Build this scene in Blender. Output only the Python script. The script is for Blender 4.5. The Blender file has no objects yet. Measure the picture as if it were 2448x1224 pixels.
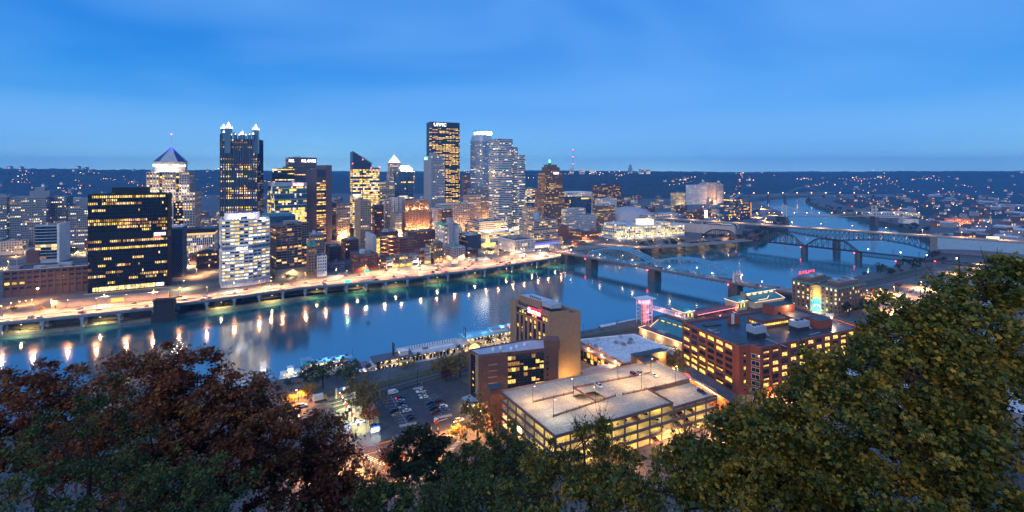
import bpy, math, random
import numpy as np
from mathutils import Vector, Matrix
S = bpy.context.scene
COL = S.collection
R = math.radians
random.seed(7); NR = np.random.RandomState(11)

# ---------------------------------------------------------------- camera
F, CU, HZ, CH = 1100.0, 1224.0, 412.0, 140.0      # focal length, centre and horizon in photo pixels; eye height over the river
cam = bpy.data.cameras.new('camera'); camo = bpy.data.objects.new('camera', cam); COL.objects.link(camo)
camo.location = (0, 0, CH); camo.rotation_euler = (math.pi/2, 0, 0)
cam.sensor_width = 36; cam.lens = 36*F/2448; cam.shift_y = -(612-HZ)/2448
cam.clip_start = 0.3; cam.clip_end = 30000
S.camera = camo

# ---------------------------------------------------------------- dusk sky
w = bpy.data.worlds.new('World'); S.world = w; w.use_nodes = True
nt = w.node_tree; N = nt.nodes; L = nt.links
bg = N['Background']
sk = N.new('ShaderNodeTexSky'); sk.sky_type = 'NISHITA'; sk.sun_disc = False
sk.sun_elevation = R(7); sk.sun_rotation = R(205); sk.air_density = 1; sk.ozone_density = 4; sk.dust_density = 0.2
tc = N.new('ShaderNodeTexCoord')
sep = N.new('ShaderNodeSeparateXYZ'); L.new(tc.outputs['Generated'], sep.inputs[0])
ramp = N.new('ShaderNodeValToRGB'); L.new(sep.outputs['Z'], ramp.inputs[0])
cr = ramp.color_ramp
cr.elements[0].position = 0.0; cr.elements[0].color = (.36, .66, .64, 1)
cr.elements[1].position = 1.0; cr.elements[1].color = (.045, .12, .33, 1)
for p, c in ((.05, (.15, .35, .50)), (.13, (.024, .165, .405)), (.24, (.007, .110, .36)), (.42, (.012, .105, .35))):
    e = cr.elements.new(p); e.color = (*c, 1)
mul = N.new('ShaderNodeMixRGB'); mul.blend_type = 'MULTIPLY'; mul.inputs[0].default_value = 1
L.new(sk.outputs[0], mul.inputs[1]); mul.inputs[2].default_value = (.022, .042, .066, 1)
mix = N.new('ShaderNodeMixRGB'); mix.inputs[0].default_value = .82
L.new(mul.outputs[0], mix.inputs[1]); L.new(ramp.outputs[0], mix.inputs[2])
mp = N.new('ShaderNodeMapping'); L.new(tc.outputs['Generated'], mp.inputs[0])
mp.inputs['Scale'].default_value = (.8, .8, 2.6); mp.inputs['Rotation'].default_value = (R(8), R(-13), 0)
nz = N.new('ShaderNodeTexNoise'); L.new(mp.outputs[0], nz.inputs[0])
nz.inputs['Scale'].default_value = 1.5; nz.inputs['Detail'].default_value = 3; nz.inputs['Roughness'].default_value = .45; nz.inputs['Distortion'].default_value = .5
cr2 = N.new('ShaderNodeValToRGB'); L.new(nz.outputs['Fac'], cr2.inputs[0])
cr2.color_ramp.elements[0].position = .34; cr2.color_ramp.elements[0].color = (0, 0, 0, 1)
cr2.color_ramp.elements[1].position = .68; cr2.color_ramp.elements[1].color = (.68, .68, .68, 1)
cl = N.new('ShaderNodeMixRGB'); L.new(cr2.outputs[0], cl.inputs[0])
L.new(mix.outputs[0], cl.inputs[1]); cl.inputs[2].default_value = (.084, .205, .42, 1)
L.new(cl.outputs[0], bg.inputs[0]); bg.inputs[1].default_value = 1.0

# the last western glow behind the camera
sun = bpy.data.lights.new('sun', 'SUN'); suno = bpy.data.objects.new('sun', sun); COL.objects.link(suno)
sun.energy = 0.78; sun.angle = R(50); sun.color = (1.0, .92, .88)
suno.rotation_euler = (R(62), 0, R(-25))

S.view_settings.view_transform = 'Standard'; S.view_settings.look = 'None'
S.view_settings.exposure = 1.3; S.view_settings.gamma = 1.0
cy = S.cycles
S.render.engine = 'CYCLES'
cy.use_denoising = True; cy.denoiser = 'OPENIMAGEDENOISE'
cy.use_light_tree = True
cy.max_bounces = 4; cy.diffuse_bounces = 1; cy.glossy_bounces = 3; cy.transmission_bounces = 2; cy.volume_bounces = 0; cy.transparent_max_bounces = 4
cy.sample_clamp_indirect = 3.0; cy.sample_clamp_direct = 0
cy.caustics_reflective = False; cy.caustics_refractive = False
cy.use_adaptive_sampling = False

# ---------------------------------------------------------------- pixel helpers: a pixel and a height (or a distance) give a point
def P(u, v, z=0.0):
    y = F*(CH-z)/(v-HZ)
    return Vector(((u-CU)/F*y, y, z))
def PD(u, v, y):
    return Vector(((u-CU)/F*y, y, CH-(v-HZ)*y/F))
def ZT(v, y):
    return CH-(v-HZ)*y/F

# ---------------------------------------------------------------- materials
MATS = {}
def _new(name):
    m = bpy.data.materials.new(name); m.use_nodes = True
    return m, m.node_tree.nodes, m.node_tree.links, m.node_tree.nodes['Principled BSDF']
def mat(name, col, rough=.7, metal=0.0, var=.25, scale=.35, bump=0.0, spec=.4, grime=0.0, bscale=None):
    """painted, stone or asphalt surface: base colour broken up by two noises, optional fine relief"""
    if name in MATS: return MATS[name]
    m, n, l, b = _new(name)
    b.inputs['Roughness'].default_value = rough; b.inputs['Metallic'].default_value = metal
    b.inputs['Specular IOR Level'].default_value = spec
    t = n.new('ShaderNodeTexCoord')
    a = n.new('ShaderNodeTexNoise'); a.inputs['Scale'].default_value = scale; a.inputs['Detail'].default_value = 5; a.inputs['Roughness'].default_value = .65
    l.new(t.outputs['Object'], a.inputs[0])
    r = n.new('ShaderNodeMapRange'); r.inputs['From Min'].default_value = .3; r.inputs['From Max'].default_value = .7
    r.inputs['To Min'].default_value = 1-var; r.inputs['To Max'].default_value = 1+var
    l.new(a.outputs['Fac'], r.inputs['Value'])
    x = n.new('ShaderNodeMixRGB'); x.blend_type = 'MULTIPLY'; x.inputs[0].default_value = 1
    x.inputs[1].default_value = (*col, 1); l.new(r.outputs[0], x.inputs[2])
    out = x.outputs[0]
    if grime:
        g = n.new('ShaderNodeTexNoise'); g.inputs['Scale'].default_value = scale*7; g.inputs['Detail'].default_value = 6
        l.new(t.outputs['Object'], g.inputs[0])
        q = n.new('ShaderNodeMapRange'); q.inputs['From Min'].default_value = .48; q.inputs['From Max'].default_value = .66
        q.inputs['To Max'].default_value = grime; l.new(g.outputs['Fac'], q.inputs['Value'])
        y = n.new('ShaderNodeMixRGB'); l.new(q.outputs[0], y.inputs[0]); l.new(out, y.inputs[1])
        y.inputs[2].default_value = (*[c*.45 for c in col], 1); out = y.outputs[0]
    l.new(out, b.inputs['Base Color'])
    if bump:
        bn = n.new('ShaderNodeTexNoise'); bn.inputs['Scale'].default_value = bscale or scale*10; bn.inputs['Detail'].default_value = 4
        l.new(t.outputs['Object'], bn.inputs[0])
        bp = n.new('ShaderNodeBump'); bp.inputs['Strength'].default_value = bump; l.new(bn.outputs['Fac'], bp.inputs['Height'])
        l.new(bp.outputs[0], b.inputs['Normal'])
    MATS[name] = m; return m
def rnd_mat(name, cols, rough=.7, spec=.3, transl=0.0, patch=0):
    """one of several colours for each loose piece (leaf, house, roof)"""
    if name in MATS: return MATS[name]
    m, n, l, b = _new(name)
    b.inputs['Roughness'].default_value = rough; b.inputs['Specular IOR Level'].default_value = spec
    g = n.new('ShaderNodeNewGeometry'); r = n.new('ShaderNodeValToRGB')
    if patch:
        t = n.new('ShaderNodeTexCoord'); z = n.new('ShaderNodeTexNoise'); z.inputs['Scale'].default_value = patch; z.inputs['Detail'].default_value = 2; l.new(t.outputs['Object'], z.inputs[0])
        q = n.new('ShaderNodeMapRange'); q.inputs['From Min'].default_value = .32; q.inputs['From Max'].default_value = .68; l.new(z.outputs['Fac'], q.inputs['Value'])
        x = n.new('ShaderNodeMath'); x.operation = 'MULTIPLY_ADD'; l.new(g.outputs['Random Per Island'], x.inputs[0]); x.inputs[1].default_value = .62
        y = n.new('ShaderNodeMath'); y.operation = 'MULTIPLY'; y.inputs[1].default_value = .42; l.new(q.outputs[0], y.inputs[0]); l.new(y.outputs[0], x.inputs[2]); l.new(x.outputs[0], r.inputs[0])
    else: l.new(g.outputs['Random Per Island'], r.inputs[0])
    r.color_ramp.interpolation = 'LINEAR'
    r.color_ramp.elements[0].color = (*cols[0], 1); r.color_ramp.elements[1].color = (*cols[-1], 1)
    for i, c in enumerate(cols[1:-1]):
        e = r.color_ramp.elements.new((i+1)/(len(cols)-1)); e.color = (*c, 1)
    l.new(r.outputs[0], b.inputs['Base Color'])
    if transl:
        tr = n.new('ShaderNodeBsdfTranslucent'); l.new(r.outputs[0], tr.inputs[0])
        ms = n.new('ShaderNodeMixShader'); ms.inputs[0].default_value = transl
        l.new(b.outputs[0], ms.inputs[1]); l.new(tr.outputs[0], ms.inputs[2]); l.new(ms.outputs[0], n['Material Output'].inputs[0])
    MATS[name] = m; return m
def glow(name, col, st, vary=.6, col2=None):
    """a lamp, sign face or lit window: emission that differs from pane to pane; never sampled as a lamp"""
    if name in MATS: return MATS[name]
    m, n, l, b = _new(name); n.remove(b)
    e = n.new('ShaderNodeEmission'); l.new(e.outputs[0], n['Material Output'].inputs[0])
    g = n.new('ShaderNodeNewGeometry')
    r = n.new('ShaderNodeMapRange'); l.new(g.outputs['Random Per Island'], r.inputs['Value'])
    r.inputs['To Min'].default_value = st*(1-vary); r.inputs['To Max'].default_value = st*(1+vary)
    l.new(r.outputs[0], e.inputs['Strength'])
    e.inputs[0].default_value = (*col, 1)
    if col2:
        x = n.new('ShaderNodeMixRGB'); x.inputs[1].default_value = (*col, 1); x.inputs[2].default_value = (*col2, 1)
        q = n.new('ShaderNodeMath'); q.operation = 'FRACT'; p = n.new('ShaderNodeMath'); p.operation = 'MULTIPLY'; p.inputs[1].default_value = 17.3
        l.new(g.outputs['Random Per Island'], p.inputs[0]); l.new(p.outputs[0], q.inputs[0]); l.new(q.outputs[0], x.inputs[0]); l.new(x.outputs[0], e.inputs[0])
    if vary > .35:      # noise in the glow stands in for ceiling lights, blinds and furniture
        t = n.new('ShaderNodeTexCoord'); z = n.new('ShaderNodeTexNoise'); z.inputs['Scale'].default_value = .8; z.inputs['Detail'].default_value = 3; l.new(t.outputs['Object'], z.inputs[0])
        k = n.new('ShaderNodeMapRange'); k.inputs['From Min'].default_value = .35; k.inputs['From Max'].default_value = .65; k.inputs['To Min'].default_value = .3; k.inputs['To Max'].default_value = 1.5; l.new(z.outputs['Fac'], k.inputs['Value'])
        w_ = n.new('ShaderNodeMath'); w_.operation = 'MULTIPLY'; l.new(r.outputs[0], w_.inputs[0]); l.new(k.outputs[0], w_.inputs[1]); l.new(w_.outputs[0], e.inputs['Strength'])
    m.cycles.emission_sampling = 'NONE'
    MATS[name] = m; return m
def glass(name, col, rough=.08, spec=.6):
    if name in MATS: return MATS[name]
    m, n, l, b = _new(name)
    b.inputs['Base Color'].default_value = (*col, 1); b.inputs['Roughness'].default_value = rough; b.inputs['Specular IOR Level'].default_value = spec
    g = n.new('ShaderNodeNewGeometry')
    r = n.new('ShaderNodeMapRange'); l.new(g.outputs['Random Per Island'], r.inputs['Value']); r.inputs['To Min'].default_value = .5; r.inputs['To Max'].default_value = 1.6
    x = n.new('ShaderNodeMixRGB'); x.blend_type = 'MULTIPLY'; x.inputs[0].default_value = 1; x.inputs[1].default_value = (*col, 1)
    l.new(r.outputs[0], x.inputs[2]); l.new(x.outputs[0], b.inputs['Base Color'])
    MATS[name] = m; return m

# ---------------------------------------------------------------- mesh builder
class MB:
    def __init__(s): s.v = []; s.f = []; s.m = []
    def quad(s, a, b, c, d, mi=0):
        n = len(s.v); s.v += [tuple(a), tuple(b), tuple(c), tuple(d)]; s.f.append((n, n+1, n+2, n+3)); s.m.append(mi); return s
    def poly(s, pts, mi=0):
        n = len(s.v); s.v += [tuple(p) for p in pts]; s.f.append(tuple(range(n, n+len(pts)))); s.m.append(mi); return s
    def box(s, x0, y0, z0, x1, y1, z1, mi=0, bottom=False):
        n = len(s.v)
        s.v += [(x0,y0,z0),(x1,y0,z0),(x1,y1,z0),(x0,y1,z0),(x0,y0,z1),(x1,y0,z1),(x1,y1,z1),(x0,y1,z1)]
        fs = [(0,1,5,4),(1,2,6,5),(2,3,7,6),(3,0,4,7),(4,5,6,7)]+([(3,2,1,0)] if bottom else [])
        s.f += [tuple(n+i for i in f) for f in fs]; s.m += [mi]*len(fs); return s
    def prism(s, pts, z0, z1, mi=0, mt=None, bottom=False):
        """pts anticlockwise; z1 may be a list (sloping top)"""
        k = len(pts); n = len(s.v); zt = z1 if hasattr(z1, '__len__') else [z1]*k
        s.v += [(p[0], p[1], z0) for p in pts]+[(p[0], p[1], zt[i]) for i, p in enumerate(pts)]
        for i in range(k):
            j = (i+1) % k; s.f.append((n+i, n+j, n+k+j, n+k+i)); s.m.append(mi)
        s.f.append(tuple(n+k+i for i in range(k))); s.m.append(mi if mt is None else mt)
        if bottom: s.f.append(tuple(n+k-1-i for i in range(k))); s.m.append(mi)
        return s
    def cyl(s, x, y, z0, z1, r0, r1=None, k=10, mi=0, cap=True):
        r1 = r0 if r1 is None else r1; n = len(s.v)
        for z, r in ((z0, r0), (z1, r1)):
            s.v += [(x+r*math.cos(2*math.pi*i/k), y+r*math.sin(2*math.pi*i/k), z) for i in range(k)]
        for i in range(k):
            j = (i+1) % k; s.f.append((n+i, n+j, n+k+j, n+k+i)); s.m.append(mi)
        if cap: s.f.append(tuple(n+k+i for i in range(k))); s.m.append(mi)
        return s
    def bar(s, p, q, w, h=None, mi=0, up=(0,0,1)):
        """square bar from p to q"""
        h = w if h is None else h
        p = Vector(p); q = Vector(q); d = (q-p).normalized(); u = Vector(up)
        a = d.cross(u)
        if a.length < 1e-3: a = d.cross(Vector((1,0,0)))
        a.normalize(); b = a.cross(d).normalized(); a *= w/2; b *= h/2; n = len(s.v)
        s.v += [tuple(c) for c in (p-a-b, p+a-b, p+a+b, p-a+b, q-a-b, q+a-b, q+a+b, q-a+b)]
        s.f += [tuple(n+i for i in f) for f in ((0,1,5,4),(1,2,6,5),(2,3,7,6),(3,0,4,7),(4,5,6,7),(3,2,1,0))]; s.m += [mi]*6
        return s
    def ball(s, c, r, mi=0, k=6, rings=3, sz=1.0):
        n = len(s.v); c = Vector(c)
        s.v.append((c.x, c.y, c.z-r*sz))
        for i in range(1, rings+1):
            t = -math.pi/2+math.pi*i/(rings+1)
            s.v += [(c.x+r*math.cos(t)*math.cos(2*math.pi*j/k), c.y+r*math.cos(t)*math.sin(2*math.pi*j/k), c.z+r*sz*math.sin(t)) for j in range(k)]
        s.v.append((c.x, c.y, c.z+r*sz)); e = len(s.v)-1
        for j in range(k):
            s.f.append((n, n+1+(j+1) % k, n+1+j)); s.m.append(mi)
            s.f.append((e, e-k+j, e-k+(j+1) % k)); s.m.append(mi)
            for i in range(rings-1):
                a = n+1+i*k; s.f.append((a+j, a+(j+1) % k, a+k+(j+1) % k, a+k+j)); s.m.append(mi)
        return s
    def mesh(s, name, mats):
        me = bpy.data.meshes.new(name); me.from_pydata(s.v, [], s.f)
        for m in (mats if isinstance(mats, (list, tuple)) else [mats]): me.materials.append(m)
        if any(s.m): me.polygons.foreach_set('material_index', s.m)
        return me
    def build(s, name, mats, parent=None, **kw):
        return obj(name, s.mesh(name, mats), parent, **kw)

def obj(name, me, parent=None, loc=None, rz=0, kind=None, label=None, cat=None, group=None, scale=None):
    o = bpy.data.objects.new(name, me); COL.objects.link(o)
    if parent is not None: o.parent = parent
    if loc is not None: o.location = loc
    if rz: o.rotation_euler.z = rz
    if scale is not None: o.scale = scale if hasattr(scale, '__len__') else (scale,)*3
    tag(o, label, cat, group, kind); return o
def tag(o, label=None, cat=None, group=None, kind=None):
    if label: o['label'] = label
    if cat: o['category'] = cat
    if group: o['group'] = group
    if kind: o['kind'] = kind
    return o
def thing(name, label, cat, loc=(0,0,0), rz=0, group=None, scale=None):
    return obj(name, None, None, loc, rz, None, label, cat, group, scale)
def copy_tree(o, parent=None):
    c = o.copy(); COL.objects.link(c)
    if parent is not None: c.parent = parent
    for ch in list(o.children): copy_tree(ch, c)
    return c
def place(o, loc, rz=0, label=None, group=None, scale=None):
    c = copy_tree(o); c.location = loc; c.rotation_euler.z = rz
    if label: c['label'] = label
    if group: c['group'] = group
    if scale is not None: c.scale = scale if hasattr(scale, '__len__') else (scale,)*3
    return c
def lamp(parent, loc, col, power, size=.4, spot=0):
    l = bpy.data.lights.new('lamp_light', 'SPOT' if spot else 'POINT')
    if spot: l.spot_size = R(spot); l.spot_blend = .45
    l.energy = power; l.color = col; l.shadow_soft_size = size
    o = bpy.data.objects.new('lamp_light', l); COL.objects.link(o); o.parent = parent; o.location = loc
    return o
def text_mesh(txt, size, depth, material):
    c = bpy.data.curves.new('lettering', 'FONT'); c.body = txt; c.size = size; c.extrude = depth; c.align_x = 'CENTER'; c.align_y = 'CENTER'; c.resolution_u = 2
    o = bpy.data.objects.new('lettering', c); COL.objects.link(o)
    me = bpy.data.meshes.new_from_object(o.evaluated_get(bpy.context.evaluated_depsgraph_get()))
    bpy.data.objects.remove(o); bpy.data.curves.remove(c)
    me.materials.clear(); me.materials.append(material); return me
def sign_text(txt, w, h, material, parent, loc, face=0.0, depth=.15, name='lettering'):
    """upright lettering w x h metres; face = heading of its reading side (0: towards -y)"""
    me = text_mesh(txt, 1, depth, material)
    xs = [v.co.x for v in me.vertices]; ys = [v.co.y for v in me.vertices]
    sx = w/(max(xs)-min(xs)); sy = h/(max(ys)-min(ys)); cx = (max(xs)+min(xs))/2; cyy = (max(ys)+min(ys))/2
    for v in me.vertices: v.co.x = (v.co.x-cx)*sx; v.co.y = (v.co.y-cyy)*sy
    o = obj(name, me, parent, loc); o.rotation_euler = (math.pi/2, 0, face); return o

# shared colours
CONC = mat('concrete', (.34,.33,.31), .85, var=.2, grime=.4, bump=.1)
ASPH = mat('asphalt', (.052,.052,.055), .75, var=.3, grime=.5, scale=.2, bump=.15)
ROAD = mat('road_concrete', (.20,.185,.175), .7, var=.2, grime=.45, scale=.15)
STEEL = mat('dark_steel', (.06,.07,.08), .5, .6)
ROOFD = mat('roof_dark', (.07,.075,.085), .6, var=.35, grime=.5, scale=.15)
ROOFL = mat('roof_light', (.50,.52,.54), .7, var=.2, grime=.5, scale=.12)
ROOFM = mat('roof_mid', (.22,.23,.25), .7, var=.3, grime=.5, scale=.12)
WHITE = mat('white_paint', (.78,.78,.76), .5, var=.08, grime=.2)
GDARK = glass('glass_dark', (.012,.018,.028))
GBLUE = glass('glass_blue', (.04,.09,.16), .12, .8)
GTEAL = glass('glass_teal', (.02,.09,.12), .06, .8)
WARM = glow('window_warm', (1,.52,.15), .72, .75, (1,.68,.28))
WYEL = glow('window_yellow', (1,.64,.13), .72, .65, (1,.58,.09))
WWHT = glow('window_white', (1,.78,.48), .75, .65, (.95,.90,.70))
WDIM = glow('window_dim', (1,.45,.14), .20, .7)
WORG = glow('window_orange', (1,.36,.07), .65, .6, (1,.55,.2))
LSOD = glow('lamp_sodium', (1,.48,.13), 11, .1)
LWHT = glow('lamp_white', (1,.90,.70), 13, .1)
LYEL = glow('lamp_yellow', (1,.78,.40), 9, .1)
LRED = glow('lamp_red', (1,.04,.06), 9, .1)
LGRN = glow('lamp_green', (.15,1,.55), 7, .1)
SWHT = glow('sign_white', (1,.97,.9), 2.2, 0)
SRED = glow('sign_red', (1,.05,.08), 1.6, 0)
SGRN = glow('sign_green', (.05,1,.45), 1.0, 0)
SOD = (1,.50,.20)
# ================================================================ the setting: river, banks, roads, hills
def px(lst, z=0.0): return [P(u, v, z) for u, v in lst]
NB = [Vector((-1500,-230,0)), Vector((-954,89,0))]+px([(0,805),(200,788),(372,767),(640,727),(800,703),(1000,672),(1200,646),(1340,630),(1420,622),(1540,612),(1700,596),
      (1830,577),(1870,556),(1888,535),(1884,520),(1840,500),(1800,488),(1795,482),(1840,476),(1900,471),(1960,468)])
SB = [Vector((-1500,-480,0)), Vector((-700,-10,0))]+px([(640,930),(880,905),(1220,838),(1440,795),(1500,780),(1900,705),(2050,668),(2110,652),(2200,630),(2225,590),(2180,560),(2130,543),
      (2060,528),(2000,512),(1950,497),(1922,482),(1935,478),(2000,474)])
# water
m, n, l, b = _new('river_water')
b.inputs['Base Color'].default_value = (.016,.105,.145,1); b.inputs['Roughness'].default_value = .16; b.inputs['Specular IOR Level'].default_value = .5
b.inputs['IOR'].default_value = 5.0
t = n.new('ShaderNodeTexCoord'); mp_ = n.new('ShaderNodeMapping'); l.new(t.outputs['Object'], mp_.inputs[0])
mp_.inputs['Rotation'].default_value = (0,0,R(-30)); mp_.inputs['Scale'].default_value = (.11,.30,1)
a = n.new('ShaderNodeTexNoise'); a.inputs['Scale'].default_value = 1.0; a.inputs['Detail'].default_value = 5; a.inputs['Roughness'].default_value = .6; l.new(mp_.outputs[0], a.inputs[0])
bp = n.new('ShaderNodeBump'); bp.inputs['Strength'].default_value = .10; bp.inputs['Distance'].default_value = .35; l.new(a.outputs['Fac'], bp.inputs['Height']); l.new(bp.outputs[0], b.inputs['Normal'])
c_ = n.new('ShaderNodeTexNoise'); c_.inputs['Scale'].default_value = .006; c_.inputs['Detail'].default_value = 4; l.new(mp_.outputs[0], c_.inputs[0])
q_ = n.new('ShaderNodeMapRange'); q_.inputs['From Min'].default_value = .35; q_.inputs['From Max'].default_value = .65; q_.inputs['To Min'].default_value = .08; q_.inputs['To Max'].default_value = .14
l.new(c_.outputs['Fac'], q_.inputs['Value']); l.new(q_.outputs[0], b.inputs['Roughness'])
WATER = m
MB().quad((-4000,-900,0),(5000,-900,0),(5000,5000,0),(-4000,5000,0)).build('river', WATER, kind='structure')

GRASS = mat('dry_grass', (.075,.075,.035), .95, var=.4, scale=.08, grime=.6, bump=.3)
CITY = mat('city_ground', (.11,.105,.10), .85, var=.35, scale=.03, grime=.6)
FARG = mat('far_ground', (.05,.055,.045), .95, var=.5, scale=.02, grime=.7)
QUAY = mat('quay_stone', (.20,.185,.165), .9, var=.3, scale=.3, grime=.6, bump=.3)
PLAZA = mat('plaza_paving', (.27,.22,.19), .8, var=.25, scale=.5, grime=.4)

# road strip on the city side: near edge (viaduct parapet) and far edge, both at deck height
ZD = 13.5
RN = px([(-260,800),(0,772),(195,754),(368,736),(424,727),(560,710),(730,687),(923,671),(1160,643),(1340,615)], ZD)
RF = px([(-260,782),(0,756),(120,740),(366,716),(430,709),(560,696),(730,671),(1000,635),(1160,619),(1340,598)], ZD)
mid = [Vector((p.x-.505*17, p.y+.863*17, 0)) for p in RN]
nbr = NB[10:]
cityp = mid+[Vector((p.x-6,p.y+14,0)) for p in NB[10:]]+[Vector((2600,3400,0)), Vector((-2600,3400,0)), Vector((-2600,300,0))]
MB().prism([(p.x,p.y) for p in cityp], -2, 13.2, 0, 1).build('city_ground', [QUAY, CITY], kind='structure')
wh = NB[:10]; whp = [(p.x,p.y) for p in wh]+[(p.x+2,p.y+2) for p in reversed(mid)]
MB().prism(whp, -2, 3.0, 0, 1).build('wharf', [QUAY, mat('wharf_asphalt', (.17,.16,.12), .8, var=.3, scale=.15, grime=.6)], kind='structure')
bankp = [(p.x,p.y) for p in NB[9:]]+[(p.x-10,p.y+24) for p in reversed(NB[9:])]
mb = MB()
for i in range(9, len(NB)-1):
    a, b2 = NB[i], NB[i+1]; d = (b2-a).normalized(); nn = Vector((-d.y, d.x, 0))
    mb.quad((a.x,a.y,-.5), (b2.x,b2.y,-.5), tuple(b2+nn*22+Vector((0,0,13.15))), tuple(a+nn*22+Vector((0,0,13.15))))
mb.build('city_bank', GRASS, kind='structure')
# south side
southp = [(p.x,p.y) for p in SB]+[(2800,3400),(2800,-300),(0,-300)]
mb = MB().prism([(p.x+3,p.y-8) if i > 0 else (p.x,p.y) for i, p in enumerate(SB)][::1]+[(3400,3400),(3400,-600),(-1400,-600)], -2, 9.0, 0, 1) if False else None
k = len(SB); pts = [(p.x, p.y) for p in reversed(SB)]+[(-1500,-900),(3600,-900),(3600,2484)]
MB().prism([(p[0]+5, p[1]-9) if i < k else p for i, p in enumerate(pts)], -2, 9.0, 0, 1).build('south_ground', [GRASS, CITY], kind='structure')
mb = MB()
for i in range(len(SB)-1):
    a, b2 = SB[i], SB[i+1]
    mb.quad((b2.x,b2.y,-.4), (a.x,a.y,-.4), (a.x+5.2,a.y-9.2,9.02), (b2.x+5.2,b2.y-9.2,9.02))
mb.build('south_bank', GRASS, kind='structure')

# ---- hills all round, one height field out to the horizon
class VN:
    def __init__(s, seed, n=14, lo=.5, hi=4):
        r = np.random.RandomState(seed); s.k = r.uniform(lo, hi, n)[:,None]*np.stack([np.cos(t:=r.uniform(0,6.28,n)), np.sin(t)],1); s.p = r.uniform(0,6.28,n); s.a = 1/np.sqrt((s.k**2).sum(1)+.1)
    def __call__(s, x, y):
        o = 0
        for (kx,ky),p,a in zip(s.k,s.p,s.a): o = o+a*np.sin(kx*x+ky*y+p)
        return o/s.a.sum()*2.2
n1, n2, n3 = VN(3), VN(5, 18, 1, 9), VN(9, 24, 6, 40)
na, nrow = 620, 150
az = np.tan(np.linspace(R(-60), R(60), na)); yy = 1250*np.exp(np.linspace(0, math.log(9500/1250), nrow))
UU, YY = np.meshgrid(az, yy); XX = UU*YY
upx = CU+F*UU
base = np.interp(upx, [-300,0,500,900,1300,1500,1700,1950,2150,2448,2900], [2100,2150,2500,2700,2300,2100,2200,2900,2900,2700,2500])
ridge = base+np.interp(upx, [-300,300,900,1300,1700,2000,2448], [900,1100,1700,1500,1500,1500,1300])
topz = CH+(HZ-np.interp(upx, [-300,0,120,250,340,520,700,900,1100,1260,1350,1480,1600,1750,1900,2100,2300,2448,2700], [400,402,403,406,408,406,412,414,414,410,410,412,415,416,415,413,412,411,409]))*ridge/F-2
tt = np.clip((YY-base)/(ridge-base), 0, 1); tt = tt*tt*(3-2*tt)
ZZ = 11.5+(topz-13)*tt*(1+.20*n1(XX/700,YY/700)*np.clip(4*(1-tt),0,1))+tt*(11*n2(XX/600,YY/600)+6.0*n3(XX/500,YY/500))+tt*14*n1(XX/1300+3,YY/3000)+tt*NR.uniform(-4,5,XX.shape)
far = np.clip((YY-5200)/2500,0,1); ZZ = ZZ+far*(18*n1(XX/2500+4,YY/9000)+14)
# keep the river valley open
rc = np.array([[(a.x+b.x)/2,(a.y+b.y)/2] for a,b in zip(NB[14:], SB[12:20])]+[[1700,2600],[2200,2750]])
for i in range(len(rc)-1):
    d = rc[i+1]-rc[i]; t_ = np.clip(((XX-rc[i,0])*d[0]+(YY-rc[i,1])*d[1])/(d@d), 0, 1)
    ds = np.hypot(XX-rc[i,0]-t_*d[0], YY-rc[i,1]-t_*d[1]); ZZ = np.minimum(ZZ, -6+np.clip(ds-150,0,1e9)*.25)
ZZ = np.where(YY < 1300, -8, ZZ)
vs = np.stack([XX,YY,ZZ],-1).reshape(-1,3)
i0 = (np.arange(nrow-1)[:,None]*na+np.arange(na-1)[None]).ravel()
me = bpy.data.meshes.new('hills'); me.from_pydata(vs.tolist(), [], np.stack([i0,i0+1,i0+na+1,i0+na],1).tolist())
me.materials.append(rnd_mat and mat('hill_woods', (.022,.032,.028), .95, var=.6, scale=.012, grime=.7, bump=.8, bscale=.06))
obj('hills', me, kind='structure')
def hill_z(x, y):
    u = x/y; j = np.interp(u, az, np.arange(na)); i = np.interp(math.log(max(y,1250)/1250), np.linspace(0,math.log(9500/1250),nrow), np.arange(nrow))
    i, j = int(i), int(j); return float(max(ZZ[i,j], ZZ[min(i+1,nrow-1),j], ZZ[i,min(j+1,na-1)]))

# ---- hillside under the viewpoint
mb = MB(); nx, ny = 60, 40
hx = np.linspace(-420, 520, nx); hy = np.linspace(-60, 172, ny); nh = VN(21, 12, 1, 5)
def slope_z(x, y): return float(max(138.2-.79*y+2.0*nh(x/40, y/40) if y > 2 else 138.0+.02*y, 8.0))
vs = [(x, y, slope_z(x, y)) for y in hy for x in hx]
me = bpy.data.meshes.new('hillside'); me.from_pydata(vs, [], [(j*nx+i, j*nx+i+1, (j+1)*nx+i+1, (j+1)*nx+i) for j in range(ny-1) for i in range(nx-1)])
me.materials.append(mat('hillside_soil', (.018,.017,.011), .95, var=.5, scale=.2, grime=.5, bump=.5)); obj('hillside', me, kind='structure')

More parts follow.
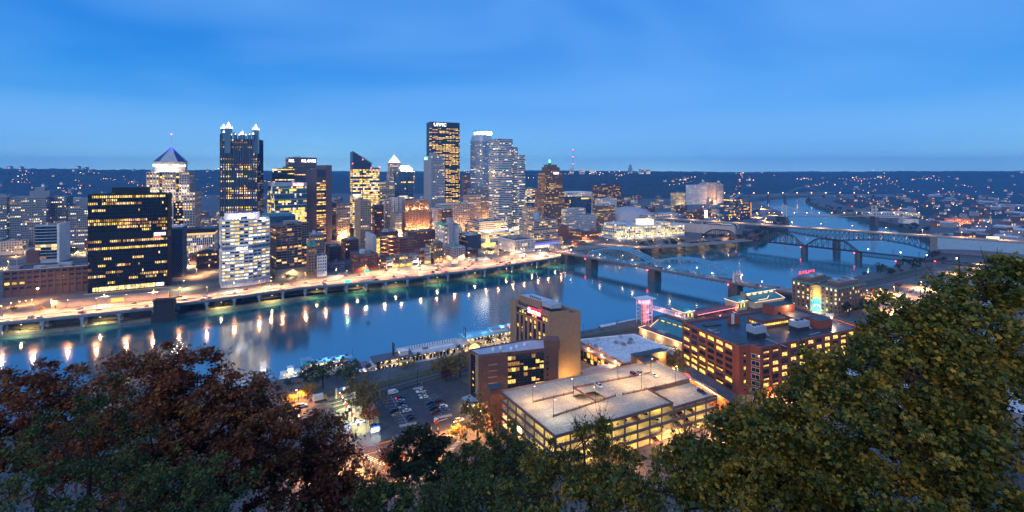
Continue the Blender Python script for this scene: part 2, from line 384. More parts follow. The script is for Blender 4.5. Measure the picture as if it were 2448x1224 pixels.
# ---- riverfront expressway: deck slab, parapets, lane lines, columns are parts of one viaduct
def ribbon(a, b, z0, mi=0, mb=None):
    mb = mb or MB()
    for i in range(len(a)-1): mb.quad((a[i].x,a[i].y,z0),(a[i+1].x,a[i+1].y,z0),(b[i+1].x,b[i+1].y,z0),(b[i].x,b[i].y,z0), mi)
    return mb
def lerp(a, b, t): return [p.lerp(q, t) for p, q in zip(a, b)]
def resample(pl, step):
    out = []
    for a, b in zip(pl[:-1], pl[1:]):
        n = max(1, int(round((b-a).length/step)))
        out += [a.lerp(b, i/n) for i in range(n)]
    return out+[pl[-1]]
road = ribbon(RN, RF, ZD).build('expressway', ROAD, kind='structure')
via = thing('expressway_viaduct', 'long concrete viaduct edge carrying the riverfront expressway above the wharf', 'viaduct')
mb = MB()
for a, b2 in zip(RN[:-1], RN[1:]):
    d = (b2-a).normalized(); nn = Vector((-d.y,d.x,0))
    mb.prism([tuple(a)[:2], tuple(b2)[:2], tuple(b2+nn*19)[:2], tuple(a+nn*19)[:2]], ZD-1.9, ZD-.02, bottom=True)
mb.build('deck', mat('deck_paint', (.13,.17,.22), .7, var=.2, grime=.4), via)
mb = MB()
for a, b2 in zip(RN[:-1], RN[1:]): mb.bar(a+Vector((0,0,.5)), b2+Vector((0,0,.5)), .35, 1.0)
mb.build('parapet', CONC, via)
colm = MB().box(-.9,-.9,3,.9,.9,9.6).box(-1.6,-1.3,9.6,1.6,1.3,11.6, bottom=True).mesh('column', mat('column_concrete', (.25,.30,.36), .8, grime=.4))
lamps_w = []
for i, p in enumerate(resample(RN, 24)[3:-1]):
    d = Vector((.863,.505,0)); nn = Vector((-.505,.863,0))
    obj('column', colm, via, p+nn*1.6-Vector((0,0,ZD)), R(30)); obj('column', colm, via, p+nn*14-Vector((0,0,ZD)), R(30))
    if i % 2 == 0: lamps_w.append(p+d*12-nn*1.5)
LINE = mat('road_paint', (.62,.62,.58), .7, var=.25, grime=.5, scale=2)
YLINE = mat('road_paint_yellow', (.62,.42,.06), .7, var=.25, grime=.4, scale=2)
mb = MB()
for t in (.16,.30,.62,.78):
    pl = resample(lerp(RN, RF, t), 6)
    for a, b2 in list(zip(pl[:-1], pl[1:]))[::2]:
        d = (b2-a).normalized(); nn = Vector((-d.y,d.x,0))*.14; z = Vector((0,0,.006)); mb.quad(a-nn+z, b2-nn+z, b2+nn+z, a+nn+z)
for t in (.03,.43,.49,.97):
    pl = lerp(RN, RF, t)
    for a, b2 in zip(pl[:-1], pl[1:]):
        d = (b2-a).normalized(); nn = Vector((-d.y,d.x,0))*.14; z = Vector((0,0,.007)); mb.quad(a-nn+z, b2-nn+z, b2+nn+z, a+nn+z)
mb.build('lane_marking', LINE, road, kind='stuff')
mb = MB(); pl = lerp(RN, RF, .46)
for a, b2 in zip(pl[:-1], pl[1:]): mb.bar(a+Vector((0,0,.45)), b2+Vector((0,0,.45)), .5, .9)
mb.build('median_barrier', CONC, road)
# ================================================================ buildings of the city centre
def stl(**k):
    d = dict(wall=CONC, fl=3.9, bay=3.4, pier=.3, span=.38, pp=.3, sp=.22, lit=.35, pal=(WARM,WYEL,WWHT,WDIM), dark=GDARK, roof=ROOFM, run=.6, base=4.5, split=False, wallcol=None, parapet=1.0, units=2)
    d.update(k); return d
def lit_grid(nf, nb, p, run):
    g = np.zeros((nf, nb), int)
    for j in range(nf):
        q = min(.97, max(0, p*math.exp(random.gauss(-.1,.75)))); on = random.random() < q; c = random.randrange(4)
        for i in range(nb):
            if random.random() > run: on = random.random() < q
            if random.random() > .75: c = random.randrange(4)
            g[j,i] = (1+c) if on else 0
    return g
def block(root, pts, z0, z1, st, edges=None, roofname='roof', top=True):
    """walls with real piers and spandrels in front of recessed panes, over any footprint (anticlockwise)"""
    wall, wins = MB(), MB()
    k = len(pts); edges = range(k) if edges is None else edges
    wall.prism([(p[0],p[1]) for p in pts], z0, z1-.01, 0, 1)
    zb = z0+st['base']; nf = max(1, int(round((z1-.8-zb)/st['fl']))); fh = (z1-.8-zb)/nf
    rings = [MB() for _ in range(nf+1)]
    for e in edges:
        a = Vector((*pts[e][:2],0)); b = Vector((*pts[(e+1) % k][:2],0)); L_ = (b-a).length
        if L_ < .8: continue
        d = (b-a)/L_; nn = Vector((d.y,-d.x,0)); nb = max(1, int(round(L_/st['bay']))); bw = L_/nb
        g = lit_grid(nf, nb, st['lit'], st['run']); hp = st['pier']*bw/2; sh = st['span']*fh
        off = nn*.04
        gx = .04 if hp < .04 else hp
        for j in range(nf):
            za = zb+j*fh+sh; zc = zb+(j+1)*fh
            for i in range(nb):
                p0 = a+d*(i*bw+gx)+off; p1 = a+d*((i+1)*bw-gx)+off
                wins.quad((p0.x,p0.y,za),(p1.x,p1.y,za),(p1.x,p1.y,zc),(p0.x,p0.y,zc), int(g[j,i]))
        if st['pp'] > 0 and st['pier'] > 0:
            for i in range(nb+1):
                c = a+d*(i*bw); lo = -hp if i > 0 else 0; hi = hp if i < nb else 0
                q = [c+d*lo+nn*.01, c+d*hi+nn*.01, c+d*hi+nn*st['pp'], c+d*lo+nn*st['pp']]
                wall.prism([(x.x,x.y) for x in (q[3],q[2],q[1],q[0])], z0, z1-.4)
        if st['sp'] > 0 and st['span'] > 0:
            for j in range(nf+1):
                za = zb+j*fh; zc = za+sh if j < nf else z1-.3
                q = [a+nn*.012, b+nn*.012, b+nn*st['sp'], a+nn*st['sp']]
                (rings[j] if st['split'] else wall).prism([(x.x,x.y) for x in (q[3],q[2],q[1],q[0])], za, zc, bottom=True)
    if st['parapet']:
        for e in range(k):
            a = Vector((*pts[e][:2],0)); b = Vector((*pts[(e+1) % k][:2],0))
            if (b-a).length < .5: continue
            d = (b-a).normalized(); nn = Vector((d.y,-d.x,0)); a2 = a+nn*.02; b2 = b+nn*.02; t = .4
            wall.prism([(x.x,x.y) for x in (a2,b2,b2-nn*t,a2-nn*t)], z1-.3, z1+st['parapet'])
    wall.build('facade', [st['wall'], st['roof']], root)
    if st['split']:
        for r in rings:
            if r.v: r.build('spandrel', [st['wall']], root)
    if wins.v: wins.build('glazing', [st['dark']]+list(st['pal'])[:4], root, kind='stuff')
    if top and st['units']:
        xs = [p[0] for p in pts]; ys = [p[1] for p in pts]; cx, cyy = sum(xs)/k, sum(ys)/k; w, d = max(xs)-min(xs), max(ys)-min(ys)
        for _ in range(st['units']):
            ww, dd, hh = w*random.uniform(.1,.3), d*random.uniform(.1,.3), random.uniform(1.5,4.5)
            x, y = cx+w*random.uniform(-.22,.22), cyy+d*random.uniform(-.22,.22)
            MB().box(x-ww/2,y-dd/2,z1-.02,x+ww/2,y+dd/2,z1+hh).box(x-ww/2-.2,y-dd/2-.2,z1+hh,x+ww/2+.2,y+dd/2+.2,z1+hh+.3, bottom=True).build('rooftop_unit', random.choice((ROOFM,ROOFL,CONC)), root)
def rect(x, y, w, d): return [(x,y),(x+w,y),(x+w,y+d),(x,y+d)]
class B:
    """a building whose front runs from pixel uL to uR (front left corner y0 metres out), turned by a degrees"""
    def __init__(s, name, label, uL, uR, vT, y0, dep=25, a=28, ul=None, cat='building', z0=13.2, group=None):
        s.a = R(a); c, n = math.cos(s.a), math.sin(s.a); s.y0 = y0; x0 = (uL-CU)/F*y0; k = (uR-CU)/F
        s.w = (k*y0-x0)/(c-k*n); s.z0 = z0
        if ul is not None:
            kl = (ul-CU)/F; dep = (x0-kl*y0)/(n+kl*c) if n+kl*c > .02 else 48; dep = min(max(dep, 10), 50)
        s.d = dep; s.root = thing(name, label, cat, (x0,y0,z0), s.a, group); s.h = s.z(vT); s.x0 = x0
    def z(s, v, back=0): return ZT(v, s.y0+back)-s.z0
    def x(s, u):   # local x on the front face for pixel u
        c, n = math.cos(s.a), math.sin(s.a); k = (u-CU)/F; return (k*s.y0-s.x0)/(c-k*n)
def simple(name, label, uL, uR, vT, y0, st, dep=25, a=28, ul=None, edges=(0,1,3), group=None, cat='building'):
    b = B(name, label, uL, uR, vT, y0, dep, a, ul, cat, group=group); block(b.root, rect(0,0,b.w,b.d), 0, b.h, st, edges); return b

def wallm(n, c, **k): return mat('wall_'+n, c, k.pop('rough',.8), var=k.pop('var',.15), grime=k.pop('grime',.3), scale=.12, **k)
BLACK = wallm('black_steel', (.012,.014,.018), rough=.4); GREY = wallm('grey', (.26,.27,.30)); LGREY = wallm('light_grey', (.42,.43,.45)); CREAM = wallm('cream', (.50,.44,.36))
BEIGE = wallm('beige', (.42,.35,.27)); BROWN = wallm('brown', (.20,.145,.11)); BRICK = wallm('brick', (.22,.085,.06)); DBRICK = wallm('dark_brick', (.12,.06,.05)); TAN = wallm('tan', (.34,.26,.19))
WHT = wallm('white', (.62,.62,.62)); PURP = wallm('purple_brown', (.10,.07,.09)); NAVY = wallm('navy', (.035,.05,.085)); SLATE = wallm('slate', (.13,.16,.21)); PINK = wallm('pink_stone', (.42,.33,.30)); TEALR = mat('green_copper', (.05,.30,.26), .6)
BLUEM = wallm('blue_metal', (.09,.15,.24), rough=.35); SILV = wallm('silver_blue', (.36,.42,.50), rough=.4); GRAN = wallm('granite', (.33,.30,.30))

# --- three cross-plan steel towers at the far left
CRS = stl(wall=wallm('steel_grey', (.20,.22,.25), rough=.5), fl=3.6, bay=2.6, pier=.35, span=.5, lit=.16, pal=(WARM,WWHT,WDIM,WWHT), units=0, parapet=.6)
def cross_tower(label, u, vT, y0, half, arm, vpent):
    x0 = (u-CU)/F*y0; r = thing('office_tower', label, 'building', (x0, y0, 13.2), R(28)); h = ZT(vT, y0)-13.2
    p = [(-arm,-half),(arm,-half),(arm,-arm),(half,-arm),(half,arm),(arm,arm),(arm,half),(-arm,half),(-arm,arm),(-half,arm),(-half,-arm),(-arm,-arm)]
    block(r, p, 0, h, CRS, (0,1,2,3,9,10,11))
    MB().box(-arm*.8,-arm*.8,h,arm*.8,arm*.8,h+(vT-vpent)*y0/F*.6).box(-arm*.5,-arm*.45,h,arm*.3,arm*.45,h+(vT-vpent)*y0/F).build('penthouse', CRS['wall'], r)
cross_tower('grey cross-plan office tower cut by the left edge of the photo', 10, 470, 830, 30, 14, 464)
cross_tower('grey cross-plan steel office tower with stepped penthouse, behind the dark banded block', 102, 470, 770, 34, 15, 447)
cross_tower('grey cross-plan steel tower half hidden behind the black riverfront tower', 205, 490, 800, 31, 14, 474)

b = B('banded_office', 'small dark office block with pale horizontal bands and a white side fin', 84, 136, 541, 640, 26, 20)
block(b.root, rect(0,0,b.w,b.d), 0, b.h, stl(wall=wallm('pale_band', (.34,.38,.44)), fl=4.2, bay=6, pier=0, span=.22, sp=.5, lit=.10, pal=(WORG,WARM,WDIM,WDIM), roof=ROOFL, split=True))
MB().box(b.w+.6,-1,0,b.w+3.2,b.d,b.h+3).build('side_fin', WHT, b.root)
MB().box(-9,-1,0,5,8,b.h*.36).build('annex', DBRICK, b.root)
b = B('brick_hall', 'long low brown-brick building with flat roof and a satellite dish, far left', 8, 212, 651, 465, 34, 28)
block(b.root, rect(0,0,b.w,b.d), 0, b.h, stl(wall=wallm('hall_brick', (.085,.055,.055)), fl=4.6, bay=5.6, pier=.3, span=.55, pp=.5, lit=.10, roof=ROOFD, units=4, parapet=.9))
MB().box(-.4,-.5,b.h+.9,b.w+.4,.6,b.h+1.5, bottom=True).build('cornice', LGREY, b.root)
MB().cyl(b.w*.38,6,b.h,b.h+1.2,.12,k=6).cyl(b.w*.38,6,b.h+1.2,b.h+1.7,.3,1.8,k=14).build('satellite_dish', WHITE, b.root)
MB().cyl(b.w*.1,9,b.h,b.h+13,.18,.05,k=6).build('antenna', WHITE, b.root)
MB().box(3,2,b.h,11,10,b.h+4.5).build('stair_house', ROOFM, b.root)
bh = b
# --- black riverfront tower
b = B('black_tower', 'broad black steel office tower with rows of yellow windows at the riverfront', 210, 400, 467, 481, 22, 27)
K = stl(wall=BLACK, fl=3.75, bay=1.62, pier=.34, span=.36, pp=.45, sp=.2, lit=.32, run=.74, pal=(WYEL,WDIM,WARM,WARM), roof=ROOFD, units=0, base=7)
zm = b.z(568)
block(b.root, rect(0,0,b.w,b.d), 0, zm-3.2, K, (0,1), top=False)
MB().box(.1,.1,zm-3.2,b.w-.1,b.d,zm+3.2).build('plant_floor', BLACK, b.root)
for i in range(40): MB().box(i*b.w/40+.3,-.4,zm-3.1,i*b.w/40+.7,.1,zm+3.1).build('louver', BLACK, b.root)
block(b.root, rect(0,0,b.w,b.d), zm+3.2, b.h, dict(K, base=.5), (0,1))
MB().box(b.x(263),6,b.h,b.x(350),b.d-4,b.h+8).build('penthouse', BLACK, b.root)
MB().cyl(b.x(268),5.5,b.h+1,b.h+1.6,.2,1.4,k=12).build('satellite_dish', WHITE, b.root)
m_ = MB()
for i in range(22): m_.quad((4+i*2.4,-.6,1.2),(6.1+i*2.4,-.6,1.2),(6.1+i*2.4,-.6,5.6),(4+i*2.4,-.6,5.6))
m_.build('lobby_glazing', glow('lobby', (1,.72,.28), .8, .5), b.root, kind='stuff')
MB().box(-2,-6,-4,b.w+6,-1,.3).build('plinth', TAN, b.root)
MB().box(b.w-10,-1.6,2,b.w-3,-.5,5.2).build('entrance_canopy', glow('canopy_white', (1,.9,.8), 1.2, 0), b.root)
sg = MB().box(b.x(369),-1.1,b.z(570),b.x(396),-.5,b.z(564)).build('sign', SWHT, b.root)
MB().box(b.x(368),-1.15,b.z(576),b.x(384),-.55,b.z(571)).build('sign_panel', SRED, b.root)
# --- lattice block
b = B('lattice_office', 'narrow office block wrapped in a diamond steel lattice beside the black tower', 398, 436, 545, 552, 30, 27)
MB().box(.3,.3,0,b.w-.3,b.d-.3,b.h).build('wall', GDARK, b.root); MB().box(0,0,b.h-1.5,b.w,b.d,b.h+.6).build('roof', ROOFL, b.root)
m_ = MB(); nx_, nz_ = int(b.w/1.7), int(b.h/3.1)
for e, ln in ((0,b.w),(1,b.d)):
    n_ = int(ln/1.9)
    for i in range(-nz_, n_):
        for sgn in (1,-1):
            i0, i1 = (i, i+nz_) if sgn > 0 else (i+nz_, i)
            # clip the diagonal to the wall
            t0, t1 = (max(0,-i)/nz_, min(1,(n_-i)/nz_))
            if t1 <= t0: continue
            xa, xb = (i+t0*nz_)*ln/n_, (i+t1*nz_)*ln/n_; za, zb = (t0*b.h, t1*b.h) if sgn > 0 else ((1-t0)*b.h, (1-t1)*b.h)
            q0, q1 = ((xa,-.05,za),(xb,-.05,zb)) if e == 0 else ((b.w+.05,xa,za),(b.w+.05,xb,zb))
            m_.bar(q0, q1, .45, .3)
m_.build('lattice', wallm('lattice', (.16,.19,.24)), b.root, kind='stuff')

# --- pyramid-topped tower
b = B('pyramid_tower', 'granite tower with lit pyramid roof, blue ridge lights and thin mast', 348, 452, 412, 700, 62, 27)
G1 = stl(wall=GRAN, fl=4.0, bay=3.6, pier=.45, span=.45, lit=.45, pal=(WARM,WWHT,WYEL,WDIM), units=0, parapet=.8)
z1 = b.z(462); z0_ = b.z(458)
block(b.root, rect(-2,0,b.w+10,b.d), 0, z1, dict(G1, lit=.55), (0,1))
w_ = b.w; ch = 15
for (xa, xb) in ((0, w_*.29), (w_*.37, w_*.67), (w_*.76, w_)):
    block(b.root, rect(xa, 2 if xa else 4, xb-xa, b.d-6), z1-8, b.h, G1, (0,1,3), top=False)
block(b.root, rect(3,8,w_-6,b.d-16), z1, b.h-1, stl(wall=NAVY, dark=GBLUE, fl=4, bay=4, pier=0.04, span=.3, lit=.5, units=0), (0,1,3), top=False)
m_ = MB()
for i in range(3): MB().box(8+i*14.5,1,z1-46+0,8+i*14.5+.5,1.2,z1-45).build('ledge', GRAN, b.root)
MB().box(b.x(415),-.4,8,b.x(438),.3,b.z(483)).build('glass_bay', GDARK, b.root)
m_ = MB()
for j in range(18):
    for i in range(6):
        if random.random() < .45: xx = b.x(416)+i*2.2; m_.quad((xx,-.45,12+j*4),(xx+1.9,-.45,12+j*4),(xx+1.9,-.45,14+j*4),(xx,-.45,14+j*4))
m_.build('glazing', WARM, b.root, kind='stuff')
cx, cyy, rr = w_*.5, b.d*.45, w_*.36
pz0, pz1, pz2 = b.h, b.z(387, 24), b.z(352, 24)
lit_st = mat('lit_stone', (.55,.50,.45), .7)
oct_ = [(cx+rr*sx, cyy+rr*sy) for sx, sy in ((-.55,-1),(.55,-1),(1,-.55),(1,.55),(.55,1),(-.55,1),(-1,.55),(-1,-.55))]
MB().prism(oct_, pz0-1, pz1).build('lantern_storey', lit_st, b.root)
oc2 = [(cx+(x-cx)*1.08, cyy+(y-cyy)*1.08) for x, y in oct_]
metal_r = mat('roof_metal', (.40,.42,.46), .45, .3)
for i in range(8):
    p, q = oc2[i], oc2[(i+1) % 8]; nm = 'roof_panel' if i % 2 == 0 else 'ridge_panel'
    MB().poly([(p[0],p[1],pz1+.5),(q[0],q[1],pz1+.5),(cx+(q[0]-cx)*.04,cyy+(q[1]-cyy)*.04,pz2),(cx+(p[0]-cx)*.04,cyy+(p[1]-cyy)*.04,pz2)]).build(nm, metal_r if i % 2 == 0 else mat('roof_groove', (.03,.05,.16), .5), b.root)
    if i % 2: MB().bar((cx+(p[0]-cx)*.35,cyy+(p[1]-cyy)*.35,pz1+.66*(pz2-pz1)), (cx+(p[0]-cx)*.08,cyy+(p[1]-cyy)*.08,pz2), 1.2, 1.2).build('ridge_light', glow('blue_neon', (.06,.08,1), 1.3, 0), b.root)
MB().prism(oc2, pz1, pz1+.5).build('eaves', metal_r, b.root)
MB().cyl(cx,cyy,pz2-2,b.z(320,24),.7,.25,k=6).build('mast', WHITE, b.root)
MB().ball((cx,cyy,b.z(319,24)),.8).build('beacon', LRED, b.root)
sign_text('Highmark', 19, 5, SWHT, b.root, (cx-10.5, cyy-rr*1.0-1, (pz0+pz1)/2+2), R(-8)); sign_text('Highmark', 16, 5, SWHT, b.root, (cx+14, cyy-rr*1.0, (pz0+pz1)/2+2), R(12))
for dx in (-16,-5,5,16): lamp(b.root, (cx+dx, cyy-rr-5, b.h+2), (1,.72,.4), 2600, .6)
for dx in (-16,2,20): lamp(b.root, (cx+dx, -6, z1+3), (1,.74,.45), 3200, .6)

b = B('column_office', 'square office with dark cornice, lit strip and pale vertical fins', 440, 513, 549, 690, 38, 27)
block(b.root, rect(0,0,b.w,b.d), 0, b.h-9, stl(wall=WHT, bay=2.6, pier=.38, span=.15, pp=.8, lit=.3, units=0, parapet=0))
MB().box(-.8,-.8,b.h-6,b.w+.8,b.d,b.h).build('cornice', BLACK, b.root)
MB().box(0,0,b.h-9,b.w,b.d,b.h-6).build('light_strip', glow('strip', (1,.6,.22), .5, 0), b.root)
b = B('market_hall', 'low red-brick hall with a blue glass barrel roof', 470, 519, 607, 605, 30, 27)
block(b.root, rect(0,0,b.w,b.d), 0, b.h, stl(wall=BRICK, fl=4, bay=3.5, lit=.3, units=0))
m_ = MB()
for i in range(8):
    t0, t1 = math.pi*i/8, math.pi*(i+1)/8; c0, c1 = b.w/2-b.w*.45*math.cos(t0), b.w/2-b.w*.45*math.cos(t1); h0, h1 = b.h+5*math.sin(t0), b.h+5*math.sin(t1)
    m_.quad((c0,1,h0),(c0,b.d-1,h0),(c1,b.d-1,h1),(c1,1,h1))
m_.poly([(b.w/2-b.w*.45*math.cos(math.pi*i/8),1,b.h+5*math.sin(math.pi*i/8)) for i in range(8,-1,-1)]).build('barrel_roof', GBLUE, b.root)

# --- white curved bank tower
y0 = 503; bx = (531-CU)/F*y0; r = thing('curved_office', 'white curved office tower with ribbon windows and a drum on its roof', 'building', (bx,y0,13.2), R(36))
h = ZT(529,y0)-13.2; WR = stl(wall=wallm('white_precast', (.66,.66,.67), rough=.6), fl=3.75, bay=4.2, pier=.10, span=.5, pp=.9, sp=.7, lit=.88, run=.55, pal=(WWHT,WARM,WYEL,WWHT), split=True, units=0, base=6, parapet=1.4)
wv = 44; pts = [(0,0)]
for i in range(0,11): t = i/10; pts.append((3+wv*t, -4.2*math.sin(math.pi*t)*.0-5.0*t*(1-t)*1.2+ (0 if t<.6 else (t-.6)*14)))
pts = pts[1:]; pts = [(0,1)]+pts+[(wv+3,34),(0,30)]
zm = ZT(597,y0)-13.2
block(r, pts, 0, zm-2.4, WR, list(range(0,11))+[len(pts)-1,len(pts)-3], top=False)
MB().prism([(p[0]*.99+.2,p[1]+.6) for p in pts], zm-2.4, zm+2.4).build('plant_floor', mat('plant_grille', (.16,.19,.24), .6), r)
block(r, pts, zm+2.4, h, dict(WR, base=.3), list(range(0,11))+[len(pts)-1,len(pts)-3])
m_ = MB(); cxx = wv*.48
dr = [(cxx+18*math.cos(2*math.pi*i/24), 18+12*math.sin(2*math.pi*i/24)) for i in range(24)]
MB().prism(dr, h-.5, h+7.5, 0, 1).build('drum', [mat('drum_white', (.75,.70,.72), .6), ROOFM], r)
MB().box(cxx-3,5.4,h+.2,cxx+3,6.2,h+3.2).build('drum_door', GDARK, r)
sign_text('PNC', 7.5, 3.0, SWHT, r, (wv*.46,-4.2,zm), 0); MB().cyl(0,0,0,.4,1.5,k=12).build('sign_emblem', SWHT, r, loc=(wv*.33,-3.4,zm)).rotation_euler = (math.pi/2,0,0)
for dx in (2,14,26,36): lamp(r, (dx+4,1.5,h+1.6), (1,.80,.72), 1500, .5)

# --- glass castle tower with spires
b = B('glass_spire_tower', 'dark mirror-glass tower crowned with lit glass spires', 527, 615, 322, 745, 34, 14)
PG = stl(wall=NAVY, dark=GBLUE, fl=3.9, bay=2.2, pier=.14, span=.34, pp=.5, sp=.15, lit=.50, run=.8, pal=(WARM,WWHT,WYEL,WDIM), units=0, parapet=0, roof=ROOFD)
zlow = b.z(390)
block(b.root, rect(0,0,b.w,b.d), 0, zlow, PG, (0,1,3), top=False)
block(b.root, rect(0,0,b.w,b.d), zlow, b.h-6, dict(PG, lit=.14, base=.2, pal=(WDIM,WARM,WDIM,WWHT)), (0,1,3), top=False)
m_ = MB()
for i in range(0, 17):
    x = i*b.w/16; t = 2.6 if i % 4 == 2 else 1.3
    m_.prism([(x-t/2,-1.2),(x+t/2,-1.2),(x+t/2,.2),(x-t/2,.2)], 0, b.h+(4 if i % 4 == 2 else 1))
m_.build('rib', NAVY, b.root)
SPL = glow('spire_light', (1,.90,.68), 1.5, .2)
def spire(x, y, s, v, back):
    zt = b.z(v, back); zb_ = zt-s*1.3
    q = [(x-s/2,y-s/2),(x+s/2,y-s/2),(x+s/2,y+s/2),(x-s/2,y+s/2)]
    t = MB().prism(q, b.h-30 if s > 6 else b.h-8, zb_).build('turret', GBLUE, b.root)
    tp = MB()
    for i in range(4):
        p0, p1 = q[i], q[(i+1) % 4]; tp.poly([(x+(p0[0]-x)*.9,y+(p0[1]-y)*.9,zb_),(x+(p1[0]-x)*.9,y+(p1[1]-y)*.9,zb_),(x,y,zt)])
        tp.poly([(x+(p0[0]-x)*1.1,y+(p0[1]-y)*1.1,zb_-.3),(p0[0],p0[1],zb_-.3),(p0[0]*.95+x*.05,p0[1]*.95+y*.05,zb_+s*.7)])
    tp.build('spire', SPL, b.root)
spire(3,5,6.5,295,2); spire(b.x(546),1.0,8.5,290,0); spire(b.x(536),-1,3.2,311,0); spire(b.x(561),b.d-4,4.2,315,32); spire(b.x(580),0,5.2,311,0); spire(b.x(598),b.d-6,6.5,301,30); spire(b.w-3,3,8,295,10); spire(b.x(606),-1,3.2,314,2)
for i_ in range(9): spire(6+i_*(b.w-12)/8,-.6,1.8,319-(i_ % 2)*1.5,0)

# --- balcony tower
b = B('balcony_tower', 'dark apartment tower with stacked balconies on a blank tan podium', 660, 737, 541, 552, 26, 40, ul=644)
BT = stl(wall=wallm('apartment_concrete', (.20,.17,.16)), fl=3.1, bay=6.2, pier=.16, span=.30, pp=.25, sp=1.5, lit=.16, pal=(WORG,WARM,WDIM,WDIM), split=True, units=1, base=1.2, roof=ROOFD)
zp = b.z(642); block(b.root, rect(0,0,b.w,b.d), zp, b.h, BT, (0,1,3))
block(b.root, rect(b.w*.32,-1.8,b.w*.22,6), zp, b.h+3, dict(BT, bay=3, sp=.3, units=0, split=False), (0,1,3), top=False)
block(b.root, rect(b.w*.78,-1.8,b.w*.22,6), zp, b.h+2, dict(BT, bay=3, sp=.3, units=0, split=False), (0,1,3), top=False)
MB().box(-2,-4,0,b.w+2,b.d+2,zp-1.5).build('podium', wallm('podium_tan', (.36,.28,.21)), b.root)
MB().box(-1,-2.5,zp-1.5,b.w+1,b.d+1,zp-.05).build('podium_deck', ROOFD, b.root)
MB().box(b.w*.3,3,b.h,b.w*.7,14,b.h+5).build('penthouse', GREY, b.root)
# --- wide dark block with teal roof behind it
b = B('teal_roof_office', 'dark blue glass office with teal plant roof behind the white curved tower', 618, 706, 521, 650, 40, 28)
block(b.root, rect(0,0,b.w,b.d), 0, b.h, stl(wall=NAVY, dark=GBLUE, fl=4, bay=3, pier=.1, span=.25, lit=.18, units=0, roof=mat('teal_roof',(.05,.22,.30),.6)))
MB().box(4,5,b.h,b.w-4,b.d-5,b.h+4).build('plant_roof', mat('teal_roof',(.05,.22,.30),.6), b.root)
# --- teal glass law tower
b = B('teal_glass_tower', 'teal glass tower with white floor lines and a pink lit sign', 657, 733, 437, 760, 30, 40, ul=631)
TG = stl(wall=BLUEM, dark=GTEAL, fl=4.1, bay=2.7, pier=.05, span=.12, pp=.12, sp=.1, lit=.14, run=.3, pal=(WYEL,WARM,WWHT,WYEL), units=0, parapet=0)
zt = b.z(498); block(b.root, rect(0,0,b.w,b.d), 0, zt, dict(TG, lit=.8, run=.7), (0,1,3), top=False)
block(b.root, rect(0,0,b.w,b.d), zt, b.h-6, dict(TG, base=.2), (0,1,3), top=False)
for v in (451,464,478,491,503): MB().box(-.5,-.7,b.z(v)-.35,b.w+.4,-.05,b.z(v)+.35).build('floor_band', WHT, b.root)
MB().box(-.5,-.6,b.h-6,b.w+.5,b.d,b.h).build('crown_band', wallm('crown_grey', (.34,.40,.48)), b.root)
MB().box(b.x(699),-1.0,b.h-5.6,b.x(726),-.65,b.h-.6).build('sign_panel', glow('sign_pink', (1,.18,.42), .8, 0), b.root)
sign_text('ReedSmith', b.x(724)-b.x(701), 4.2, SWHT, b.root, ((b.x(724)+b.x(701))/2,-1.2,b.h-3), 0)
# --- lit-rows block, brown gates tower, purple slab
b = simple('striped_office', 'dark office block with continuous bright window rows and roof floodlights', 651, 704, 403, 950, stl(wall=BLACK, fl=4.3, bay=2.6, pier=.12, span=.5, lit=.62, run=.85, roof=ROOFD, pal=(WARM,WWHT,WARM,WYEL)), 30, 28)
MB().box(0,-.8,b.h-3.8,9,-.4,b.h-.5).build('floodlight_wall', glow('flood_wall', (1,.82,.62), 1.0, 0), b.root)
b = B('brown_sign_tower', 'purple-brown slab tower with big white rooftop lettering', 690, 757, 377, 1040, 34, 34, ul=683)
block(b.root, rect(0,0,b.w,b.d), 0, b.h, stl(wall=PURP, fl=4.1, bay=2.8, pier=.12, span=.5, lit=.42, run=.85, pal=(WARM,WYEL,WORG,WDIM), roof=ROOFD), (0,1,3))
MB().box(-.2,-.45,b.h-19,b.w+.2,-.25,b.h-.5).build('sign_band', PURP, b.root)
sign_text('K&L GATES', b.x(755)-b.x(721), 6.2, SWHT, b.root, ((b.x(755)+b.x(721))/2,-.9,b.z(384)), 0, .3); sign_text('K&L', 11, 6.2, SWHT, b.root, (6.2,-.9,b.z(384)), 0, .3)
b = B('purple_slab', 'blank purple-brown slab tower with a tall side fin and lit centre windows', 757, 779, 405, 830, 22, 45, ul=728)
block(b.root, rect(0,0,b.w,b.d), 0, b.h, stl(wall=PURP, fl=3.9, bay=2.6, pier=.1, span=.42, lit=.5, run=.75, pal=(WARM,WORG,WDIM,WYEL), roof=ROOFD, units=1, parapet=0), (0,))
MB().box(b.w,-1.5,0,b.w+10.5,b.d,b.h+8).build('side_fin', wallm('fin', (.13,.09,.11)), b.root)
MB().box(b.w*.0,-.5,b.h-12,b.w,-.05,b.h).build('plant_band', NAVY, b.root)

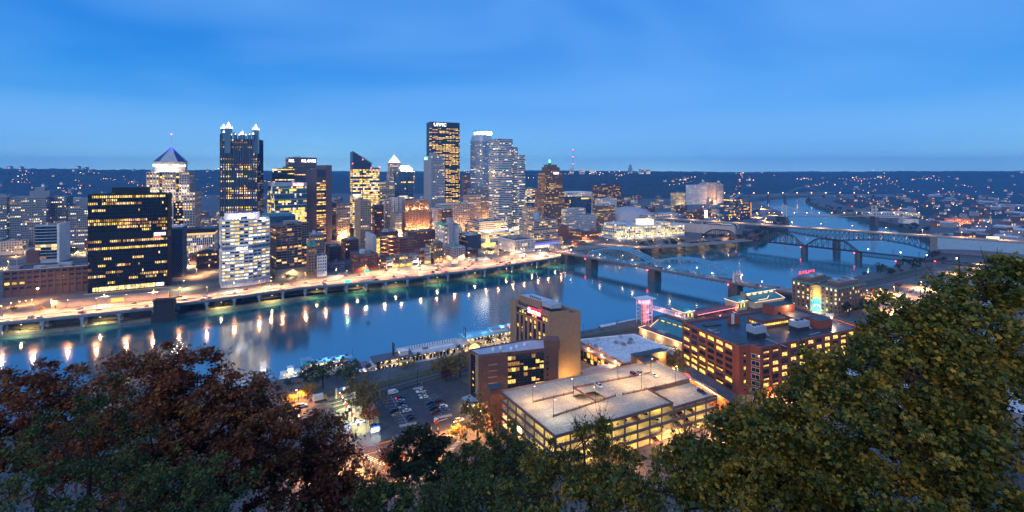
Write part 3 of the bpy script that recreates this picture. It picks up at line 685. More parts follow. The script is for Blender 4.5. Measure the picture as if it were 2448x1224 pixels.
# --- old hotels with floodlit fronts
HT = stl(wall=CREAM, fl=3.6, bay=3.0, pier=.45, span=.45, lit=.22, pal=(WARM,WDIM,WWHT,WDIM), units=2)
b = simple('cream_hotel', 'tall cream stone hotel floodlit orange at its foot', 759, 783, 483, 860, HT, a=37, ul=747)
lamp(b.root, (b.w*.6,-6,10), SOD, 42000, 1); lamp(b.root, (b.w*.5,-4,38), SOD, 9000, 1)
b = simple('lit_stair_block', 'slim dark block with a stack of bright windows next to the cream hotel', 783, 797, 490, 880, stl(wall=BROWN, fl=3.8, bay=4.5, pier=.1, span=.35, lit=.9, pal=(WYEL,WARM,WWHT,WYEL), units=0), 18, 36)
b = simple('brown_hotel', 'brown-brick hotel with pale top storeys and orange floodlit lower wall', 805, 836, 488, 855, dict(HT, wall=TAN, lit=.25), a=36, ul=793)
MB().box(-.5,-.6,b.h-13,b.w+.5,-.05,b.h-12).build('cornice', CREAM, b.root); lamp(b.root, (b.w*.5,-6,8), SOD, 40000, 1)
# --- slanted-roof glass tower
b = B('slant_tower', 'glass tower with warm lit floors and a sharp slanted dark roof', 843, 907, 404, 1000, 34, 28, ul=837)
ST = stl(wall=NAVY, dark=GBLUE, fl=4.1, bay=3.6, pier=.06, span=.26, pp=.2, sp=.5, lit=.93, run=.5, pal=(WARM,WARM,WWHT,WYEL), units=0, parapet=0, split=True)
block(b.root, rect(0,0,b.w,b.d), 0, b.h, ST, (0,1,3), top=False)
w3 = b.w*.37
MB().box(w3-.8,-1.1,b.h*.45,w3+.8,.2,b.h+6).build('corner_mullion', NAVY, b.root)
MB().prism([(0,0),(b.w*.7,0),(b.w*.7,b.d),(0,b.d)], b.h, [b.z(362),b.z(390),b.z(390),b.z(362)]).build('slanted_roof', mat('roof_glass_dark', (.02,.045,.085), .35), b.root)
MB().bar((0,2,b.z(361)),(b.w*.78,2,b.z(391)),.9,.9).build('roof_beam', STEEL, b.root)
MB().box(b.w*.7,0,b.h,b.w,b.d,b.h+3.5).build('roof_deck', BLUEM, b.root)
for x, z in ((0,b.z(391)),(w3,b.z(381)),(b.w*.68,b.h+2),(b.w,b.h+4)): MB().ball((x,-1,z),1.0).build('beacon', LRED, b.root)
# --- mid-rise old office blocks
simple('column_tower', 'tall brown-stone office with columned top storeys', 862, 887, 481, 790, stl(wall=TAN, fl=3.7, bay=2.8, pier=.5, span=.42, lit=.12, pal=(WARM,WDIM,WDIM,WWHT)), a=34, ul=848)
simple('dark_brick_block', 'dark brick block between the column tower and the grey concrete slab', 896, 917, 492, 850, stl(wall=DBRICK, fl=3.8, bay=3.4, pier=.4, span=.5, lit=.2), a=30, ul=890)
b = simple('cream_office', 'cream stone office with arched lit top windows behind the slanted tower', 909, 943, 436, 1110, stl(wall=CREAM, fl=4, bay=4.2, pier=.5, span=.42, lit=.35), a=28, ul=905)
b = simple('pier_office', 'narrow cream office with tall piers at its top storeys', 921, 936, 477, 895, stl(wall=PINK, fl=3.8, bay=2.8, pier=.5, span=.4, lit=.12), a=30, ul=917)
simple('concrete_slab', 'pale blank concrete slab with a dark window slot', 938, 968, 474, 930, stl(wall=LGREY, fl=4, bay=9, pier=.8, span=.3, lit=.05, roof=ROOFL), a=30, ul=931)
b = simple('small_lit_hotel', 'small cream hotel lit orange from the street below the concrete slab', 945, 961, 514, 860, dict(HT, bay=2.4), a=30, ul=933)
lamp(b.root, (b.w*.5,-5,10), SOD, 22000, 1)
# --- stepped white pyramid
b = B('step_pyramid_tower', 'limestone tower topped by a glowing white stepped pyramid', 931, 960, 413, 1330, 32, 28)
block(b.root, rect(0,0,b.w,b.d), 0, b.h, stl(wall=PINK, bay=3.2, pier=.45, span=.45, lit=.3, units=0)); block(b.root, rect(2,2,b.w-4,b.d-4), b.h, b.z(389), stl(wall=PINK, bay=3, pier=.45, span=.45, lit=.3, units=0, base=1), (0,1,3), top=False)
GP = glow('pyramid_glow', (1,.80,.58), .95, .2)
for i in range(8):
    s = (b.w/2-3)*(1-i/8); z = b.z(389)+i*(b.z(370)-b.z(389))/8
    MB().box(b.w/2-s,b.d/2-s,z,b.w/2+s,b.d/2+s,z+(b.z(370)-b.z(389))/8-.4).build('pyramid_step', GP, b.root)
b = simple('blue_glass_slab', 'blue mirror-glass slab below the glowing stepped pyramid', 948, 989, 411, 1150, stl(wall=BLUEM, dark=GBLUE, fl=4, bay=3, pier=.06, span=.28, lit=.08, run=.8), 30, 28, ul=941)
b = simple('gold_crown_tower', 'tower with a floodlit golden chateau crown behind the blue slab', 958, 990, 408, 1240, stl(wall=PINK, bay=3, lit=.3, units=0), 30)
zz = b.h
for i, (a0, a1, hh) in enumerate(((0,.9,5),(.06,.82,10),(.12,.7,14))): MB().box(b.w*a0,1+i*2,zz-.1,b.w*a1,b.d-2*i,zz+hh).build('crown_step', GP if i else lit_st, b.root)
for dx in (.1,.5,.9): lamp(b.root, (b.w*dx,-7,zz-2), (1,.72,.35), 26000, 1)
# --- orange art-deco pile
b = B('orange_deco_block', 'broad art-deco brick pile floodlit deep orange', 968, 1028, 503, 925, 34, 30, ul=957)
DC = stl(wall=wallm('deco_brick', (.34,.19,.11)), fl=3.9, bay=3.2, pier=.5, span=.4, pp=.7, lit=.12, units=0)
block(b.root, rect(0,0,b.w,b.d), 0, b.h, DC, (0,1,3), top=False); block(b.root, rect(3,5,b.w-5,b.d-8), b.h, b.z(481), dict(DC, lit=.02, base=.5, units=2), (0,1,3))
for dx in (.1,.37,.63,.9): lamp(b.root, (b.w*dx,-7,b.z(556)), SOD, 34000, 1); lamp(b.root, (b.w*dx,2.5,b.h+2), SOD, 6000, .6)
# --- grey twin-face tower with green sign
b = B('grey_sign_tower', 'grey tower with fine vertical fins and a green lit sign', 1031, 1063, 373, 1050, 30, 30, ul=1003)
block(b.root, rect(0,0,b.w,b.d), 0, b.h, stl(wall=wallm('fin_grey', (.32,.34,.40)), fl=3.8, bay=2.0, pier=.45, span=.3, pp=.5, lit=.12, pal=(WARM,WDIM,WDIM,WWHT)), (0,1,3))
MB().box(-.9,b.d-26,b.h-8,-.45,b.d-5,b.h-1).build('sign_panel', SGRN, b.root); sign_text('Citizens', 17, 3.8, SWHT, b.root, (-1.2,b.d-15.5,b.h-4.4), R(-90))
MB().box(2,4,b.h,16,20,b.h+8).build('penthouse', GREY, b.root)
# --- tallest black tower
b = B('tallest_black_tower', 'tallest black steel skyscraper with white lettering at its top', 1033, 1096, 291, 1316, 60, 22)
US = stl(wall=wallm('cor_ten', (.022,.022,.03), rough=.5), fl=3.75, bay=2.1, pier=.10, span=.46, pp=.3, sp=.3, lit=.55, run=.86, pal=(WARM,WYEL,WARM,WORG), units=0, parapet=1.5, roof=ROOFD)
P5 = [(-7,6),(0,0),(b.w,0),(b.w+5,5),(b.w+5,45),(-7,45)]
z1, z2, z3 = b.z(403), b.z(398), b.h-17
block(b.root, P5, 0, z1, dict(US, lit=.7), (0,1,2), top=False); block(b.root, P5, z1, z2, dict(US, lit=0, base=.1), (0,1,2), top=False); block(b.root, P5, z2, z3, dict(US, base=.1), (0,1,2), top=False)
MB().prism(P5, z3, b.h).build('crown', US['wall'], b.root)
m_ = MB()
for i in range(9): m_.prism([(i*b.w/8-.6,-1.6),(i*b.w/8+.6,-1.6),(i*b.w/8+.6,-.4),(i*b.w/8-.6,-.4)], 0, b.h)
m_.build('outer_column', US['wall'], b.root)
sign_text('UPMC', b.x(1066)-b.x(1037), 9, SWHT, b.root, ((b.x(1066)+b.x(1037))/2,-2.4,b.z(297.5)), 0, .4)
# --- chamfered silver tower
b = B('chamfered_tower', 'silver-blue tower with chamfered top and blazing white crown sign', 1151, 1176, 322, 1380, 30, 40, ul=1126)
CT = stl(wall=SILV, dark=GBLUE, fl=3.9, bay=3.0, pier=.16, span=.45, pp=.4, lit=.26, run=.4, pal=(WWHT,WDIM,WDIM,WDIM), units=0, parapet=0)
zc = b.z(336); block(b.root, [(-3,3),(3,-3),(b.w-2,-3),(b.w+6,6),(b.w+6,b.d),(-3,b.d+3)], 0, zc, CT, (0,1,2,5), top=False)
q = [(-3,3),(3,-3),(b.w-2,-3),(b.w+6,6),(b.w+6,b.d),(-3,b.d+3)]; cxq, cyq = b.w/2+1, b.d/2; m_ = MB()
for i in range(6):
    p0, p1 = q[i], q[(i+1) % 6]; m_.quad((*p0,zc),(*p1,zc),(cxq+(p1[0]-cxq)*.84,cyq+(p1[1]-cyq)*.84,b.h),(cxq+(p0[0]-cxq)*.84,cyq+(p0[1]-cyq)*.84,b.h))
m_.poly([(cxq+(p[0]-cxq)*.84,cyq+(p[1]-cyq)*.84,b.h) for p in q]).build('mansard_top', SILV, b.root)
MB().box(4,6,b.h-1,b.w+1,b.d-6,b.h+12).build('crown', SILV, b.root)
sign_text('BNY MELLON', b.w-1, 9.5, glow('crown_sign', (1,.95,.85), 7, 0), b.root, (b.w/2+2,3,b.h+6), 0, .4)
MB().box(5,5.4,b.h+1,b.w,5.8,b.h+11).build('sign_backing', glow('sign_backing', (1,.80,.62), .8, 0), b.root)
sign_text('BNY MELLON', b.d-18, 8, SWHT, b.root, (2.5,b.d/2,b.h+6), R(-90), .4)
MB().bar((2,b.d-8,b.h+17),(14,b.d-8,b.h+17),.8).bar((8,b.d-8,b.h+11),(8,b.d-8,b.h+17),.8).build('window_crane', STEEL, b.root)
# --- stepped banded tower
b = B('stepped_band_tower', 'tall faceted tower of silver and dark bands stepping down to the right', 1186, 1257, 332, 1010, 44, 26)
OX = stl(wall=SILV, dark=GDARK, fl=4.0, bay=2.6, pier=0, span=.55, sp=.35, lit=.24, run=.6, pal=(WARM,WWHT,WDIM,WDIM), split=True, units=0, parapet=.8, roof=ROOFL)
def facet(x, w, y, d): return [(x,y+4),(x+4,y),(x+w-4,y),(x+w,y+4),(x+w,y+d),(x,y+d)]
xa, xb = b.x(1226), b.x(1241)
block(b.root, facet(0,xa,-3,44), 0, b.h, OX, (0,1,2,3,5), top=False); block(b.root, facet(xa-6,xb-xa+6,2,36), 0, b.z(351), OX, (1,2,3), top=False); block(b.root, facet(xb-4,b.w-xb+4,-1,34), 0, b.z(370), OX, (0,1,2,3), top=False)
simple('low_band_office', 'low dark banded office between the stepped tower and the deco tower', 1259, 1283, 452, 1140, stl(wall=SILV, bay=5, pier=0, span=.45, lit=.6, roof=ROOFL), 30, 28)
# --- brown deco tower with green beacon
b = B('deco_beacon_tower', 'brown setback art-deco tower with a small green beacon on top', 1300, 1349, 455, 960, 40, 30, ul=1279)
DT = stl(wall=wallm('deco_stone', (.17,.11,.085)), fl=3.6, bay=2.7, pier=.45, span=.4, pp=.7, lit=.38, run=.4, pal=(WARM,WORG,WYEL,WDIM), units=0, parapet=.8)
block(b.root, rect(0,0,b.w,b.d), 0, b.h, DT, (0,1,3), top=False); block(b.root, rect(5,3,b.w-8,b.d-7), b.h, b.z(414), dict(DT, base=.2), (0,1,3), top=False)
block(b.root, rect(12,7,b.w-20,b.d-16), b.z(414), b.z(400), dict(DT, base=.2, lit=.1), (0,1,3), top=False); MB().box(15,9,b.z(400),b.w-13,b.d-12,b.z(393)).build('crown', DT['wall'], b.root)
MB().cyl(b.w/2,b.d/2,b.z(393)-1,b.z(388),3,2.2,k=8).build('lantern', STEEL, b.root); MB().cyl(b.w/2,b.d/2,b.z(388),b.z(381),1.5,.4,k=8).build('beacon', LGRN, b.root)
MB().box(b.w*.52,2.2,b.z(416),b.w*.75,2.8,b.z(412)).build('sign', SWHT, b.root)
# ================================================================ lower and farther buildings
OLD = stl(wall=BRICK, fl=3.7, bay=3.0, pier=.5, span=.48, pp=.25, lit=.2, pal=(WARM,WYEL,WDIM,WDIM), roof=ROOFD)
def sp(name, label, uL, uR, vT, y0, wall=BRICK, ul=None, a=30, dep=18, **k):
    e = k.pop('edges', (0,1,3)); return simple(name, label, uL, uR, vT, y0, dict(OLD, wall=wall, **k), dep, a, ul, e)
b = sp('gabled_block', 'brown riverfront block with green copper gables beside the balcony tower', 737, 758, 590, 556, BROWN, dep=26, lit=.25, units=0)
m_ = MB()
for i in range(2):
    x0_, x1_ = i*b.w/2, (i+1)*b.w/2
    m_.poly([(x0_,0,b.h+1),(x1_,0,b.h+1),((x0_+x1_)/2,0,b.h+5)]).quad((x0_,0,b.h+1),((x0_+x1_)/2,0,b.h+5),((x0_+x1_)/2,b.d,b.h+5),(x0_,b.d,b.h+1)).quad(((x0_+x1_)/2,0,b.h+5),(x1_,0,b.h+1),(x1_,b.d,b.h+1),((x0_+x1_)/2,b.d,b.h+5))
m_.build('gable_roof', TEALR, b.root)
b = sp('white_narrow_house', 'narrow white five-storey house with arched cornice at the riverfront', 759, 781, 614, 558, WHT, lit=.08, fl=4.2, bay=2.4)
b = sp('lilac_shop', 'low lilac two-storey building beside the car park', 788, 823, 632, 592, wallm('lilac', (.30,.20,.24)), dep=12, lit=.05)
sp('dark_mill', 'dark brick warehouse behind the lilac low building', 789, 816, 592, 640, DBRICK, a=34, ul=779, lit=.1)
sp('brick_loft', 'plain dark brick loft with a pair of lit windows', 826, 857, 576, 672, DBRICK, a=34, ul=816, lit=.1)
sp('blue_roof_block', 'old block with curved blue roofs behind the green gables', 742, 775, 563, 640, TAN, lit=.3, dep=30, roof=mat('blue_roof', (.12,.24,.36), .6))
b = B('lit_garage', 'rounded parking garage glowing orange between concrete floors, with a glazed stair', 893, 948, 568, 690, 30, 30, ul=863)
MB().box(-1,0,0,4,b.d,b.h+3).build('concrete_wall', wallm('pale_concrete', (.36,.42,.50)), b.root)
nfl = 9
for j in range(nfl):
    z = j*b.h/nfl; pts = [(10,-.5)]+[(10+(b.w-10)*t, -.5-4*math.sin(t*2.2)) for t in (.25,.5,.75,1)]+[(b.w+4,12),(10,12)]
    MB().prism(pts, z+1.0, z+1.9, bottom=True).build('floor_slab', wallm('garage_slab', (.25,.16,.10)), b.root)
    lamp(b.root, (b.w*.5,4,z+3.2), SOD, 1800, .5) if j % 2 else lamp(b.root, (b.w*.8,3,z+3.2), SOD, 1800, .5)
MB().box(10,9,0,b.w,10,b.h).build('back_wall', wallm('garage_back', (.5,.36,.22)), b.root)
m_ = MB()
for j in range(12): m_.quad((4.3,-.8,j*b.h/12+.3),(9.3,-.8,j*b.h/12+.3),(9.3,-.8,(j+1)*b.h/12-.3),(4.3,-.8,(j+1)*b.h/12-.3))
m_.build('stair_glazing', WYEL, b.root, kind='stuff'); MB().box(4.1,-.6,0,9.6,8,b.h+1).build('stair_tower', NAVY, b.root)
for j in range(6): MB().bar((4.3,-1,j*b.h/6),(9.3,-1,(j+1)*b.h/6),.35).build('stair_flight', STEEL, b.root)
sp('brick_complex', 'large red-brick complex with stepped flat roofs facing the expressway', 856, 905, 613, 592, BRICK, a=34, ul=837, dep=30, lit=.12, units=3)
sp('brick_wing', 'low brick wing with a sloped dark roof beside the expressway', 846, 880, 634, 578, BRICK, a=34, dep=10, lit=.1, units=0)
rows = [(907,923,620,602,DBRICK,'dark brick row house at the left end of the riverfront terrace',.1),(924,939,624,606,WHT,'white-fronted row house with dark windows in the riverfront terrace',.0),
 (940,954,616,611,BROWN,'brown row house with a turret dormer in the riverfront terrace',.3),(955,970,614,616,BEIGE,'cream row house with a tall arched lit window',.6),(971,985,613,621,TAN,'tan row house with small pointed gables',.4),
 (986,1000,612,626,LGREY,'pale stone row house with tall narrow windows',.1),(1001,1014,601,632,BRICK,'plain red-brick row house taller than the terrace',.15),(1015,1030,599,637,CREAM,'cream row house with bright shop front next to the corner tower',.5)]
for uL,uR,vT,y0,wl,lb,lt in rows:
    b = sp('row_house', lb, uL, uR, vT, y0, wl, dep=16, lit=lt, units=1, fl=3.9, bay=2.3, pier=.4); b.root['group'] = 'riverfront terrace'
    MB().box(-.15,-.8,b.h-.6,b.w+.15,-.3,b.h+.3, bottom=True).build('cornice', wl, b.root)
    MB().box(.6,-.34,.4,b.w-.6,-.28,3.6).build('shop_front', WYEL if lt > .2 else GDARK, b.root)
sp('corner_loft', 'tall brown corner loft with a yellow lit window column', 1038, 1058, 582, 642, BROWN, a=32, ul=1030, lit=.35, dep=20, pal=(WYEL,WYEL,WARM,WDIM))
sp('brick_hall_block', 'wide brick block behind the riverfront terrace', 955, 990, 571, 700, BRICK, a=32, ul=949, dep=24, lit=.05)
sp('long_dark_block', 'long dark brick block at the foot of the orange deco pile', 975, 1042, 556, 770, DBRICK, dep=24, lit=.2)
sp('blue_plant_block', 'brick block with white plant boxes on the roof', 916, 952, 556, 760, DBRICK, a=32, dep=26, lit=.1, units=4, roof=ROOFL)
b = sp('striped_motel', 'five-storey pale striped building with a small roof terrace by the billboard', 1085, 1112, 593, 655, wallm('motel', (.38,.33,.31)), a=34, ul=1060, lit=.08, fl=3.9, bay=3.6, roof=TEALR)
# green-roofed slab
b = B('green_hip_tower', 'pale slab with stair tower and green hipped copper roofs', 1062, 1097, 541, 735, 20, 34, ul=1041)
block(b.root, rect(0,0,b.w,b.d), 0, b.h, stl(wall=LGREY, fl=3.6, bay=4.6, pier=.5, span=.4, lit=.35, units=0), (3,), top=False)
MB().box(b.w*.26,-3,0,b.w*.56,6,b.h+13).build('stair_tower', wallm('slab_grey', (.34,.33,.36)), b.root)
m_ = MB()
for j in range(12): m_.quad((b.w*.08,-.3,4+j*3.6),(b.w*.16,-.3,4+j*3.6),(b.w*.16,-.3,6+j*3.6),(b.w*.08,-.3,6+j*3.6), j % 2)
m_.build('glazing', [GDARK, WARM], b.root, kind='stuff')
for xa, xb in ((-1,b.w*.27),(b.w*.55,b.w+1)):
    x_, y_ = (xa+xb)/2, b.d/2
    MB().poly([(xa,-1,b.h+1),(xb,-1,b.h+1),(x_,y_,b.h+6)]).poly([(xb,-1,b.h+1),(xb,b.d,b.h+1),(x_,y_,b.h+6)]).poly([(xb,b.d,b.h+1),(xa,b.d,b.h+1),(x_,y_,b.h+6)]).poly([(xa,b.d,b.h+1),(xa,-1,b.h+1),(x_,y_,b.h+6)]).build('hip_roof', TEALR, b.root)
lamp(b.root, (-4,b.d*.5,b.h-1), (1,.85,.4), 900, .4)
b = sp('navy_blank_wall', 'building with a blank navy gable wall and pale blue roof', 1119, 1150, 565, 760, NAVY, a=32, ul=1097, dep=24, roof=mat('blue_roof2', (.30,.45,.58), .6), edges=(3,), lit=.15, units=3)
b = B('gold_wall_house', 'low blank-walled building floodlit golden yellow beside trees', 1151, 1184, 583, 790, 16, 30)
MB().box(0,0,0,b.w,b.d,b.h).box(b.w*.3,-2,0,b.w*.55,2,b.h+8).build('wall', wallm('gold_stucco', (.50,.38,.18)), b.root); MB().box(-.3,-.3,b.h,b.w+.3,b.d,b.h+.6).build('roof', ROOFD, b.root)
lamp(b.root, (b.w*.25,-6,5), (1,.66,.18), 9000, .5); lamp(b.root, (b.w*.8,-6,5), (1,.66,.18), 9000, .5)
b = sp('wide_garage_office', 'wide low pinkish office and garage with long window bands', 1145, 1213, 532, 900, wallm('pink_garage', (.42,.36,.33)), a=32, ul=1111, fl=4.2, bay=5, pier=.06, span=.5, lit=.55, dep=40, roof=ROOFD)
for dx in (.2,.6,1.0): lamp(b.root, (b.w*dx,-16,9), (1,.74,.42), 16000, 1)
b = sp('ramp_garage', 'low pale open garage with bright floors in front of the stepped tower', 1160, 1246, 558, 838, WHT, fl=3.6, bay=8, pier=.05, span=.4, sp=.8, lit=.8, dep=30, roof=ROOFL, pal=(WARM,WWHT,WARM,WYEL))
for dx in (.2,.7): lamp(b.root, (b.w*dx,14,b.h+8), (1,.72,.4), 14000, 1)
b = sp('finned_office', 'three-storey-wing office with white vertical fins facing the expressway', 1230, 1278, 576, 722, WHT, a=32, ul=1185, fl=4.2, bay=2.8, pier=.35, span=.12, pp=.9, lit=.10, dep=40, roof=ROOFD, units=3)
b = sp('corner_bank_office', 'pale banded corner office with a blue sign fascia at street level', 1277, 1333, 530, 765, wallm('banded_stone', (.36,.32,.30)), a=32, ul=1256, fl=3.7, bay=2.6, pier=.28, span=.42, lit=.5, base=9, roof=mat('maroon_roof', (.12,.06,.07), .7))
MB().box(-.6,-.8,4.6,b.w+.4,-.35,7.6).build('sign_fascia', glow('blue_fascia', (.10,.12,.85), 1.1, 0), b.root); MB().box(.5,-.5,.3,b.w-.5,-.36,4.2).build('shop_front', WWHT, b.root)
MB().cyl(b.w*.35,16,b.h,b.h+13,5.5,k=16).build('water_tank', wallm('tank_blue', (.22,.32,.44)), b.root)
sp('navy_annex', 'grey office wing to the left of the banded corner office', 1258, 1277, 531, 800, GREY, dep=24, lit=.35)
sp('white_roof_hall', 'low hall with a big white roof in front of the tallest tower', 1055, 1108, 490, 1010, CREAM, dep=36, lit=.2, roof=WHITE, units=0)
sp('blue_white_block', 'mid-rise white-framed block with pale roof left of the lit cream office', 1030, 1072, 500, 960, LGREY, dep=34, lit=.25, roof=ROOFL)
sp('maroon_block', 'dark maroon block with lit dots before the pink stone office', 1056, 1082, 503, 900, DBRICK, dep=20, lit=.3)
b = sp('pink_stone_office', 'pinkish stone office with a regular grid of dark square windows', 1084, 1122, 489, 985, PINK, a=32, ul=1076, lit=.1, fl=3.9, bay=4.2, pier=.42, dep=26, roof=ROOFL)
for dx in (.1,.9): lamp(b.root, (b.w*dx,-8,8), SOD, 24000, 1)
b = sp('grand_office', 'large cream office block with deep light court and lit top row', 1118, 1150, 468, 1060, PINK, a=30, ul=1108, lit=.3, dep=30)
b = sp('grand_office_annex', 'brownish office block right of the cream light-court block', 1150, 1186, 480, 1080, TAN, a=30, lit=.4, dep=30, pal=(WARM,WYEL,WORG,WDIM))
for dx in (.2,.8): lamp(b.root, (b.w*dx,-9,6), SOD, 30000, 1)
sp('stone_bank', 'small classical stone block beside the stepped tower foot', 1262, 1284, 498, 980, GRAN, lit=.35, dep=24)
sp('grey_mid_block', 'grey block under the chamfered tower with greenish parapet lights', 1128, 1184, 452, 1240, GREY, lit=.25, dep=30, roof=TEALR)
sp('far_brick_slab', 'small brick tower glimpsed between the two skyscrapers', 1109, 1124, 420, 1900, BRICK, lit=.15, dep=20)
# right of the deco tower
sp('white_office', 'white mid-rise office right of the brown deco tower', 1352, 1400, 501, 970, LGREY, a=32, lit=.35, dep=30, roof=ROOFL)
b = sp('navy_glass_block', 'dark navy glass block with a few lit cells', 1364, 1414, 473, 1040, NAVY, dark=GBLUE, fl=4, bay=3, pier=.08, span=.2, lit=.08, dep=30, roof=NAVY)
sp('arena_hall', 'wide white hall with bright roof behind the navy glass block', 1356, 1416, 461, 1160, WHT, lit=.5, fl=6, bay=8, dep=60, roof=WHITE, units=0)
b = sp('dotted_brick_slab', 'dark brick apartment slab dotted with lit windows', 1429, 1484, 443, 1330, DBRICK, lit=.35, run=.2, dep=24, bay=3.4)
sp('white_low_slab', 'low white slab in front of the dotted brick apartments', 1434, 1474, 476, 1240, WHT, lit=.3, dep=20)
sp('brown_lit_block', 'brown office with many lit windows above the curved white office', 1424, 1470, 494, 1050, BROWN, a=32, ul=1418, lit=.5, dep=24)
sp('brick_tower_house', 'narrow windowless brick tower behind the corner bank office', 1340, 1357, 541, 850, BRICK, a=34, edges=(), dep=14)
sp('brick_low_office', 'long low red-brick office by the bridge head', 1392, 1432, 556, 860, BRICK, a=34, ul=1357, lit=.25, fl=4.6, dep=30)
sp('pavilion', 'small dark-roofed brick pavilion near the bridge ramp', 1375, 1402, 582, 800, BRICK, lit=.2, dep=12)
b = sp('hill_office', 'white-framed office on the slope left of the big dome', 1384, 1425, 516, 990, LGREY, lit=.2, dep=20)
sp('white_frame_office', 'white-framed long office right of the dome', 1549, 1621, 515, 1060, LGREY, fl=4.2, bay=4, pier=.3, lit=.2, dep=26, roof=ROOFL)
b = sp('lit_hospital', 'tall hospital block floodlit in glowing vertical stripes', 1687, 1716, 438, 1850, CREAM, bay=5, pier=.55, span=.2, lit=.12, dep=30); lamp(b.root, (b.w*.3,-30,10), (1,.50,.24), 70000, 2); lamp(b.root, (b.w*.9,-30,10), (1,.50,.24), 70000, 2)
sp('hospital_wing', 'unlit slab behind the floodlit hospital block', 1714, 1729, 441, 1880, GREY, lit=.2, dep=30)
sp('pale_hill_block', 'pale block with a lit stair tower left of the floodlit hospital', 1652, 1690, 443, 1800, WHT, lit=.25, dep=24)
b = sp('green_top_tower', 'small tower with yellow lit front and green top', 1615, 1638, 462, 1500, BEIGE, lit=.6, dep=20, roof=TEALR, pal=(WYEL,WARM,WYEL,WDIM)); lamp(b.root, (b.w*.5,-14,10), (1,.8,.3), 30000, 1)
for i, (uL,uR,vT,y0,lb) in enumerate(((1736,1768,501,1190,'navy stepped office nearest the expressway loop'),(1752,1774,477,1230,'tallest navy glass tower of the riverside office cluster'),(1770,1795,484,1235,'right navy office tower with an orange lit edge'),(1722,1750,519,1150,'low dark wing left of the navy office cluster'))):
    b = sp('navy_office', lb, uL, uR, vT, y0, NAVY, dark=GBLUE, lit=.28, dep=28, fl=4, bay=3, pier=.08, span=.3); b.root['group'] = 'navy riverside offices'
    if i == 2: MB().box(b.w-1.5,-.8,2,b.w+1,-.3,b.h-2).build('lit_edge', WORG, b.root)
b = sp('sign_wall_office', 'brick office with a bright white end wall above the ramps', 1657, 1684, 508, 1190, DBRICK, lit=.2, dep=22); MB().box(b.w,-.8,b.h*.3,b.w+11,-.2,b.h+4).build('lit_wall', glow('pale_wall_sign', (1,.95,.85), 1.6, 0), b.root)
# low white dome
b = B('arena_dome', 'wide low pale dome rising behind the curved white office', 1478, 1580, 520, 1080, 60, 28); m_ = MB(); cxd, cyd, rd = b.w/2, 40, b.w/2; zt = b.z(499); nseg, nr = 28, 7
for j in range(nr):
    t0, t1 = j/nr*math.pi/2, (j+1)/nr*math.pi/2; r0, r1 = rd*math.cos(t0), rd*math.cos(t1); h0, h1 = 4+(zt-4)*math.sin(t0), 4+(zt-4)*math.sin(t1)
    for i in range(nseg):
        a0, a1 = 2*math.pi*i/nseg, 2*math.pi*(i+1)/nseg; m_.quad((cxd+r0*math.cos(a0),cyd+r0*math.sin(a0),h0),(cxd+r0*math.cos(a1),cyd+r0*math.sin(a1),h0),(cxd+r1*math.cos(a1),cyd+r1*math.sin(a1),h1),(cxd+r1*math.cos(a0),cyd+r1*math.sin(a0),h1))
m_.build('dome_shell', wallm('dome', (.36,.34,.36)), b.root); MB().cyl(cxd,cyd,0,4.2,rd+1,k=28).build('drum', LGREY, b.root)
# curved white riverside office
y0 = 868; r = thing('curved_river_office', 'long curved white riverside office with brightly lit glass floors', 'building', ((1480-CU)/F*y0, y0, 13.2), R(20)); h = ZT(543,y0)-13.2
WF = stl(wall=WHT, fl=4.3, bay=4.6, pier=.24, span=.30, pp=.5, sp=.6, lit=.75, run=.5, pal=(WYEL,WWHT,WYEL,WARM), split=True, units=0, roof=ROOFL, base=3)
W_ = 118; pts = [(W_*t, 10*(t-.4)**2-1.6) for t in np.linspace(.0,1,11)]+[(W_,38),(-12,42)]
block(r, pts, 0, h, WF, list(range(0,11))+[len(pts)-1])
block(r, [(-6,-1),(12,-2),(14,20),(-14,30)], 0, h+6, dict(WF, bay=5, pier=.35, split=False), (0,3))
block(r, [(W_-20,-3),(W_-2,-1),(W_-2,20),(W_-20,20)], 0, h+5, dict(WF, bay=5, pier=.35, split=False), (0,1,3)); block(r, rect(W_+1,4,36,26), 0, h-2, dict(WF, split=False, lit=.7), (0,1))
MB().box(58,10,h,86,30,h+11).build('lantern', glow('lantern_white', (1,.9,.72), .6, 0), r); MB().box(-8,22,h,50,36,h+6).build('plant_roof', SILV, r)
for dx in (-4,20,45,70,95,118): lamp(r, (dx,-9,5), (1,.80,.42), 2600, .6)
# bright garage beside the rail bridge head
b = B('bright_garage', 'white open garage with brilliantly lit floors near the truss bridge head', 1652, 1765, 541, 1010, 40, 14)
for j in range(5):
    z = j*b.h/5; MB().box(0,0,z+1.3,b.w,b.d,z+2.1, bottom=True).build('floor_slab', WHT, b.root)
    for i in range(5): lamp(b.root, (b.w*(i+.5)/5,5,z+3.6), (1,.85,.5), 900, .4)
MB().box(0,14,0,b.w,15,b.h).build('back_wall', CREAM, b.root)
for i in range(9): MB().box(i*(b.w-.8)/8,-.3,0,i*(b.w-.8)/8+.8,.3,b.h).build('pier', WHT, b.root)

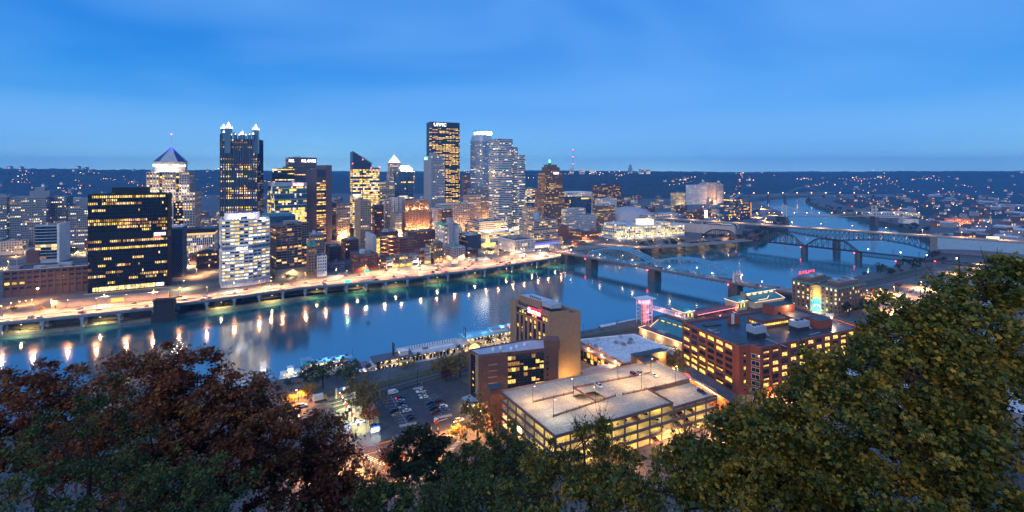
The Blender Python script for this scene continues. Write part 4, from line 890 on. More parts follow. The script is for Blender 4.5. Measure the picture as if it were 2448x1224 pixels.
# --- anonymous blocks filling the streets behind
occ = []
for o in COL.objects:
    if o.parent is None and o.get('category') in ('building',): occ.append((o.location.x, o.location.y))
FILL = [stl(wall=w_, fl=3.8, bay=3.2, pier=.45, span=.45, pp=.25, lit=l_, roof=r_, units=u_) for w_, l_, r_, u_ in ((BRICK,.25,ROOFD,2),(TAN,.25,ROOFM,2),(GREY,.3,ROOFL,1),(DBRICK,.2,ROOFD,3),(CREAM,.3,ROOFM,1),(BROWN,.3,ROOFD,2))]
proto = []
for i, st in enumerate(FILL):
    for j, (w_, d_, h_) in enumerate(((22,20,15),(30,24,22))):
        r = thing('city_block', 'x', 'building'); block(r, rect(0,0,w_,d_), 0, h_, st, (0,1,3)); proto.append(r)
cnames = ['red-brick','tan','grey','dark brick','cream','brown']; used = set(); NF = 0
def fill(u, y, pi, sc):
    global NF
    x = (u-CU)/F*y
    for ox, oy in occ:
        if abs(ox-x) < 26 and abs(oy-y) < 26: return
    occ.append((x,y)); lab = 'low %s city block' % cnames[pi//2]; gr = 'filler blocks of %s' % cnames[pi//2]
    if pi not in used:
        used.add(pi); o = proto[pi]; o.location = (x,y,13.2); o.rotation_euler.z = R(28); o['label'] = lab; o['group'] = gr; o.scale = (sc,sc,sc)
    else: place(proto[pi], (x,y,13.2), R(28), lab, gr, sc)
    NF += 1
rs = random.Random(4)
for y in (600,640,690,740,800,870,950,1040,1150,1280,1420,1600,1850,2050):
    step = 36/y*F*1.25
    u = -150+rs.uniform(0,step)
    while u < 1760:
        vb = HZ+139480/y
        ok = not (y < 660 and u < 430) and not (u > 1340 and y < 820) and not (u > 1440 and y < 960) and not (y < 620 and u < 740) and not (y < 650 and 1050 < u < 1340) and not (y<700 and u>1240)
        if ok and rs.random() < (.8 if y < 1100 else .6): fill(u, y+rs.uniform(-14,14), rs.randrange(12), rs.uniform(.6,1.05) if y < 900 else rs.uniform(.7,1.2))
        u += step*rs.uniform(.8,1.5)
for i in range(12):
    if i not in used:
        for c in list(proto[i].children): bpy.data.objects.remove(c)
        bpy.data.objects.remove(proto[i])
# ================================================================ bridges
BRBLUE = mat('bridge_blue', (.11,.34,.52), .5, .1, var=.2, grime=.3)
BRDARK = mat('bridge_dark', (.022,.028,.038), .6, .2, var=.2, grime=.4)
STONE = mat('pier_stone', (.10,.085,.075), .9, var=.35, grime=.6, bump=.4, scale=.5)
PORTAL = mat('portal_paint', (.62,.50,.50), .6)
def pier(root, x, w, l, z0, z1, m=STONE, batter=.12, yc=0):
    q = lambda s: [(x-w/2*s,yc-l/2*s),(x,yc-l/2*s-w*.45),(x+w/2*s,yc-l/2*s),(x+w/2*s,yc+l/2*s),(x,yc+l/2*s+w*.45),(x-w/2*s,yc+l/2*s)]
    a, b = q(1+batter), q(1); mb = MB()
    for i in range(6):
        j = (i+1) % 6; mb.quad((*a[i],z0),(*a[j],z0),(*b[j],z1),(*b[i],z1))
    mb.poly([(*p,z1) for p in b]); o = mb.build('pier', m, root)
    MB().prism([(p[0]+(p[0]-x)*.08, p[1]+(p[1]-yc)*.04) for p in b], z1-1.2, z1-.2, bottom=True).build('pier_cap', m, o); return o
def chord(root, name, pts, y, w, h, m):
    mb = MB()
    for (x0,z0),(x1,z1) in zip(pts[:-1],pts[1:]): mb.bar((x0,y,z0),(x1,y,z1), w, h)
    return mb.build(name, m, root)
def web(root, top, bot, y, w, m, cross=True):
    mb = MB()
    for i in range(len(top)):
        mb.bar((top[i][0],y,top[i][1]),(bot[i][0],y,bot[i][1]), w, w)
        if i < len(top)-1:
            if cross or i < len(top)/2-1: mb.bar((bot[i][0],y,bot[i][1]),(top[i+1][0],y,top[i+1][1]), w*.7, w*.7)
            if cross or i >= len(top)/2-1: mb.bar((top[i][0],y,top[i][1]),(bot[i+1][0],y,bot[i+1][1]), w*.7, w*.7)
    return mb.build('truss_web', m, root, kind='stuff')
def bridge_lamp(root, x, y, z, m, h=5, r=.35, power=0, col=(1,.95,.85)):
    o = MB().cyl(x,y,z,z+h,.1,k=5).build('lamp_post', STEEL, root); MB().ball((x,y,z+h+r), r).build('lamp_globe', m, o)
    if power: lamp(o, (x,y,z+h+.2), col, power, .4, 160)

# --- blue lens-truss bridge
p1, p2, p3 = Vector((117.5,677,0)), Vector((186,599,0)), Vector((254,522.6,0)); ax = (p3-p1).normalized(); SP = (p3-p1).length/2
br = thing('lens_truss_bridge', 'blue steel lens-truss road bridge on dark stone piers with a pale portal', 'bridge', p1, math.atan2(ax.y, ax.x))
zd = 16.4
MB().box(-78,-8.2,zd-2.2,2*SP+118,8.2,zd, bottom=True).build('deck', ROAD, br)
for y in (-8.4, 8.4):
    mb = MB()
    for z in (.5,1.15): mb.bar((-78,y,zd+z),(2*SP+118,y,zd+z),.14)
    for i in range(0, int(2*SP+196), 4): mb.bar((-78+i,y,zd-.1),(-78+i,y,zd+1.2),.12)
    mb.build('railing', BRBLUE, br)
    MB().bar((-78,y,zd-1.5),(2*SP+118,y,zd-1.5),.5,1.6).build('girder', mat('girder_rust',(.16,.10,.09),.7), br)
mb = MB()
for i in range(60): mb.box(-70+i*6,-9.6,zd-2.9,-69+i*6,9.6,zd-2.25, bottom=True)
mb.build('floor_beam', BRDARK, br, kind='stuff')
for k_ in range(2):
    x0_ = k_*SP; n_ = 13
    top = [(x0_+2+(SP-4)*i/n_, zd+7+11*4*(i/n_)*(1-i/n_)) for i in range(n_+1)]; bot = [(x0_+2+(SP-4)*i/n_, zd+7-6.6*4*(i/n_)*(1-i/n_)) for i in range(n_+1)]
    for y in (-7.4, 0, 7.4):
        chord(br, 'top_chord', top, y, 1.3, 1.5, BRBLUE); chord(br, 'bottom_chord', bot, y, .8, .9, BRBLUE); web(br, top, bot, y, .34, BRBLUE) if y else None
    mb = MB()
    for i in range(2, n_-1): mb.bar((top[i][0],-7.4,top[i][1]),(top[i][0],7.4,top[i][1]),.35)
    mb.build('lateral_brace', BRBLUE, br, kind='stuff')
for x in (0, SP, 2*SP):
    pier(br, x, 9.5, 15, -3, zd-2.4)
    for y in (-7.4,0,7.4): MB().bar((x,y,zd),(x,y,zd+8.5),1.0,1.0).build('portal_post', BRBLUE, br)
    MB().ball((x-4,-10.4,zd-3),.8).build('navigation_light', LRED, br)
pier(br, -44, 6, 15, -3, zd-2.4); pier(br, 2*SP+42, 8.5, 15, 2, zd-2.4); pier(br, 2*SP+88, 6, 15, 4, zd-2.4)
x = 2*SP+1.5
for y in (-8.2,0,8.2):
    t = MB().box(x-1.1,y-1.1,zd,x+1.1,y+1.1,zd+9.5).build('portal_tower', PORTAL, br)
    MB().cyl(x,y,zd+9.5,zd+13,.9,.08,k=6).build('spire', PORTAL, t)
MB().box(x-.7,-8,zd+6.6,x+.7,8,zd+8.2, bottom=True).build('portal_beam', PORTAL, br)
for y0_ in (-4.1,4.1):
    mb = MB()
    for i in range(6): t0,t1 = math.pi*i/6, math.pi*(i+1)/6; mb.bar((x,y0_-3*math.cos(t0),zd+3.6+3*math.sin(t0)),(x,y0_-3*math.cos(t1),zd+3.6+3*math.sin(t1)),.7,.6)
    mb.build('portal_arch', PORTAL, br)
for i in range(13): bridge_lamp(br, -60+i*27, (-8.4 if i % 2 else 8.4), zd, LWHT, 6, .42, 6500, (1,.52,.32))
# --- dark railway truss bridge
A = Vector((506,796,0)); d_ = Vector((.645,-.763,0)).normalized()
rb = thing('rail_truss_bridge', 'dark steel rail bridge with humped through-trusses on stone piers', 'bridge', A, math.atan2(d_.y,d_.x)); zr = 13.6
MB().box(-185,-4.6,zr-1.6,78,4.6,zr, bottom=True).build('deck', BRDARK, rb); MB().box(78,-4.6,zr-.9,235,4.6,zr, bottom=True).build('deck', BRDARK, rb)
for y in (-2.2,-.8,.8,2.2): MB().bar((-185,y,zr+.1),(235,y,zr+.1),.16,.18).build('rail', STEEL, rb)
for xa, xb, crest, n_ in ((-108,-2,21,12),(2,75,15,9),(-180,-112,13,8)):
    f = lambda t: crest*(min(1,(.02+t*5)) if t < .2 else (min(1,(1-t)*5) if t > .8 else 1))*(.72+.28*math.sin(math.pi*t))
    bot = [(xa+(xb-xa)*i/n_, zr-.6) for i in range(n_+1)]; top = [(xa+(xb-xa)*i/n_, zr+max(.3,f(i/n_))) for i in range(n_+1)]
    for y in (-4.4,4.4): chord(rb, 'top_chord', top, y, 1.2, 1.3, BRDARK); chord(rb, 'bottom_chord', bot, y, .9, 1.2, BRDARK); web(rb, top, bot, y, .65, BRDARK, False)
    mb = MB()
    for i in range(1, n_): mb.bar((top[i][0],-4.4,top[i][1]),(top[i][0],4.4,top[i][1]),.4)
    mb.build('sway_brace', BRDARK, rb, kind='stuff')
for xa, xb in ((78,127),(129,170)):
    n_ = 9; top = [(xa+(xb-xa)*i/n_, zr-.8) for i in range(n_+1)]; bot = [(p[0], zr-7) for p in top]
    for y in (-4,4): chord(rb, 'top_chord', top, y, .6, .8, BRDARK); chord(rb, 'bottom_chord', bot, y, .5, .7, BRDARK); web(rb, top, bot, y, .4, BRDARK, True)
for x, zt in ((-110,zr-1.8),(0,zr-1.8),(76.5,zr-1.8),(128,zr-7.6),(172,zr-1)): pier(rb, x, 6.5, 12, -3, zt); MB().ball((x-3.6,-7.6,zt-.6),.7).build('navigation_light', LRED, rb)
for x in (95,120,150):
    MB().bar((x,-5.2,zr),(x,-5.2,zr+8),.35).bar((x,5.2,zr),(x,5.2,zr+8),.35).bar((x,-5.2,zr+8),(x,5.2,zr+8),.35).build('catenary_gantry', STEEL, rb)
for x in (88,128,158,190,218): bridge_lamp(rb, x, 4.8, zr, glow('lamp_lime', (.85,1,.45), 9, .1), 3.5, .8, 900, (.9,1,.55))
# --- high deck-truss bridge
A = Vector((578,819,0)); d_ = Vector((.765,-.644,0)).normalized()
lb = thing('deck_truss_bridge', 'high dark deck-truss road bridge with arched lower chord, behind the rail bridge', 'bridge', A, math.atan2(d_.y,d_.x)); zl = 38
MB().box(-330,-9,zl-1.6,420,9,zl, bottom=True).build('deck', ROAD, lb)
for y in (-9.2,9.2): MB().bar((-330,y,zl+.5),(420,y,zl+.5),.3,1.0).build('parapet', CONC, lb)
def dep(x):
    return float(np.interp(x, [-150,-110,-70,-30,0,30,62,95,125], [6,6.5,8.5,13,18,13,10,14,23]))
xs = list(np.linspace(-150,125,42)); top = [(x,zl-2) for x in xs]; bot = [(x,zl-2-dep(x)) for x in xs]
for y in (-8,8): chord(lb, 'top_chord', top, y, .8, .9, BRDARK); chord(lb, 'bottom_chord', bot, y, .9, 1.1, BRDARK); web(lb, top, bot, y, .5, BRDARK, True)
pier(lb, 0, 9, 22, -3, zl-20.4); pier(lb, 127, 8, 22, 0, zl-24)
MB().box(122.5,-9,2,131.5,9,zl-1.7).build('pier_tower', mat('abutment', (.16,.15,.14), .9, grime=.5), lb)
wallb = mat('approach_steel', (.22,.34,.46), .6, var=.15, grime=.35); ptsb = [(131.5+(118)*i/10, zl-16-8*(1-math.sin(math.pi*(.18+.64*i/10)))) for i in range(11)]
for k_ in range(3):
    seg = ptsb[k_*3:k_*3+5] if k_ == 2 else ptsb[k_*3:k_*3+4]; mb = MB()
    for y in (-8.9, 8.9):
        for (xa,za),(xb,zb) in zip(seg[:-1],seg[1:]): mb.quad((xa,y,za),(xb,y,zb),(xb,y,zl-1.7),(xa,y,zl-1.7))
    for (xa,za),(xb,zb) in zip(seg[:-1],seg[1:]): mb.quad((xa,-8.9,za),(xa,8.9,za),(xb,8.9,zb),(xb,-8.9,zb))
    mb.build('approach_panel', wallb, lb)
for x in (255,310,370,-170,-230,-290): MB().box(x-2,-7,2,x+2,7,zl-1.7).build('bent', CONC, lb)
MB().box(-340,-10,2,-165,10,zl-6).build('abutment_wall', mat('abutment_pale', (.42,.36,.34), .85, grime=.4), lb)
for i in range(15):
    o = MB().bar((-300+i*46,9.0,zl),(-300+i*46,9.0,zl+8),.22).bar((-300+i*46,9.0,zl+8),(-300+i*46,6.5,zl+8.3),.18).build('lamp_post', STEEL, lb)
    MB().box(-300.5+i*46,5.9,zl+8.1,-299.5+i*46,6.9,zl+8.4, bottom=True).build('lamp_head', LSOD, o); lamp(o, (-300+i*46,6.2,zl+7.6), (1,.46,.20), 14000, .4, 150)
# --- suspension bridge farther upriver
q1, q2 = P(1876,540,0), Vector((948,1205,0)); d_ = (q2-q1).normalized(); Ls = (q2-q1).length
sb = thing('suspension_bridge', 'small pale suspension bridge with two towers across the upper river', 'bridge', q1, math.atan2(d_.y,d_.x)); zs = 26
MB().box(-90,-6,zs-1.5,Ls+130,6,zs, bottom=True).build('deck', ROAD, sb)
tw = mat('tower_pale', (.50,.42,.34), .6)
for x in (0,Ls):
    for y in (-6.6,6.6): MB().box(x-1.4,y-1.2,0,x+1.4,y+1.2,54).build('tower_leg', tw, sb)
    MB().box(x-1.2,-6.6,50,x+1.2,6.6,53, bottom=True).build('tower_beam', tw, sb); pier(sb, x, 8, 18, -3, zs-2)
for y in (-6.6,6.6):
    pts_ = [(Ls*i/20, 28+25*(2*i/20-1)**2) for i in range(21)]; chord(sb, 'main_cable', [(-90,27)]+[(0,53)]+pts_[1:-1]+[(Ls,53),(Ls+110,27)], y, .5, .5, tw)
    mb = MB()
    for i in range(1,40): x = Ls*i/40; mb.bar((x,y,zs),(x,y,28+25*(2*i/40-1)**2),.14)
    mb.build('hanger', tw, sb, kind='stuff')
for i in range(14): bridge_lamp(sb, -70+i*33, 6.2, zs, LSOD, 7, .7, 5200, SOD)
# --- far bridge with a faint tied arch
q1 = Vector((1240,2330,0)); q2 = Vector((1760,2330,0)); fb = thing('arch_bridge', 'distant road bridge with a faint tied arch at the river bend', 'bridge', q1, R(3)); Lf = 520; zf = 26
MB().box(-280,-8,zf-2,Lf+200,8,zf, bottom=True).build('deck', ROAD, fb)
for y in (-8,8):
    pts_ = [(150+200*i/16, zf+38*4*(i/16)*(1-i/16)) for i in range(17)]; chord(fb, 'arch', pts_, y, 1.6, 1.8, mat('arch_teal', (.10,.20,.22), .6))
    mb = MB()
    for x_, z_ in pts_[1:-1]: mb.bar((x_,y,zf),(x_,y,z_),.3)
    mb.build('hanger', STEEL, fb, kind='stuff')
for x in (-200,-120,-40,60,148,352,430,520,620): pier(fb, x, 7, 14, 0, zf-2)
for i in range(12): bridge_lamp(fb, -240+i*76, 7, zf, LSOD, 8, 1.6, 0)
# ================================================================ near bank: streets, car park, garage, hotel, offices
GS = 9.0
def poly_px(name, pix, z, m, zt=None, **k): return MB().poly([P(u,v,z) for u, v in pix]).build(name, m, **k)
def foot(pix, z): return [(p.x,p.y) for p in (P(u,v,z) for u, v in pix)]
STREET = mat('street_asphalt', (.115,.105,.10), .8, var=.3, scale=.12, grime=.5, bump=.1)
WALK = mat('brick_walk', (.20,.13,.11), .85, var=.3, scale=.6, grime=.4)
LOT = mat('lot_asphalt', (.060,.062,.068), .8, var=.3, scale=.2, grime=.6, bump=.1)
# streets: one sheet below the slope toe up to the lots
st = MB().poly([(-230,150,9.02),(190,150,9.02),(190,262,9.02),(118,234,9.02),(20,188,9.02),tuple(P(1192,1003,9.02)),tuple(P(1000,1052,9.02)),tuple(P(880,1078,9.02)),tuple(P(700,1105,9.02)),(-230,190,9.02)]).build('street', STREET, kind='structure')
MB().poly([tuple(P(u,v,9.10)) for u, v in ((640,1100),(880,1080),(1000,1054),(1192,1005),(1192,998),(1000,1044),(915,1062),(870,1070),(640,1085))]).build('pavement', WALK, kind='structure')
lot = poly_px('car_park', ((882,942),(1085,897),(1150,940),(1188,975),(1186,999),(1000,1045),(912,1062),(900,1010)), 9.04, LOT, kind='structure')
poly_px('plaza', ((760,955),(884,930),(905,1000),(912,1062),(850,1075),(810,1075)), 9.05, PLAZA, kind='structure')
poly_px('service_yard', ((640,990),(770,940),(800,980),(812,1040),(812,1085),(640,1110)), 9.06, mat('yard_asphalt', (.11,.09,.09), .8), kind='structure')
poly_px('footpath', ((1395,815),(1640,870),(1700,960),(1800,980),(2100,860),(2060,790),(1640,840),(1500,790)), 9.03, PLAZA, kind='structure')
def strips(name, segs, wd, z, m, parent):
    mb = MB()
    for (u0,v0,u1,v1) in segs:
        a, b = P(u0,v0,z), P(u1,v1,z); d = (b-a).normalized(); n_ = Vector((-d.y,d.x,0))*wd/2; mb.quad(a-n_, b-n_, b+n_, a+n_)
    return mb.build(name, m, parent, kind='stuff')
strips('yellow_line', ((800,1106,900,1080),(900,1080,1003,1053)), .35, 9.035, YLINE, st)
strips('stop_line', ((905,1075,917,1090),(1103,1020,1112,1026)), .6, 9.036, LINE, st)
seg = [(860+i*5.2,1089+i*2.4,872+i*5.2,1084+i*2.4) for i in range(11)]+[(1043+i*4.6,1034-i*1.2,1048+i*4.6,1026-i*1.2) for i in range(9)]+[(1062+i*5,1045-i*.2,1066+i*5,1039-i*.2) for i in range(9)]+[(1072+i*3.2,1075-i*3.4,1084+i*3,1076-i*3.4) for i in range(7)]
strips('crosswalk', seg, .45, 9.034, LINE, st)
strips('turn_arrow', ((930,1077,946,1073),(938,1086,952,1081),(1085,1033,1095,1031)), .35, 9.034, LINE, st)
# stalls of the car park
seg = [(934,947,974,1013),(1023,947,1056,991)]
for i in range(11):
    t = i/10; a = (934+40*t, 947+66*t); seg += [(a[0],a[1],a[0]+21,a[1]-5),(a[0],a[1],a[0]-22,a[1]+5)]
for i in range(9):
    t = i/8; a = (1023+33*t, 947+44*t); seg += [(a[0],a[1],a[0]+20,a[1]-5),(a[0],a[1],a[0]-21,a[1]+5)]
seg += [(936+i*12.3,1042-i*3,944+i*12.3,1053-i*3) for i in range(6)]
strips('stall_line', seg, .14, 9.048, LINE, lot)
for (u0,v0,u1,v1) in ((955,1019,996,1011),(1040,1000,1080,992),(988,930,1012,926)):
    a, b = P(u0,v0,9.04), P(u1,v1,9.04); d = (b-a).normalized(); n_ = Vector((-d.y,d.x,0))*1.1
    MB().prism([tuple(a-n_)[:2],tuple(b-n_)[:2],tuple(b+n_)[:2],tuple(a+n_)[:2]], 9.03, 9.2).build('kerb_island', CONC, lot)
# railway
trk = mat('ballast', (.16,.14,.125), .95, var=.35, scale=.6, grime=.5, bump=.4)
rl = MB().poly([tuple(P(u,v,9.03)) for u, v in ((600,1010),(1118,868),(1460,800),(1700,758),(1900,716),(2230,640),(2230,655),(1900,728),(1700,770),(1460,818),(1118,893),(600,1045))]).build('railway_bed', trk, kind='structure')
for j in range(6):
    t = (.12,.22,.42,.52,.74,.84)[j]
    pl = [P(a[0]+(b[0]-a[0])*t, a[1]+(b[1]-a[1])*t, 9.12) for a, b in zip(((600,1010),(1118,868),(1460,800),(1700,758),(1900,716),(2230,640)),((600,1045),(1118,893),(1460,818),(1700,770),(1900,728),(2230,655)))]
    mb = MB()
    for a, b in zip(pl[:-1], pl[1:]): mb.bar(a, b, .16, .16)
    mb.build('rail', mat('rail_steel', (.30,.28,.27), .35, .8), rl)
    if j % 2 == 0: ribbon([p_-Vector((0,1.0,.06)) for p_ in pl], [p_+Vector((0,2.6,-.06)) for p_ in pl], 9.055).build('track_bed', mat('track_dark', (.045,.04,.038), .95, var=.4, scale=1.5, grime=.5), rl)
poly_px('bank_verge', ((600,1010),(600,985),(880,921),(1118,858),(1460,792),(1700,750),(1900,710),(2230,634),(2230,640),(1900,716),(1700,758),(1460,800),(1118,868)), 9.034, GRASS, kind='structure')
fn = thing('chain_fence', 'low wire fence between the railway tracks and the car park', 'fence')
a, b = P(850,963,9.04), P(1090,897,9.04); n_ = 30
mb = MB()
for z in (.3,1.0,1.7): mb.bar(a+Vector((0,0,z)), b+Vector((0,0,z)), .05)
mb.build('rail', STEEL, fn)
pm = MB().box(-.06,-.06,0,.06,.06,1.8).mesh('post', STEEL)
for i in range(n_+1): obj('post', pm, fn, a.lerp(b, i/n_))

# ---------------------------------------------------------------- cars
TYRE = mat('tyre', (.012,.012,.012), .9, var=0); RIM = mat('rim', (.35,.35,.36), .35, .8, var=0); CGLASS = glass('car_glass', (.01,.014,.02), .06, .7)
HEADL = glow('headlight', (1,.95,.85), 7, 0); TAILL = glow('taillight', (1,.03,.03), 5, 0); LENS = mat('lens_clear', (.5,.5,.5), .2); LENSR = mat('lens_red', (.25,.01,.01), .3)
PAINTS = {k: mat('paint_'+k, c, .28, .3 if k in ('silver','tan') else 0, var=.05, spec=.6) for k, c in dict(white=(.75,.75,.74), silver=(.42,.43,.45), black=(.012,.012,.014), navy=(.015,.03,.09), red=(.25,.015,.02), maroon=(.10,.012,.02), grey=(.12,.125,.13), tan=(.40,.33,.26), blue=(.04,.12,.30)).items()}
def car_proto(kind):
    """local: front towards +x, origin on the ground"""
    L_, W_, H_ = dict(sedan=(4.7,1.82,1.45), suv=(4.7,1.9,1.72), van=(5.9,2.05,2.45), pickup=(5.7,1.95,1.85), minibus=(5.3,2.0,2.0))[kind]
    prof = dict(sedan=[(-2.35,.32),(2.35,.32),(2.35,.62),(2.15,.78),(1.05,.90),(-1.65,.94),(-2.3,.88)],
                suv=[(-2.35,.38),(2.35,.38),(2.35,.78),(2.15,.95),(1.15,1.05),(-2.3,1.08)],
                van=[(-2.95,.4),(2.95,.4),(2.95,.95),(2.6,1.2),(1.9,1.3),(-2.95,1.3)],
                pickup=[(-2.85,.5),(2.85,.5),(2.85,.9),(2.6,1.08),(1.3,1.14),(-2.85,1.14)],
                minibus=[(-2.65,.4),(2.65,.4),(2.65,.9),(2.3,1.1),(1.5,1.15),(-2.65,1.15)])[kind]
    cab = dict(sedan=[(-1.75,.93),(1.0,.90),(.25,1.42),(-1.05,1.45)], suv=[(-2.25,1.07),(1.1,1.05),(.45,1.68),(-2.0,1.72)], van=[(-2.93,1.3),(2.0,1.3),(1.35,2.4),(-2.85,2.45)],
               pickup=[(-.7,1.14),(1.25,1.13),(.6,1.82),(-.5,1.85)], minibus=[(-2.6,1.14),(1.55,1.14),(.9,1.95),(-2.5,2.0)])[kind]
    root = thing('parked_car', 'x', 'car')
    def ext(pts, w, top_in=0.0):
        mb = MB(); k = len(pts); n = len(mb.v); zmax = max(p[1] for p in pts); zmin = min(p[1] for p in pts)
        f = lambda z: w/2-top_in*(z-zmin)/(zmax-zmin)
        for s in (-1,1): mb.v += [(x, s*f(z), z) for x, z in pts]
        mb.f += [tuple(range(k-1,-1,-1)), tuple(range(k,2*k))][::1]; mb.m += [0,0]
        for i in range(k): j = (i+1) % k; mb.f.append((i,j,k+j,k+i)); mb.m.append(0)
        return mb
    bd = ext(prof, W_, .06).build('body', PAINTS['white'], root)
    if kind == 'van': ext(cab, W_-.06, .12).build('cab', PAINTS['white'], root); gl = MB().quad((2.0,-.8,1.32),(2.0,.8,1.32),(1.4,.75,2.2),(1.4,-.75,2.2)).box(.4,-1.01,1.4,1.5,1.01,2.0).build('window', CGLASS, root)
    else:
        ext(cab, W_-.1, .2).build('window', CGLASS, root)
        t = [p for p in cab if p[1] > 1.3]; x0_, x1_ = min(p[0] for p in t), max(p[0] for p in t); z_ = max(p[1] for p in t)
        MB().box(x0_+.03,-W_/2+.27,z_-.06,x1_-.03,W_/2-.27,z_+.035).build('roof', PAINTS['white'], root)
        mb = MB()
        for s in (-1,1):
            pts_ = sorted(cab); mb.bar((cab[0][0],s*(W_/2-.07),cab[0][1]),(cab[3][0],s*(W_/2-.25),cab[3][1]),.1); mb.bar((cab[1][0],s*(W_/2-.07),cab[1][1]),(cab[2][0],s*(W_/2-.25),cab[2][1]),.08); xm = (cab[0][0]+cab[1][0])/2-.1; mb.bar((xm,s*(W_/2-.06),cab[0][1]),(xm,s*(W_/2-.25),z_),.1)
        mb.build('pillar', PAINTS['white'], root)
    if kind == 'pickup': MB().box(-2.75,-.85,1.0,-.75,.85,1.16).build('cargo_bed', TYRE, root)
    r = .33 if kind in ('sedan','minibus') else .38; xw = L_/2-.92
    for sx in (-1,1):
        for sy in (-1,1):
            t = MB().cyl(0,0,-.11,.11,r,k=12).build('wheel', TYRE, root, loc=(sx*xw, sy*(W_/2-.1), r)); t.rotation_euler = (math.pi/2,0,0)
            MB().cyl(0,0,-.125,.125,r*.6,k=10).build('rim', RIM, t)
    for s in (-1,1):
        z_ = prof[2][1]-.05; MB().box(L_/2-.06,s*.62-.2,z_-.12,L_/2+.02,s*.62+.2,z_+.05).build('headlight', LENS, root)
        MB().box(-L_/2-.02,s*.68-.18,z_-.05,-L_/2+.06,s*.68+.18,z_+.18).build('taillight', LENSR, root)
    return root
CARS = {k: car_proto(k) for k in ('sedan','suv','van','pickup','minibus')}
for r in CARS.values(): r['used'] = 0
def car(kind, colour, loc, heading, label, group=None, head=False, tail=False, name=None):
    r = CARS[kind]
    if not r['used']: o = r; r['used'] = 1
    else: o = copy_tree(r)
    if 'used' in o: pass
    o.location = loc; o.rotation_euler.z = heading; o['label'] = colour+' '+label if label.startswith('car ') else label
    if group: o['group'] = group
    nm = name or dict(sedan='car', suv='car', van='van', pickup='pickup_truck', minibus='van')[kind]; o.name = nm
    o['category'] = dict(van='van', minibus='van', pickup='pickup').get(kind, 'car')
    for c in o.children:
        b = c.name.split('.')[0]
        mm = PAINTS[colour] if b in ('body','roof','cab','pillar') else (HEADL if head else LENS) if b == 'headlight' else (TAILL if tail else LENSR) if b == 'taillight' else None
        if mm: c.material_slots[0].link = 'OBJECT'; c.material_slots[0].material = mm
    return o
HE = R(29)
lot_cars = [('van','white',940,941,0,'tall white cargo van at the head of the left row in the car park',0),('sedan','black',956,953,0,'black car with glowing tail lights beside the white cargo van',1),('sedan','silver',958,960,0,'silver sedan second behind the white cargo van',0),
 ('sedan','navy',960.5,967,0,'dark navy sedan between two silver cars in the left row',0),('sedan','silver',963,975,1,'dull silver sedan opposite the black hatch in the left row',0),('sedan','white',973,983.5,0,'white sedan nearest the left row lamp post',0),('suv','black',942,984,1,'black hatchback parked alone left of the divider line',0),
 ('sedan','tan',947.5,993.5,1,'tan sedan left of the front lamp post',0),('sedan','navy',980.5,996.5,0,'dark sedan last but one before the kerb island',0),('sedan','black',985,1002,0,'black sedan next to the front kerb island',0),
 ('pickup','white',1006,938,1,'white pickup at the head of the right row',0),('sedan','silver',1010,945.5,1,'silver car just in front of the white pickup',0),('sedan','white',1013.5,951.5,1,'pale car two places in front of the white pickup',0),('sedan','black',1028,965.5,1,'black car first after the gap in the right row',0),
 ('sedan','navy',1032,973,1,'dark blue car second after the gap in the right row',0),('suv','black',1034.5,979.5,1,'black hatchback beside the rust coloured car',0),('suv','maroon',1041,987.5,1,'rust-brown boxy car by the right kerb island',0),
 ('suv','black',1050,962,0,'black car at the far right side of the right row',0),('sedan','red',1054,969.5,0,'red car half hidden by a white hatchback',0),('suv','white',1060,974,0,'white hatchback on the right side of the right row',0),('sedan','grey',1062,979,0,'grey-blue sedan next to the white hatchback',0),('sedan','blue',1066,984,0,'bright blue sedan last on the right side of the right row',0),
 ('suv','white',1098,1006.5,0,'white patrol car with dark hood at the exit lane',0),('sedan','navy',896,1019,0,'dark blue car beside the white passenger van',0),('minibus','white',897,1030,0,'white passenger van beside the lit map board',0),('sedan','grey',873,977,1,'grey car under the big tree at the edge of the lot',0)]
for kd, co, u, v, fl_, lb_, tl in lot_cars: car(kd, co, P(u,v,9.05), HE+(math.pi if fl_ else 0), lb_, 'cars in the lower car park', tail=bool(tl))

# ---------------------------------------------------------------- parking garage
def lamp_post(u, v, z, h, label, group, m=LSOD, power=2500, col=SOD, arm=1.4, heading=0, pw=.09, name='street_lamp', r=.28, loc=None):
    p = P(u,v,z) if loc is None else Vector(loc); o = thing(name, label, 'lamp', p, heading, group)
    MB().cyl(0,0,0,h,pw*1.4,pw,k=6).build('post', STEEL, o); MB().bar((0,0,h),(arm,0,h+.25),.1).build('arm', STEEL, o)
    MB().box(arm-.35,-.2,h+.12,arm+.35,.2,h+.3, bottom=True).build('housing', STEEL, o); MB().ball((arm,0,h+.02),r,sz=.6).build('bulb', m, o)
    if power: lamp(o, (arm,0,h-.35), col, power, .3, 160)
    return o
GC = mat('garage_concrete', (.43,.38,.31), .85, var=.22, scale=.16, grime=.6, bump=.1); GB = mat('garage_band', (.17,.125,.125), .85, var=.15, grime=.3); GI = mat('garage_inside', (.50,.47,.38), .85, grime=.3)
ZR = 26.0; fc, fr, brr, bl = (P(u,v,ZR) for u, v in ((1328,1046),(1712,936),(1566,864),(1196,938)))
ga = thing('parking_garage', 'open-deck concrete parking garage with yellow lit floors and a broad pale roof deck', 'parking garage', (fc.x,fc.y,GS))
loc_ = lambda p: Vector((p.x-fc.x, p.y-fc.y, p.z-GS))
q = [loc_(x) for x in (fc,fr,brr,bl)]; HR = ZR-GS; pitch = HR/4
def at(s, t):   # bilinear point of the deck: s along the front, t towards the back
    a = q[0].lerp(q[1], s); b = q[3].lerp(q[2], s); return a.lerp(b, t)
